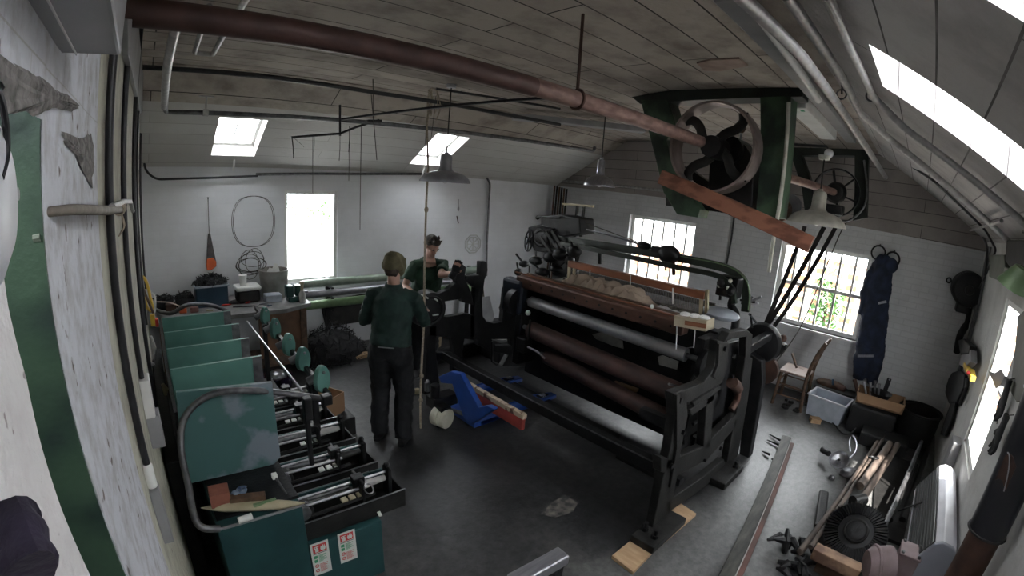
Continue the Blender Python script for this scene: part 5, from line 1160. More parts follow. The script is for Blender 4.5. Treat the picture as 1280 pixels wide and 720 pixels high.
MB().prism(pp([(690, 312), (722, 316), (712, 358), (690, 352)], x=4.45), (.06, 0, 0)).build('side_plate', M_BLACK, lm)
# T post
for x_ in (0, 8): MB().bar(at(722+x_, 256, x=4.75), at(718+x_, 296, x=4.75), .03, .03).build('upright', M_BLACK2, lm)
MB().bar(at(704, 255, x=4.74), at(742, 258, x=4.74), .03, .03).build('cross_stick', M_WOODPL, lm)
MB().tube([at(750, 308, x=4.7), at(750, 330, x=4.7)], .025, 8).build('hanging_stay', M_BLACK2, lm)
# wooden sley cap and reed
XS = 4.1
a, b = at(712, 330, x=XS), at(882, 369, x=XS); zc = (a.z+b.z)/2; a.z = b.z = zc
cap = MB(); cap.bar(a, b, .07, .075, up=(0, 0, 1)); cap.build('sley_cap', M_WOODOR if False else mat('sley_cap_wood', (.34, .12, .055), .45, 0, (.20, .07, .035), 5, stretch=(3, .6, 3)), lm, bevel=.008)
for x, y0, y1, w_ in ((712, 326, 350, .028), (718, 332, 350, .025), (877, 368, 392, .03), (884, 362, 392, .03)): MB().bar(at(x, y0, x=XS-.01), at(x-1, y1, x=XS-.01), w_, w_).build('end_post', M_WOODPL, lm)
for x, y0, y1 in ((737.5, 338, 351), (788, 344, 368), (841, 360, 380)): MB().tube([at(x, y0, x=XS-.04), at(x, y1, x=XS-.04)], .007, 6).build('white_wire', M_STKW, lm)
a2, b2 = at(705, 349, x=XS), at(880, 396, x=XS)
MB().bar(a2, b2, .05, .045, up=(0, 0, 1)).build('sley_rail', M_WOODGR, lm, bevel=.004)
mb = MB(); n = 95
for i in range(n):
    q = a.lerp(b, (i+.5)/n); q2 = a2.lerp(b2, (i+.5)/n); mb.bar(q+V((.02, 0, -.03)), q2+V((.02, 0, .02)), .004, .006)
mb.build('reed_wires', M_GREYSTEEL, lm)
MB().bar(a.lerp(a2, .55)+V((.25, 0, -.02)), b.lerp(b2, .55)+V((.25, 0, -.02)), .03, .05, up=(0, 0, 1)).build('heddle_bar', M_WOODGR, lm)
# warp sheet and crumpled cloth
def heap(x0, x1, y0, y1, z0, h, seed, nx=40, ny=60, fr=1.0):
    rnd = random.Random(seed); ph = [(rnd.uniform(4, 16)*fr, rnd.uniform(4, 16)*fr, rnd.uniform(0, 6.28), rnd.uniform(.3, 1)) for _ in range(9)]
    vs = []
    for i in range(nx+1):
        for j in range(ny+1):
            u, v = i/nx, j/ny; x = x0+(x1-x0)*u; y = y0+(y1-y0)*v
            e = min(1, 5*min(u, 1-u))*min(1, 5*min(v, 1-v))
            s_ = sum(w_*abs(math.sin(a*x+b*y+c)) for a, b, c, w_ in ph)/5.5
            vs.append((x+.03*math.sin(9*y), y, z0+e*h*s_))
    mb = MB(); mb.add(vs, [(i*(ny+1)+j, (i+1)*(ny+1)+j, (i+1)*(ny+1)+j+1, i*(ny+1)+j+1) for i in range(nx) for j in range(ny)]); return mb
zt = 1.38
o = heap(3.66, 4.9, 1.75, 3.65, zt-.03, .02, 2).build('warp_sheet', M_CLOTHW if False else mat('grey_warp_yarn', (.22, .20, .18), .9, 0, (.11, .10, .09), 3, stretch=(.6, 30, 1)), lm, smooth=True)
tag(heap(3.72, 4.06, 2.15, 3.35, zt+.0, .16, 3, 60, 110, fr=2.6).build('crumpled_cloth', M_CLOTH, smooth=80), 'crumpled beige cloth heaped on top of the loom', 'cloth')
tag(heap(3.80, 4.05, 1.85, 2.2, zt-.01, .05, 6, fr=1.5).build('crumpled_cloth', M_CLOTHW, smooth=80), 'flat grey-white rag at the aisle end of the loom top', 'cloth')
tag(MB().bar(at(695, 354, x=3.9), at(707, 357, x=3.9), .03, .02).build('white_bobbin', M_STKW), 'small white bobbin lying on the dark loom top', 'bobbin')
# small white carton and wire frame
a = at(866, 402, x=3.6)
t = thing('small_carton', a, 'small white and brown open carton on the end of the breast beam', 'carton')
c0, c1 = at(848, 399, x=3.45), at(888, 406, x=3.45)
t2 = MB(); t2.bar(c0, c1, .16, .085, up=(0, 0, 1)); t2.build('carton_body', mat('cream_card', (.50, .44, .33), .8, 0, (.42, .36, .26), 5), t, bevel=.003)
MB().bar(c0.lerp(c1, .35)+V((-.081, 0, 0)), c1+V((-.081, 0, 0)), .004, .035, up=(0, 0, 1)).build('brown_label', M_WOODRED, t)
mb = MB(); 
for q_ in (.2, .5, .8): mb.ball(c0.lerp(c1, q_)+V((.0, 0, .05)), (.05, .05, .02), 8, 6)
mb.build('white_contents', M_PAPER, t)
MB().tube([at(846, 408, x=3.4), at(845, 436, x=3.4), at(867, 434, x=3.4), at(869, 410, x=3.4)], .006, 6).build('wire_frame', M_STRIP, lm)
tag(MB().ball(at(900, 392, x=4.2), (.14, .2, .06), 14, 8).build('white_bag', M_CLEARPL, smooth=True), 'crumpled pale plastic bag behind the small carton', 'bag')
# drive side
pc = at(952, 428, x=4.85)
MB().lathe([(.20, -.07), (.215, 0), (.20, .07), (.04, .09), (.04, -.09), (.20, -.07)], pc, X3, 36, caps=False).build('drive_pulley', M_BLACK, lm, smooth=True)
MB().tube([pc-V((.9, 0, 0)), pc+V((.35, 0, 0))], .035, 12).build('drive_shaft', M_GREYSTEEL, lm, smooth=True)
MB().prism(pp([(960, 409), (964, 410), (970, 418), (975, 428), (983, 431), (982, 437), (974, 445), (966, 450), (958, 440), (956, 424)], x=5.0), (.06, 0, 0)).build('guard_casting', M_BLACK2, lm, bevel=.01)
MB().tube(spline([at(961, 408, x=4.99), at(967, 413, x=4.99), at(971, 424, x=4.99), at(981, 431, x=4.99)], 4), .012, 6).build('guard_edge', M_CLOTHW, lm, smooth=True)
MB().ball(at(979, 423, x=5.0), (.04, .04, .04)).build('brown_knob', M_RUST, lm, smooth=True)
c = at(956, 462, x=4.9); MB().lathe([(.03, -.03), (.15, -.03), (.15, .03), (.03, .03)], c, X3, 28).build('clutch_wheel', M_RUST, lm, smooth=True)
MB().prism(pp([(935, 440), (952, 452), (953, 478), (944, 530), (930, 600), (921, 600), (926, 540), (930, 490)], x=4.45), (.12, 0, 0)).build('drive_stand', M_BLACK, lm, bevel=.01)
MB().bb(4.0, 4.95, 1.2, 1.28, 1.16, 1.24).build('drive_bracket', M_BLACK, lm, bevel=.01)
for (x0, y0, x1, y1, m) in ((930, 380, 952, 371, M_ALU), (932, 383, 948, 379, M_SILVPL), (925, 375, 944, 378, M_BLACK), (936, 392, 946, 404, M_GREYSTEEL), (938, 392, 940, 410, M_BLACK)):
    MB().tube([at(x0, y0, x=4.7), at(x1, y1, x=4.7)], .012, 8).build('tie_rod', m, lm, smooth=True)
for P_, m in (([(927, 350+23), (934, 345+22), (940, 360+12), (932, 384), (926, 380)], M_BLACK),): MB().prism(pp(P_, x=4.6), (.04, 0, 0)).build('stop_plate', m, lm)
MB().tube([at(934, 456, x=4.5), at(944, 462, x=4.5)], .016, 8).build('bright_link', M_SILVPL, lm, smooth=True)
MB().bb(4.0, 4.9, 1.30, 3.9, .82, .90).build('back_girder', M_BLACK, lm)
MB().bb(4.82, 4.92, 1.3, 1.4, .0, 1.2).build('rear_leg', M_BLACK, lm, bevel=.01); MB().bb(4.82, 4.92, 3.95, 4.05, 0, 1.75).build('rear_leg', M_BLACK, lm, bevel=.01)
MB().tube([V((4.75, 1.5, .72)), V((4.75, 3.9, .72))], .14, 24).build('warp_beam', M_REDROLL, lm, smooth=True)
# pale board under the foot
tag(MB().prism([(2.27, 1.02, 0), (2.57, 1.04, 0), (2.95, 1.03, 0), (3.18, 1.02, 0), (3.21, 1.20, 0), (2.97, 1.22, 0), (2.90, 1.16, 0), (2.57, 1.22, 0), (2.29, 1.22, 0)], (0, 0, .032)).build('foot_board', M_WOODLT, bevel=.003), 'pale pine board lying under the near foot of the loom', 'board')
# drums and cloths glimpsed through the end frame
t = tag(MB().lathe([(.10, 0), (.13, .02), (.14, .2), (.12, .34), (.08, .36)], V((3.3, 5.0, .216)), Z3, 24).build('storage_drum', mat('tan_sack', (.32, .24, .15), .8, 0, (.2, .15, .09), 6), smooth=True), 'tan drum behind the legs of the loom end frame', 'drum')
tag(MB().lathe([(.10, 0), (.12, .02), (.12, .28), (.05, .3)], V((3.75, 5.25, .216)), Z3, 24).build('storage_drum', mat('brown_sack', (.24, .17, .10), .8, 0, (.12, .08, .05), 6), smooth=True), 'brown drum behind the end frame, beside the tan one', 'drum')
tag(MB().bb(3.1, 4.1, 4.85, 5.45, 0, .215).build('low_platform', M_BLACK, bevel=.02), 'low black platform under the two drums', 'platform')
tag(heap(4.1, 4.6, 4.5, 5.1, .30, .14, 9, 20, 20, 1.4).build('grey_sheet', M_CLOTHW, smooth=80), 'folded grey-white sheet behind the loom end frame', 'sheet')
tag(MB().bb(4.05, 4.65, 4.45, 5.15, 0, .31).build('black_crate', M_BLACK, bevel=.01), 'black crate under the folded grey-white sheet', 'crate')
t = thing('long_shovel', at(597, 345, y=5.6), 'long-handled shovel standing behind the U of the loom end frame', 'shovel')
MB().tube([at(601, 340, y=5.7), at(606, 385, y=5.7)], .016, 8).build('handle', M_WOODGR, t); MB().prism(pp([(600, 372), (612, 370), (618, 395), (613, 414), (603, 412)], y=5.68), (0, .02, 0)).build('blade', M_STRIP, t, bevel=.004)

# ================================================================== pallet truck and timber
pt = thing('pallet_truck', (2.75, 3.55, 0), 'bright blue hand pallet truck pushed under the loom', 'pallet truck')
MB().prism(pp([(548, 471), (563, 464), (575, 467), (598, 509), (609, 507), (618, 512), (588, 531), (579, 522), (565, 480), (551, 479)], x=2.56), (.06, 0, 0)).build('front_plate', M_BLUE, pt, bevel=.008)
for y in (3.28, 3.86):
    f = MB(); f.prism([(2.72, y-.08, .085), (3.62, y-.08, .085), (3.90, y-.05, .06), (3.90, y+.05, .06), (3.62, y+.08, .085), (2.72, y+.08, .085)], (0, 0, -.05)); F = f.build('fork', M_BLUE, pt, bevel=.008)
    MB().tube([(3.70, y-.035, .05), (3.70, y+.035, .05)], .045, 16).build('load_roller', M_STEEL, F, smooth=True)
    MB().bb(3.63, 3.77, y-.035, y+.035, .082, .088).build('roller_slot', M_BLACK, F)
    MB().bb(3.66, 3.74, y-.02, y+.02, .09, .10).build('roller_cap', M_STEEL, F)
MB().prism([(2.64, 3.20, .03), (2.64, 3.20, .085), (2.95, 3.20, .085), (2.95, 3.20, .03)], (0, .70, 0)).build('cross_member', M_BLUE, pt, bevel=.006)
mb = MB(); mb.tube([(2.42, 3.58, .16), (2.42, 3.58, .42)], .05, 16); mb.box((2.52, 3.6, .22), (.3, .16, .12)); mb.box((2.44, 3.55, .20), (.12, .3, .06)); mb.build('pump_unit', M_BLACK, pt, bevel=.01)
MB().tube([(2.43, 3.74, .28), (2.43, 3.74, .38)], .03, 12).build('bright_valve', M_STEEL, pt, smooth=True); MB().ball((2.43, 3.74, .39), .02, 8, 6).build('valve_knob', M_STEEL, pt, smooth=True)
MB().tube([(2.50, 3.5, .17), (2.68, 3.38, .09)], .022, 10).build('push_rod', M_GREYSTEEL, pt, smooth=True)
for y0, y1 in ((3.50, 3.56), (3.60, 3.66)):
    pass
wa = V((-.35, 1, 0)).normalized()
for k in (0, 1): 
    c = V((2.44, 3.42, .104))+wa*.086*k; w_ = MB(); w_.lathe([(.03, -.04), (.097, -.04), (.103, -.033), (.103, .033), (.097, .04), (.03, .04)], c, wa, 32); W_ = w_.torus(c, wa, .100, .006, 32, 6).build('steering_wheel', M_NYLON, pt, smooth=True)
    MB().lathe([(.005, -.037), (.022, -.037), (.022, .037), (.005, .037)], c, wa, 14).build('hub_cap', M_STEEL, W_, smooth=True)
a, b = V((2.70, 3.66, 0)), V((2.70, 2.58, 0))
t = thing('painted_timber', (2.70, 3.1, .30), 'red timber with chipped cream top edge between truck and loom rail', 'timber')
MB().bb(2.70, 2.745, 2.60, 3.58, .27, .40).build('red_side', M_REDTIM, t, bevel=.008)
MB().bb(2.697, 2.748, 2.59, 3.59, .385, .435).build('cream_edge', M_CREAMTIM, t, bevel=.006)
for y in (3.45, 2.75): pass
# stone by the truck
tag(MB().ball(at(521, 489, z=.03), (.06, .05, .035), 10, 7).build('pale_stone', M_WOODPL, smooth=True), 'pale lump on the floor by the loom end frame foot', 'lump')
# ================================================================== right-hand side
# long timber and angle iron on the floor
a, b = at(984, 545, z=.1), at(905, 726, z=.1)
t = thing('floor_beam', (a+b)/2-V((0, 0, .1)), 'long rust-stained timber and angle iron lying across the floor', 'beam')
MB().bar(a-V((0, 0, .05)), b-V((0, 0, .05)), .10, .10, up=(0, 0, 1)).build('timber', mat('dark_oily_timber', (.085, .085, .07), .6, 0, (.03, .03, .027), 6, stretch=(1, 4, 4), bump=.3), t, bevel=.006)
d = (b-a).normalized(); s_ = d.cross(Z3)
sd = V((s_.x, s_.y, 0)); sd = sd if sd.y < 0 else -sd
MB().bar(a-V((0, 0, .06))+sd*.075+d*.08, b-V((0, 0, .06))+sd*.075, .045, .08, up=(0, 0, 1)).build('rusty_angle', mat('rust_stained_side', (.17, .075, .06), .7, .1, (.06, .04, .035), 4), t, bevel=.004)
MB().bar(a-V((0, 0, .0))+sd*.055, b+sd*.055, .008, .012, up=(0, 0, 1)).build('worn_edge', M_CLOTHW, t)
for (x0, y0, x1, y1) in ((962, 543, 975, 550), (959, 550, 974, 556), (953, 564, 962, 568), (964, 574, 972, 573)):
    tag(MB().tube([at(x0, y0, z=.015), at(x1, y1, z=.03)], [.006, .015], 6).build('metal_sliver', M_BLACK), 'dark metal sliver lying beside the long floor timber', 'sliver', 'metal slivers beside the floor timber')

# wooden chair
cc = V((6.30, 1.14, 0))
ch = thing('wooden_chair', cc, 'old worn wooden chair standing against the gable under the window', 'chair')
def W(x, y, z): return cc+V((x, y, z))
MB().prism([W(-.19, -.18, .45), W(.19, -.18, .45), W(.21, .20, .45), W(-.21, .20, .45)], (0, 0, .03)).build('seat', mat('worn_seat_wood', (.30, .23, .20), .6, 0, (.12, .07, .05), 7, lo=.4, hi=.5), ch, bevel=.008)
for sx in (-1, 1):
    MB().tube([W(.185*sx, .17, .45), W(.205*sx, .19, 0)], [.025, .021], 10).build('front_leg', M_WOODDK, ch, smooth=True)
    MB().tube(spline([W(.185*sx, -.20, 0), W(.18*sx, -.17, .45), W(.175*sx, -.22, .75), W(.17*sx, -.30, .96)], 5), [.024]*16, 10).build('back_leg', M_WOODDK, ch, smooth=True)
for z, y0 in ((.55+.12, -.205), (.93, -.285), (.80, -.24)):
    MB().bar(W(-.18, y0, z), W(.18, y0, z), .015, .05, up=(0, 0, 1)).build('back_rail', M_WOODDK, ch, bevel=.003)
for sx in (-1, 1):
    for z in (.15, .30): MB().tube([W(.19*sx, -.18, z), W(.195*sx, .18, z)], .010, 8).build('side_rung', M_WOODDK, ch, smooth=True)
for z in (.18, .32): MB().tube([W(-.19, .185, z), W(.19, .185, z)], .010, 8).build('front_rung', M_WOODDK, ch, smooth=True)
tag(MB().bar(W(.0, .02, .50), W(.05, .14, .66), .03, .02).build('wood_peg', M_WOODDK), 'dark stick poking up from the chair seat', 'stick')
mb = MB(); rnd = random.Random(14)
for i in range(14): mb.ball(W(rnd.uniform(-.3, .25), rnd.uniform(-.25, .1), .02), (rnd.uniform(.02, .05), rnd.uniform(.02, .06), .02), 6, 5)
tag(mb.build('floor_debris', M_BLACK2), 'dark debris on the floor under the wooden chair', 'debris', kind='stuff')

# plastic bin
def tub(c, sx, sy, h, th, m, name, parent, R, taper=.9):
    mb = MB(); 
    o = [c+R @ V((x*sx/2, y*sy/2, h)) for x, y in ((-1, -1), (1, -1), (1, 1), (-1, 1))]; u = [c+R @ V((x*sx/2*taper, y*sy/2*taper, 0)) for x, y in ((-1, -1), (1, -1), (1, 1), (-1, 1))]
    for i in range(4):
        j = (i+1) % 4; n = ((o[i]+o[j])/2-(c+V((0, 0, h)))); n.z = 0; n = n.normalized()*th
        mb.prism([u[i], u[j], o[j], o[i]], -n)
    mb.prism(u, (0, 0, th)); return mb.build(name, m, parent, bevel=.004)
R_ = Matrix.Rotation(-.12, 3, 'Z'); c = V((6.22, .62, .02))
t = thing('plastic_bin', c, 'cloudy plastic bin with coat of dust beside the wooden chair', 'bin')
tub(c, .34, .50, .27, .012, M_CLEARPL, 'bin_body', t, R_)
mb = MB(); 
for x0, y0, x1, y1 in ((-1, -1, 1, -1), (1, -1, 1, 1), (1, 1, -1, 1), (-1, 1, -1, -1)): mb.bar(c+R_ @ V((x0*.175, y0*.255, .27)), c+R_ @ V((x1*.175, y1*.255, .27)), .025, .02, up=(0, 0, 1))
mb.build('bin_rim', M_SILVPL, t, bevel=.004)
MB().box(c+V((0, 0, .07)), (.26, .40, .12), R_).build('contents', M_BIN, t, bevel=.01)
tag(MB().box(at(1019, 525, z=.03), (.10, .13, .06), Matrix.Rotation(.5, 3, 'Z')).build('wood_block', M_WOODLT, bevel=.004), 'pale wooden block on the floor by the plastic bin', 'block')
t = thing('tool_box', (6.55, .55, 0), 'dark red and black tool box behind the plastic bin', 'tool box'); MB().bb(6.46, 6.72, .30, .90, .0, .30).build('box_body', M_RUBBER, t, bevel=.02)
MB().tube([at(1046, 483, x=6.46), at(1056, 487, x=6.44)], .035, 10).build('orange_grip', M_RUST, t, smooth=True); MB().tube([at(1041, 474, x=6.5), at(1041, 481, x=6.5)], .014, 8).build('blue_knob', M_BIN, t)
MB().ball((6.62, .70, .32), (.1, .22, .06), 12, 8).build('dark_cover', M_WOODDK, t, smooth=True)
# crate and carton of tools
tag(MB().bb(6.02, 6.55, -.235, .33, 0, .36).build('black_crate', M_RUBBER, bevel=.03), 'black plastic crate under the open cardboard carton', 'crate')
t = thing('cardboard_carton', (6.3, .0, .36), 'open cardboard carton of hand tools on the black crate by the overalls', 'carton')
c = V((6.28, .02, .365)); R_ = Matrix.Rotation(.05, 3, 'Z'); tub(c, .34, .60, .13, .008, M_CARD, 'carton_body', t, R_, .97)
MB().prism([c+V((-.17, -.30, .13)), c+V((-.17, .30, .13)), c+V((-.26, .26, .05)), c+V((-.26, -.26, .06))], (.004, 0, 0)).build('carton_flap', M_CARD, t)
mb = MB(); mb.lathe([(.02, 0), (.11, .01), (.14, .07), (.145, .075), (.135, .07), (.1, .02)], c+V((0, .02, .08)), Z3, 24, caps=False); tag(mb.build('black_dish', M_BLACK, smooth=True), 'round black dish of tools standing in the cardboard carton', 'dish')
rnd = random.Random(2)
for i, (x0, y0, x1, y1, m, lb) in enumerate(((1083, 494, 1080, 477, M_ALU, 'pale-handled tool standing first from the overalls leg'), (1088, 494, 1088, 478, M_STEEL, 'bright tool standing second from the overalls leg'), (1093, 494, 1094, 476, M_GREYSTEEL, 'grey tool standing third from the overalls leg'), (1098, 494, 1099, 480, M_ALU, 'short pale tool standing fourth from the overalls leg'))):
    tag(MB().tube([at(x0, y0, x=6.25), at(x1, y1, x=6.25)], [.012, .02], 8).build('standing_tool', m, smooth=True), lb, 'tool')
t = thing('hand_brush', at(1110, 488, x=6.3), 'black perforated handle sticking up from the cardboard carton', 'brush'); MB().bar(at(1106, 489, x=6.3), at(1112, 473, x=6.3), .055, .02).build('handle', M_BLACK, t, bevel=.006); MB().ball(at(1112, 474.5, x=6.28), .012, 8, 6).build('hole_ring', M_STRIP, t)
tag(MB().bar(at(1073, 492, x=6.3), at(1068, 474, x=6.35), .06, .03).build('orange_handle', M_RUST, bevel=.008), 'rust-orange tool handle leaning between tool box and carton', 'handle')
tag(MB().tube(spline([at(1122, 510, x=6.3), at(1132, 505, x=6.3), at(1143, 503, x=6.3)], 4), .009, 6).build('black_cable', M_RUBBER), 'short black cable running from the carton to the wire basket', 'cable')
# overalls
ov = thing('overalls', (6.74, .3, 1.2), 'navy work overalls hanging from two rings on the gable', 'overalls')
mb = MB()
def ovl(pts, rs): mb.loft([at(x, y, x=6.73-r[1]*.3) for (x, y), r in zip(pts, rs)], rs, Y3, 20)
ovl([(1106, 319), (1104, 328), (1101, 345), (1098, 365), (1095, 390), (1091, 412), (1090, 432)], [(.07, .05), (.12, .08), (.15, .10), (.16, .10), (.17, .10), (.18, .11), (.17, .10)])
ovl([(1097, 418), (1096, 435), (1094, 455), (1089, 480)], [(.11, .09), (.11, .08), (.10, .07), (.07, .05)])
ovl([(1086, 415), (1080, 435), (1076, 455), (1073, 474)], [(.12, .09), (.11, .08), (.10, .08), (.08, .06)])
ovl([(1097, 330), (1088, 348), (1081, 366), (1078, 392)], [(.07, .06), (.07, .06), (.06, .05), (.045, .04)])
o = mb.build('garment', M_NAVY, ov, smooth=True)
rm = o.modifiers.new('r', 'REMESH'); rm.mode = 'VOXEL'; rm.voxel_size = .015; rm.use_smooth_shade = True
tx = bpy.data.textures.new('folds', 'CLOUDS'); tx.noise_scale = .12
dm = o.modifiers.new('d', 'DISPLACE'); dm.texture = tx; dm.strength = .05; dm.mid_level = .5; dm.texture_coords = 'LOCAL'
MB().bar(at(1098, 379, x=6.60), at(1108, 377, x=6.60), .015, .03).build('reflective_strip', M_ALU, ov)
MB().bar(at(1072, 445, x=6.60), at(1092, 445, x=6.60), .015, .03).build('reflective_strip', M_ALU, ov)
mb = MB(); c = at(1098, 316, x=6.74); mb.torus(c, V((1, .3, 0)), .09, .011, 28, 8); mb.tube([c+V((0, 0, .09)), V((6.85, c.y, c.z+.10))], .012, 6)
tag(mb.build('hanging_ring', M_BLACK, smooth=True), 'black ring hook holding the collar of the overalls', 'ring')
mb = MB(); c = at(1116, 324, x=6.74); mb.torus(c, V((1, -.3, .2)), .09, .013, 28, 8); mb.tube([c+V((0, 0, .09)), V((6.85, c.y, c.z+.10))], .012, 6)
tag(mb.build('hanging_ring', M_BLACK, smooth=True), 'black ring hook towards the corner beside the overalls', 'ring')
tag(MB().ball(at(1113, 332, x=6.68), (.07, .10, .10), 12, 8).build('blue_bundle', M_NAVY, smooth=True), 'small blue bundle hanging under the second ring', 'cap')
# wire basket / black drum in the corner
c = V((6.35, -.50, 0)); t = thing('round_basket', c, 'tall round black basket in the corner by the side wall', 'basket')
MB().lathe([(.20, 0), (.24, .02), (.26, .42), (.25, .42), (.22, .02)], c, Z3, 40, caps=False).build('basket_wall', M_RUBBER, t, smooth=True); MB().torus(c+V((0, 0, .43)), Z3, .262, .018, 40, 8).build('basket_rim', M_BLACK, t, smooth=True); MB().lathe([(.001, .2), (.23, .2)], c, Z3, 24, caps=False).build('dark_filling', M_RUBBER, t)
tag(MB().bb(5.75, 6.1, -.45, .12, 0, .16).build('dark_box', M_RUBBER, bevel=.02), 'low black box in front of the round basket', 'box')
# electric motor on the gable
c = at(1210, 361, x=6.60); mt = thing('wall_motor', c, 'black electric motor with lifting eye mounted high at the gable corner', 'motor')
pr = [(.05, -.20), (.17, -.19), (.20, -.15)]; 
for i in range(9): pr += [(.205, -.13+.03*i), (.205, -.115+.03*i), (.19, -.114+.03*i), (.19, -.101+.03*i)]
pr += [(.20, .17), (.12, .20)]
MB().lathe(pr, c, X3, 40).build('motor_body', M_BLACK, mt, smooth=True)
MB().lathe([(.02, -.24), (.05, -.24), (.06, -.19), (.12, -.19)], c, X3, 24, caps=False).build('end_boss', M_BLACK2, mt, smooth=True)
MB().torus(c+V((0, .245, .05)), X3, .028, .009, 20, 8).build('lifting_eye', M_BLACK, mt, smooth=True)
MB().box(c+V((-.02, .02, -.22)), (.22, .16, .12)).build('terminal_box', M_BLACK, mt, bevel=.015)
MB().bb(c.x-.1, XB, c.y-.14, YC, c.z-.24, c.z-.18).build('bracket', M_BLACK, mt)
# things hung down the corner
def hung(name, poly, y, th, m, label, cat, bev=.01):
    return tag(MB().prism(pp(poly, y=y), (0, th, 0)).build(name, m, bevel=bev), label, cat)
hung('grey_control_box', [(1236, 318), (1255, 318), (1256, 334), (1250, 352), (1236, 346)], YC+.12, -.1, M_STRIP if False else mat('olive_grey_box', (.14, .15, .12), .5, .1, (.09, .1, .08), 6), 'olive-grey control box between the motor and the green lampshade', 'control box')
tag(MB().tube(spline([at(1226, 292, y=YC+.06), at(1233, 306, y=YC+.08), at(1234, 322, y=YC+.08), at(1231, 345, y=YC+.08)], 5), .014, 8).build('drop_cable', M_BLKPIPE, smooth=True), 'black cable dropping beside the olive-grey box', 'cable')
hung('dark_switch_gear', [(1258, 300), (1282, 300), (1290, 336), (1268, 342), (1256, 326)], YC+.13, -.1, M_RUBBER, 'dark switchgear box above the green lampshade', 'box')
tag(MB().torus(at(1276, 318, y=YC+.12), Y3, .16, .012, 24, 8, 1.2, 3.6).build('curved_conduit', M_BLKPIPE, smooth=True), 'dark conduit curving over the switchgear box', 'conduit')
c = at(1268, 352, y=-.60); t = thing('bracket_lamp', c, 'green enamel lampshade sticking out over the narrow side window', 'lamp')
ax = V((.25, .35, -1)).normalized()
MB().lathe([(.025, -.10), (.05, -.09), (.07, -.04), (.085, .0), (.10, .035), (.095, .035), (.06, -.04), (.02, -.09)], c, ax, 32, caps=False).build('lamp_shade', M_ENAMELG, t, smooth=True)
MB().ball(c+ax*.005, (.04, .04, .045)).build('bulb', M_PAPER, t, smooth=True); MB().tube([c-ax*.09, V((c.x, YC, c.z+.10))], .012, 8).build('bracket_arm', M_BLACK, t)
tag(MB().tube(spline([at(1212, 388, y=YC+.06), at(1208, 405, y=YC+.08), at(1200, 420, y=YC+.08), at(1196, 440, y=YC+.08)], 5), [.03]*6+[.045]*10, 10).build('hanging_strap', M_RUBBER, smooth=True), 'black strap hanging below the wall motor', 'strap')
hung('black_pouch', [(1197, 425), (1204, 423), (1212, 432), (1210, 442), (1200, 443)], YC+.12, -.08, M_RUBBER, 'black pouch hung beneath the wall motor', 'pouch')
hung('pale_cup_holder', [(1205, 436), (1213, 437), (1213, 452), (1205, 460), (1199, 456)], YC+.11, -.07, M_STRIP, 'pale grey holder hung above the yellow clips', 'holder')
t = thing('yellow_clip', at(1209, 460, y=YC+.08), 'pair of yellow clips with a red end on the corner hooks', 'clip')
MB().bar(at(1207, 456, y=YC+.1), at(1211, 464, y=YC+.1), .05, .04).build('upper_jaw', M_YELLOW, t, bevel=.006); MB().bar(at(1214, 464, y=YC+.1), at(1216, 474, y=YC+.1), .05, .05).build('lower_jaw', M_YELLOW, t, bevel=.006); MB().ball(at(1210.5, 466, y=YC+.14), .018, 8, 6).build('red_end', M_REDPL, t, smooth=True)
hung('black_paddle', [(1190, 465), (1199, 462), (1205, 468), (1203, 485), (1195, 502), (1185, 504), (1181, 492), (1183, 476)], YC+.07, -.05, M_RUBBER, 'broad black oval paddle hanging by the narrow side window', 'paddle', .02)
hung('hanging_paddle', [(1189, 502), (1194, 503), (1189, 525), (1180, 545), (1175, 543), (1182, 520)], YC+.05, -.02, M_RUBBER, 'narrow black blade hanging below the oval paddle', 'blade', .005)
tag(MB().tube(spline([at(1209, 474, y=YC+.05), at(1208, 485, y=YC+.05), at(1203, 497, y=YC+.05), at(1200, 506, y=YC+.05)], 4), .02, 8).build('black_strap', M_RUBBER, smooth=True), 'thin black strap hanging under the yellow clips', 'strap')
# window catch, gloves
c = at(1245, 472, y=YC+.0); t = thing('hanging_bottle', c, 'grey funnel-shaped guard fixed at the middle of the side window', 'guard'); MB().prism(pp([(1234, 463), (1243, 466), (1251, 461), (1256, 470), (1250, 482), (1244, 486), (1240, 474)], y=YC+.02), (0, -.04, 0)).build('guard_plate', M_STRIP, t, bevel=.004)
# a work glove: palm, cuff, five fingers
def glove(name, cx, cy, y, ang, L, label):
    c = at(cx, cy, y=y); t = thing(name, c, label, 'glove'); u = V((math.cos(ang), 0, math.sin(ang))); s2 = V((-math.sin(ang), 0, math.cos(ang)))
    mb = MB(); mb.loft([c-u*L*.55, c-u*L*.3, c, c+u*L*.15], [(.035*L/.2, .02), (.03*L/.2, .018), (.045*L/.2, .02), (.045*L/.2, .016)], s2, 14)
    for k in range(4):
        o = c+u*L*.1+s2*(.033-.022*k)*L/.2; mb.tube([o, o+u*L*(.22, .27, .25, .19)[k]+s2*(.012-.008*k), o+u*L*(.36, .42, .39, .30)[k]+s2*(.02-.013*k)+V((0, .015, 0))], [.011*L/.2, .010*L/.2, .007*L/.2], 8)
    o = c-u*L*.05+s2*.035*L/.2; mb.tube([o, o+u*L*.12+s2*.035*L/.2, o+u*L*.25+s2*.05*L/.2], [.013*L/.2, .012*L/.2, .008*L/.2], 8)
    g = mb.build('glove_body', M_RUBBER, t, smooth=True); rm = g.modifiers.new('r', 'REMESH'); rm.mode = 'VOXEL'; rm.voxel_size = .005; rm.use_smooth_shade = True
    MB().tube([c-u*L*.55, c-u*L*.62+V((0, -.04, .0))], .004, 6).build('hook', M_STRING, t); return t
glove('hanging_work_glove', 1254, 502, YC+.05, math.radians(-98), .26, 'black work glove hanging fingers down beside the side window, the upper one')
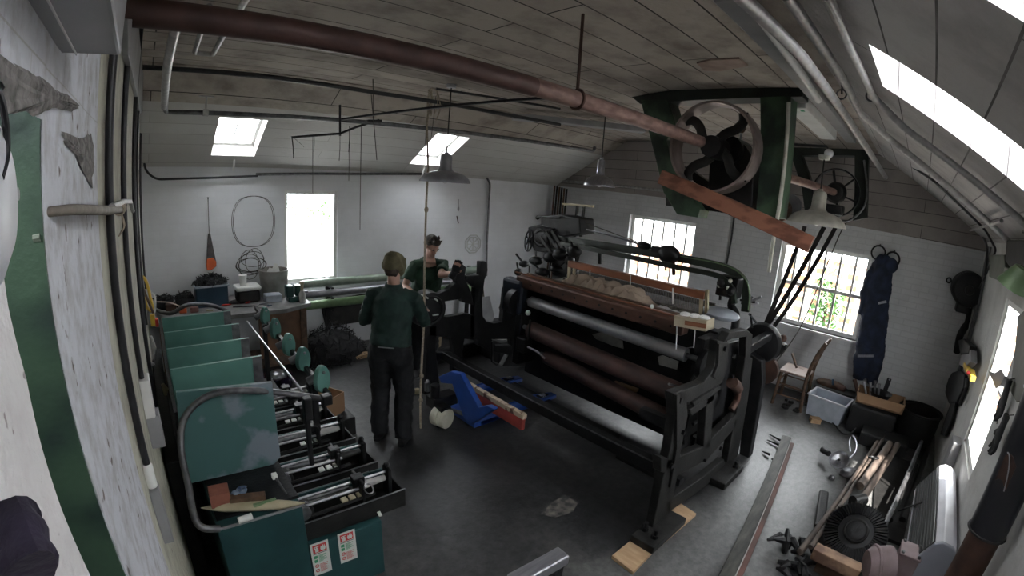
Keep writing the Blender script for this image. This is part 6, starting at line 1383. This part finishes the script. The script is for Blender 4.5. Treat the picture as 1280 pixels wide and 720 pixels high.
glove('hanging_work_glove', 1248, 545, YC+.05, math.radians(-80), .26, 'black work glove hanging beside the side window, the lower one')
tag(MB().tube([at(1249, 516, y=YC+.05), at(1246, 530, y=YC+.05)], .003, 5).build('hook_wire', M_STRING), 'thin wire joining the two hanging gloves', 'wire')
hung('grey_wall_board', [(1272, 395), (1284, 385), (1284, 500), (1270, 502), (1262, 488)], YC+.02, -.018, mat('olive_wall_board', (.13, .135, .11), .6, 0, (.09, .09, .075), 5), 'dark olive board on the side wall beyond the gloves', 'board', .003)

# flue pipe with lagging
fc = V((at(1255, 547, y=-.66).x, -.69, 0)); fx = 2.42; fy = -.70
t = thing('flue_pipe', (fx, fy, 0), 'thick black lagged flue pipe standing close to the side wall', 'flue')
MB().tube([(fx, fy, 1.18), (fx, fy, 1.88)], .094, 36).build('black_lagging', M_TREAD, t, smooth=True)
MB().tube([(fx, fy, 1.88), (fx, fy, 2.52)], .086, 36).build('upper_pipe', M_RUST, t, smooth=True)
MB().tube([(fx, fy, 0), (fx, fy, 1.18)], .082, 32).build('rusty_pipe', M_RUST, t, smooth=True)
for z in (1.88, 1.19): MB().torus((fx, fy, z), Z3, .096, .006, 40, 8).build('lagging_ring', M_STRIP if z > 1.5 else M_BLACK, t, smooth=True)
mb = MB(); q0 = math.pi*.78
c = V((fx, fy, 1.52)); pts = []
mb.lathe([(.0955, -.07), (.0975, -.06), (.0975, .06), (.0955, .07)], c, Z3, 36, caps=False)
vs = [];
mb = MB()
for i in range(9):
    for j in range(7):
        a = math.radians(120+5.2*i); z = 1.46+.02*j; vs.append((fx+.0965*math.cos(a), fy+.0965*math.sin(a), z+.02*math.sin(i*.5)))
mb.add(vs, [(i*7+j, (i+1)*7+j, (i+1)*7+j+1, i*7+j+1) for i in range(8) for j in range(6)]); mb.build('torn_patch', M_RUST, t, solid=.003)
MB().tube(spline([V((fx+.099*math.cos(math.radians(a)), fy+.099*math.sin(math.radians(a)), z)) for a, z in ((124, 1.60), (134, 1.59), (146, 1.54), (154, 1.48), (158, 1.44))], 4), .003, 6).build('wire_tie', M_STRIP, t)

# convector heater
t = thing('convector_heater', (3.7, -.68, .3), 'long white convector heater with black grille fixed along the side wall', 'heater')
prof = [(-.53, .34), (-.53, .40), (-.645, .645), (-.69, .672), (-.76, .66), (-.80, .62), (-.80, .34)]
X0, X1 = 3.12, 4.35
MB().prism([V((X0, y, z)) for y, z in prof], (X1-X0, 0, 0)).build('casing', M_SILVPL, t, bevel=.008)
MB().prism([V((X0-.035, y+(.01 if y > -.7 else -.0), z+(.008 if z > .5 else -.01))) for y, z in prof], (.035, 0, 0)).build('end_cap', mat('heater_cap_grey', (.30, .31, .36), .4, 0, (.25, .26, .3), 5), t, bevel=.008)
mb = MB()
for i in range(9):
    q_ = (i+.5)/9; mb.bar((X0+.03, -.526-.112*q_, .405+.235*q_), (X1-.03, -.526-.112*q_, .405+.235*q_), .005, .010, up=(0, 1, 0))
GR = MB().prism([V((X0+.02, -.540, .395)), V((X0+.02, -.526, .400)), V((X0+.02, -.638, .642)), V((X0+.02, -.66, .63))], (X1-X0-.04, 0, 0)).build('grille', M_LOUV, t)
mb.build('grille_slats', mat('slat_dark_grey', (.07, .075, .08), .4, .2), GR)
tag(MB().tube(spline([at(1152, 628, y=-.54), at(1130, 636, y=-.50), at(1104, 646, y=-.45)], 4), .008, 8).build('black_flex', M_RUBBER, smooth=True), 'black flex from the heater to the finned motor', 'cable')
tag(MB().bb(4.7, 4.9, YC, -.74, .35, .75).build('wall_socket_box', M_STRIP, bevel=.01), 'grey box on the side wall behind the heater', 'box')

# finned motor on the floor
c = at(1070, 664, z=.30); ax = (CAM-c); ax.z *= .9; ax.normalize(); ax = V((-.62, .12, .75)).normalized()
mt = thing('finned_motor', V((c.x, c.y, 0)), 'black motor on the floor showing its round finned end', 'motor')
MB().lathe([(.02, .035), (.05, .04), (.075, .03), (.085, .0), (.15, -.005), (.235, -.03), (.245, -.06), (.24, -.30), (.2, -.33)], c, ax, 48).build('motor_body', M_BLACK, mt, smooth=True)
s_, u_ = frame_of(ax); mb = MB()
for k in range(54):
    a = 2*PI*k/54; e = s_*math.cos(a)+u_*math.sin(a); mb.bar(c+e*.135+ax*.005, c+e*.238-ax*.018, .006, .03, up=ax)
mb.build('radial_fins', M_BLACK, mt)
MB().torus(c+ax*.02, ax, .085, .012, 32, 8).build('hub_ring', M_BLACK2, mt, smooth=True)
c2 = at(1068, 606+25, z=.30); MB().tube([at(1066, 627, z=.3), at(1080, 624, z=.3)], .05, 14).build('terminal_gland', M_BLACK2, mt, smooth=True)
# pinkish gearbox in the lower corner
c = at(1110, 712, z=.42); t = thing('gearbox_housing', V((c.x, c.y, 0)), 'pinkish-grey primed gearbox housing in front of the finned motor', 'gearbox')
a = at(1083, 705, z=.40); b = at(1113, 706, z=.42); MB().tube([a, a.lerp(b, .3), b], [.09, .12, .125], 28).build('round_housing', M_PINKGR, t, smooth=True)
MB().torus(a.lerp(b, .35), (b-a), .122, .012, 32, 8).build('flange', M_PINKGR, t, smooth=True)
a2 = at(1132, 702, z=.42); MB().box(a2, (.17, .14, .17)).build('square_housing', M_PINKGR, t, bevel=.012); MB().box(a2+V((0, 0, .09)), (.18, .15, .02)).build('cover_plate', M_PINKGR, t, bevel=.006)
for dx, dy in ((-.07, -.055), (.07, -.055), (.07, .055), (-.07, .055)): MB().lathe([(.012, 0), (.012, .012), (.006, .014)], a2+V((dx, dy, .10)), Z3, 8).build('cover_bolt', M_GREYSTEEL, t)
MB().tube([V((a2.x-.03, a2.y+.1, .32)), V((a2.x-.03, a2.y+.1, .02))], .05, 12).build('support', M_BLACK, t)
t = thing('wood_baulk', at(1030, 698, z=.1), 'short worn pine baulk in front of the finned motor', 'baulk')
MB().bar(at(1017, 688, z=.22), at(1075, 716, z=.22), .10, .09, up=(0, 0, 1)).build('baulk', mat('stained_pine', (.42, .27, .17), .7, 0, (.16, .09, .06), 5, lo=.4, hi=.55), t, bevel=.006); MB().bb(at(1045, 700, z=.1).x-.1, at(1045, 700, z=.1).x+.1, at(1045, 700, z=.1).y-.12, at(1045, 700, z=.1).y+.12, 0, .16).build('block_under', M_WOODDK, t)
# silver desk lamp lying down
t = thing('desk_lamp', at(1055, 580, z=0), 'fallen silver desk lamp with round reflector facing up', 'lamp')
c = at(1049, 575, z=.14); ax = V((-.55, .15, .83)).normalized()
MB().lathe([(.002, -.02), (.03, -.018), (.03, -.045), (.085, -.02), (.10, .012), (.106, .014), (.105, .0), (.09, -.03), (.04, -.07), (.03, -.11), (.02, -.12)], c, ax, 36, caps=False).build('reflector', M_STEEL, t, smooth=True)
MB().ball(c-ax*.0, .014, 8, 6).build('centre_screw', M_BLACK, t, smooth=True)
c2 = at(1062, 590, z=.05); MB().lathe([(.02, .03), (.08, .02), (.10, .0), (.10, -.02)], c2, V((0, .3, 1)), 32).build('lamp_base', M_GREYSTEEL, t, smooth=True)
MB().tube(spline([at(1060, 575, z=.15), at(1069, 566, z=.2), at(1071, 555, z=.22), at(1066, 545, z=.2), at(1062, 552, z=.16), at(1063, 565, z=.14)], 5), .011, 8).build('lamp_arm', M_ALU, t, smooth=True)
MB().tube([at(1036, 567, z=.12), at(1028, 562, z=.1)], [.03, .035], 12).build('black_knob', M_BLACK, t, smooth=True)
MB().ball(at(1040, 597, z=.03), (.035, .035, .03), 10, 8).build('clamp_foot', M_GREYSTEEL, t, smooth=True)
tag(MB().tube(spline([at(1024, 519, z=.03), at(1040, 528, z=.03), at(1052, 541, z=.03), at(1062, 542, z=.04), at(1070, 535, z=.1)], 5), .008, 6).build('lamp_flex', M_RUBBER, smooth=True), 'thin black flex running from the bin to the fallen lamp', 'cable')
# stacked poles and planks along the side wall
M_POLE = mat('dusty_pole_wood', (.17, .13, .105), .7, 0, (.06, .045, .038), 6, stretch=(.8, 5, 5))
for i, (x0, y0, x1, y1, z0, z1, r_, m, lb) in enumerate((
        (1100, 548, 1000, 690, .10, .12, .028, M_POLE, 'long dusty pole, the one nearest the open floor'),
        (1106, 545, 1013, 684, .14, .16, .02, M_POLE, 'thin dusty pole lying on the first pole'),
        (1112, 555, 1075, 608, .22, .22, .04, M_POLE, 'short thick pale pole end catching the sunlight'),
        (1122, 556, 1066, 640, .18, .2, .035, M_POLE, 'second thick pole leading to the finned motor'),
        (1152, 552, 1100, 668, .22, .24, .022, M_GREYSTEEL, 'dull steel bar running past the finned motor'),
        (1146, 570, 1112, 650, .12, .12, .03, M_BLACK2, 'dark bar lying under the dull steel bar'),
        (1160, 560, 1128, 650, .05, .05, .03, M_BLACK2, 'dark bar on the floor against the side wall'))):
    tag(MB().tube([at(x0, y0, z=z0), at(x1, y1, z=z1)], r_, 12).build('stored_pole', m, smooth=True), lb, 'pole')
tag(MB().torus(at(1092, 572, z=.25), V((.3, .2, 1)), .05, .01, 24, 8).build('iron_ring', M_BLACK, smooth=True), 'small iron ring tied on the stored poles', 'ring')
tag(MB().bar(at(1030, 615, z=.06), at(1024, 660, z=.08), .09, .05, up=(0, 0, 1)).build('iron_wedge', M_BLACK2, bevel=.02), 'dark iron wedge standing off the ends of the poles', 'wedge')
tag(MB().prism([V((4.0, -.30, .0)), V((5.7, -.12, .0)), V((5.7, -.62, .0)), V((4.0, -.58, .0))], (0, 0, .03)).build('dark_floor_patch', M_BLACK2), 'dark panel added to blacken the floor under the stored poles', 'sheet')  # added panel darkens the floor between poles and side wall
mb = MB(); rnd = random.Random(31)
for i in range(16):
    p = at(rnd.uniform(972, 1018), rnd.uniform(668, 722), z=.05); d_ = V((rnd.uniform(-1, 1), rnd.uniform(-1, 1), rnd.uniform(-.1, .3))).normalized()*rnd.uniform(.05, .13); mb.tube([p-d_, p+V((0, 0, .03)), p+d_], [.015, .035, .012], 7)
tag(mb.build('scrap_iron', M_BLACK), 'tangle of dark scrap iron at the foot of the stored poles', 'scrap', kind='stuff')
# aluminium stand near the camera
t = thing('aluminium_stand', (.5, .40, 0), 'brushed aluminium bar on a black post at the bottom edge', 'stand')
a, b = at(640, 730, z=1.8), at(704, 694, z=1.8)
MB().bar(a, b, .030, .022, up=(0, 0, 1)).build('top_bar', M_ALU, t, bevel=.003)
e = b-(b-a).normalized()*.015; MB().bb(e.x-.01, e.x+.01, e.y-.01, e.y+.01, 0, 1.79).build('post', M_BLACK, t); MB().bb(e.x-.15, e.x+.15, e.y-.15, e.y+.15, 0, .02).build('base', M_BLACK, t, bevel=.005)
# rods bundle by the far corner
t = thing('rod_bundle', (6.4, 5.9, 0), 'bundle of long dark rods standing in the far corner behind the loom', 'rods')
for i in range(6):
    x = 693.5+3.0*i; z0 = at(x, 232+.8*i, x=6.5)
    MB().tube([V((z0.x, z0.y, 0)), z0], .018, 8).build('rod', M_BLACK2 if i % 2 else M_WOODDK, t)
pipe('gable_pipe', [at(702, 226, x=6.80), at(760, 231, x=6.80), at(831, 238.5, x=6.80)], .022, M_GALV, 'pale pipe along the top of the gable brickwork behind the pendant lamp')
pipe('gable_conduit', [at(918, 268, x=6.82), at(914, 300, x=6.82), at(908, 332, x=6.82)], .013, M_BLKPIPE, 'thin black conduit on the gable between the two windows', 'conduit')
mb = MB(); mb.bb(XB-.07, XB-.0, YC, Y2+1.4, ZE-.13, ZE-.09); 
# ================================================================== people
def voxel(o, v, smooth=3):
    m = o.modifiers.new('r', 'REMESH'); m.mode = 'VOXEL'; m.voxel_size = v; m.use_smooth_shade = True
    s = o.modifiers.new('s', 'SMOOTH'); s.factor = .5; s.iterations = smooth
_ft = bpy.data.textures.new('cloth_folds', 'CLOUDS'); _ft.noise_scale = .07; _ft.noise_depth = 2
def folds(o, k):
    d = o.modifiers.new('d', 'DISPLACE'); d.texture = _ft; d.strength = k; d.mid_level = .5; d.texture_coords = 'LOCAL'

def hand(mb, wrist, d, palm_n, curl=.6, s=1.0, flip=1):
    """palm, four unequal bent fingers and a thumb off the side; d = pointing direction, palm_n = way the palm faces"""
    d = V(d).normalized(); n = V(palm_n); n = (n-d*n.dot(d)).normalized(); a = d.cross(n)*flip
    c = V(wrist)
    mb.loft([c-d*.01, c+d*.03*s, c+d*.07*s, c+d*.092*s], [(.026*s, .018*s), (.036*s, .017*s), (.042*s, .015*s), (.040*s, .012*s)], a, 14)
    for k, L in enumerate((.070, .079, .073, .058)):
        o = c+d*.085*s+a*(.031-.0205*k)*s; p = [o]; dd = d.copy()
        for j, f in enumerate((.45, .32, .25)):
            ang = curl*(.55+.35*j); dd = (dd*math.cos(ang*.6)+n*math.sin(ang*.6)).normalized(); p.append(p[-1]+dd*L*f*s)
        mb.tube(p, [.0105*s, .0095*s, .0088*s, .0072*s], 8)
    o = c+d*.03*s+a*.032*s; p = [o-a*.012*s, o+(d*.5+a*.8+n*.2).normalized()*.034*s]; p.append(p[-1]+(d*.8+a*.3+n*.5).normalized()*.028*s); p.append(p[-1]+(d*.8+n*.6).normalized()*.022*s)
    mb.tube(p, [.014*s, .012*s, .011*s, .008*s], 8)

def head(mb, c, fwd, up, s=1.0):
    """c = middle of the skull"""
    f = V(fwd).normalized(); u = V(up); u = (u-f*u.dot(f)).normalized(); l = u.cross(f)
    R = Matrix((f, l, u)).transposed(); P = lambda x, y, z: V(c)+R @ V((x*s, y*s, z*s))
    mb.ball(P(-.005, 0, .025), (.098*s, .076*s, .090*s), 24, 16, R)
    mb.ball(P(.030, 0, -.035), (.062*s, .056*s, .078*s), 20, 14, R)      # face and jaw
    mb.ball(P(.060, 0, -.088), (.030*s, .032*s, .024*s), 14, 10, R)      # chin
    mb.ball(P(.078, 0, .028), (.018*s, .050*s, .012*s), 14, 8, R)        # brow
    mb.tube([P(.085, 0, .015), P(.108, 0, -.022), P(.100, 0, -.034)], [.008*s, .014*s, .012*s], 10)   # nose
    mb.ball(P(.088, 0, -.055), (.012*s, .024*s, .007*s), 12, 8, R); mb.ball(P(.086, 0, -.066), (.012*s, .020*s, .008*s), 12, 8, R)  # lips
    for k in (-1, 1):
        mb.ball(P(.0, .078*k, -.01), (.020*s, .010*s, .032*s), 12, 8, R)  # ears
        mb.ball(P(.062, .036*k, -.020), (.022*s, .018*s, .02*s), 10, 8, R) # cheeks
    return P, R

def person(name, label, J, fwd, headf, head_up, hands, m_top, m_low, sleeve, hat=None, gloves=None, s=1.0):
    base = V((J['ankleL'].x/2+J['ankleR'].x/2, J['ankleL'].y/2+J['ankleR'].y/2, 0))
    t = thing(name, base, label, 'person')
    f = V(fwd).normalized(); side = V((0, 0, 1)).cross(f)   # person's left
    pel, ch, nk, hd = J['pelvis'], J['chest'], J['neck'], J['head']
    b = MB()
    waist = pel.lerp(ch, .45)
    b.loft([pel-V((0, 0, .10)), pel, waist, ch-V((0, 0, .05)), ch+V((0, 0, .08)), nk-V((0, 0, .02))], [(.11, .10), (.165, .115), (.14, .10), (.165, .115), (.13, .09), (.06, .06)], side, 24)
    b.tube([nk-V((0, 0, .05)), nk+V((0, 0, .02)), hd-V((0, 0, .05))], [.075, .056, .054], 16)
    P, R = head(b, hd, headf, head_up, s)
    for S in 'LR':
        sh, el, wr = J['shoulder'+S], J['elbow'+S], J['wrist'+S]
        b.tube([ch.lerp(sh, .5)+V((0, 0, .05)), sh, sh.lerp(el, .5), el, el.lerp(wr, .35), wr], [.05, .052, .046, .040, .040, .027], 14)
        hp, kn, an = J['hip'+S], J['knee'+S], J['ankle'+S]
        b.tube([hp+V((0, 0, .03)), hp-V((0, 0, .06)), hp.lerp(kn, .5), kn, kn.lerp(an, .35), an], [.085, .092, .075, .055, .056, .038], 16)
        b.loft([an-f*.05+V((0, 0, -.05)), an+f*.02+V((0, 0, -.05)), an+f*.10+V((0, 0, -.065)), an+f*.165+V((0, 0, -.07))], [(.033, .035), (.042, .04), (.045, .028), (.03, .018)], side, 12)
        d, pn, curl = hands[S]; hand(b, wr, d, pn, curl, 1.0, 1 if S == 'L' else -1)
    body = b.build('body', M_SKIN, t, smooth=True); voxel(body, .0065, 2)
    # trousers
    tr = MB(); tr.loft([pel-V((0, 0, .12)), pel-V((0, 0, .02)), pel+V((0, 0, .09))], [(.17, .125), (.185, .135), (.165, .125)], side, 24)
    for S in 'LR':
        hp, kn, an = J['hip'+S], J['knee'+S], J['ankle'+S]
        tr.tube([hp+V((0, 0, .04)), hp-V((0, 0, .08)), hp.lerp(kn, .5), kn, kn.lerp(an, .5), an-V((0, 0, .035))], [.105, .118, .106, .092, .086, .082], 18)
    o = tr.build('trousers', m_low, t, smooth=True); voxel(o, .012, 3); folds(o, .035)
    # top
    tp = MB(); tp.loft([pel+V((0, 0, .0)), waist, ch-V((0, 0, .05)), ch+V((0, 0, .07)), ch+V((0, 0, .125)), nk-V((0, 0, .03))], [(.195, .148), (.185, .140), (.195, .145), (.165, .125), (.115, .10), (.068, .07)], side, 24)
    for S in 'LR':
        sh, el, wr = J['shoulder'+S], J['elbow'+S], J['wrist'+S]
        if sleeve == 'long': tp.tube([ch.lerp(sh, .45)+V((0, 0, .075)), sh, sh.lerp(el, .5), el, el.lerp(wr, .5), el.lerp(wr, .95)], [.058, .068, .066, .056, .052, .042], 16)
        else: tp.tube([ch.lerp(sh, .45)+V((0, 0, .075)), sh, sh.lerp(el, .35), sh.lerp(el, .68)], [.056, .066, .066, .070], 16)
    o = tp.build('shirt', m_top, t, smooth=True); voxel(o, .011, 3); folds(o, .03)
    for S in 'LR':
        an = J['ankle'+S]; sm = MB()
        sm.loft([an-f*.075+V((0, 0, -.06)), an-f*.02+V((0, 0, -.05)), an+f*.06+V((0, 0, -.058)), an+f*.14+V((0, 0, -.07)), an+f*.20+V((0, 0, -.075))], [(.035, .035), (.048, .048), (.052, .042), (.052, .03), (.03, .02)], side, 16)
        so_ = sm.build('shoe', M_RUBBER, t, smooth=True)
        q = an.copy(); q.z = .012; MB().loft([q-f*.085, q-f*.03, q+f*.1, q+f*.205], [(.03, .012), (.045, .012), (.053, .012), (.03, .012)], side, 14).build('sole', M_STRIP if sleeve != 'long' else M_RUBBER, so_, smooth=True)
    # face details
    for k in (-1, 1): MB().ball(P(.082, .030*k, .008), .009, 8, 6).build('eye', M_RUBBER, t, smooth=True); MB().ball(P(.088, .032*k, .030), (.006, .018, .004), 8, 6, R).build('eyebrow', M_HAIR, t, smooth=True)
    return t, P, R

# 1: seen from behind, working at the end of the loom
B = V((1.91, 3.56, 0)); F = V((.72, .69, 0)).normalized(); Lf = V((0, 0, 1)).cross(F)
def Q(f_, l_, z): return B+F*f_+Lf*l_+V((0, 0, z))
fl_, fr_ = at(474, 538, z=.075), at(504, 545, z=.075)
fl_.z = fr_.z = .09
J = dict(pelvis=Q(-.02, 0, .95), chest=Q(.03, 0, 1.30), neck=Q(.05, 0, 1.48), head=Q(.085, .01, 1.635),
         shoulderL=Q(.04, .19, 1.385), shoulderR=Q(.05, -.19, 1.385), elbowL=Q(.06, .29, 1.12), elbowR=Q(.17, -.27, 1.13),
         wristL=Q(.34, .17, 1.14), wristR=Q(.40, -.16, 1.18), hipL=Q(-.02, .095, .90), hipR=Q(-.02, -.095, .90),
         kneeL=Q(.02, .11, .50), kneeR=Q(.02, -.12, .50), ankleL=fl_, ankleR=fr_)
t1, P, R = person('person', 'person in dark green work shirt, black trousers and olive hat seen from behind', J, F, (F+V((.12, .1, -.25))), V((0, 0, 1)),
    dict(L=(F+V((0, 0, -.2)), V((0, 0, -1)), .7), R=(F+V((0, 0, .0)), V((0, 0, -1)), .7)), M_SHIRTG, M_TROUS, 'long')
hb = MB(); hb.ball(P(-.012, 0, .040), (.122, .100, .098), 22, 14, R); hb.loft([P(-.03, 0, -.035), P(-.01, 0, .0), P(-.01, 0, .06)], [(.094, .112), (.104, .125), (.098, .118)], R @ V((0, 1, 0)), 22)
hb.loft([P(.06, 0, .03), P(.11, 0, .02), P(.165, 0, -.0)], [(.07, .018), (.07, .012), (.045, .006)], R @ V((0, 1, 0)), 16); hb.ball(P(-.08, .04, .09), (.03, .03, .02), 8, 6, R); hb.ball(P(-.05, -.06, .08), (.03, .02, .025), 8, 6, R)
o = hb.build('hat', M_OLIVE, t1, smooth=True); voxel(o, .009, 2); folds(o, .035)
MB().loft([P(-.068, 0, -.075), P(-.055, 0, -.04), P(-.05, 0, .0)], [(.052, .035), (.066, .05), (.07, .055)], R @ V((0, 1, 0)), 16).build('hair', M_HAIR, t1, smooth=True)
MB().loft([J['neck']-V((0, 0, .03)), J['neck']+V((0, 0, .015))], [(.088, .085), (.074, .074)], Lf, 20).build('collar', M_SHIRTG, t1, smooth=True)
MB().bar(Q(-.165, .07, .965), Q(-.165, -.08, .97), .006, .008, up=(0, 0, 1)).build('pocket_edge', M_STRIP, t1)

# 2: in a green T-shirt, bending over the end frame, one gloved hand reaching out
B = V((3.02, 4.74, 0)); F = V((-.25, -.97, 0)).normalized(); Lf = V((0, 0, 1)).cross(F)
eR = at(505, 352, y=4.62); wR = at(517, 370, y=4.42); eL = at(566, 347, y=4.45); wL = at(574, 343, y=4.25)
J = dict(pelvis=Q(-.04, 0, .97), chest=Q(.05, 0, 1.32), neck=Q(.10, 0, 1.50), head=Q(.17, -.01, 1.655),
         shoulderL=Q(.09, .19, 1.415), shoulderR=Q(.09, -.19, 1.415), elbowL=at(551, 344, y=4.42), elbowR=Q(.12, -.31, 1.17),
         wristL=at(567, 342, y=4.16), wristR=at(520, 370, y=4.36), hipL=Q(-.04, .095, .92), hipR=Q(-.04, -.095, .92),
         kneeL=Q(-.01, .10, .50), kneeR=Q(-.01, -.12, .50), ankleL=Q(-.05, .12, .09), ankleR=Q(.0, -.14, .09))
t2, P, R = person('person', 'person in green T-shirt with bowed head and one black glove behind the loom frame', J, F, (F*.8+V((.25, 0, -.55))), V((0, 0, 1)),
    dict(L=(V((.2, -.3, .9)), V((-.6, -.6, 0)), .8), R=(V((.35, -.55, -.5)), V((.6, 0, -.6)), .7)), M_TSHIRT, M_TROUS, 'short')
hb = MB(); hb.ball(P(-.022, 0, .045), (.100, .082, .086), 22, 14, R); hb.ball(P(.035, .0, .096), (.060, .062, .034), 14, 10, R); hb.ball(P(-.07, 0, .0), (.05, .066, .06), 14, 10, R)
for k in range(26):
    a = random.uniform(-1, 1); q = P(random.uniform(-.02, .08), .06*a, .10+random.uniform(0, .02)); hb.tube([q, q+(R @ V((random.uniform(-.01, .02), random.uniform(-.01, .01), .035)))], [.012, .004], 6)
o = hb.build('hair', M_HAIR, t2, smooth=True); voxel(o, .007, 1)
g = MB(); hand(g, J['wristL'], V((.2, -.3, .9)), V((-.6, -.6, 0)), .8, 1.22, 1); g.tube([J['wristL']-V((.1, -.1, .25)).normalized()*.06, J['wristL'], J['wristL']+V((.2, -.3, .9)).normalized()*.03], [.043, .040, .040], 14)
o = g.build('glove', M_RUBBER, t2, smooth=True); voxel(o, .006, 1)
g = MB(); hand(g, J['wristR'], V((.35, -.55, -.5)), V((.6, 0, -.6)), .7, 1.2, -1); g.tube([J['wristR']+V((-.02, .03, .03)), J['wristR']], [.040, .038], 14)
o = g.build('glove', M_RUBBER, t2, smooth=True); voxel(o, .006, 1)
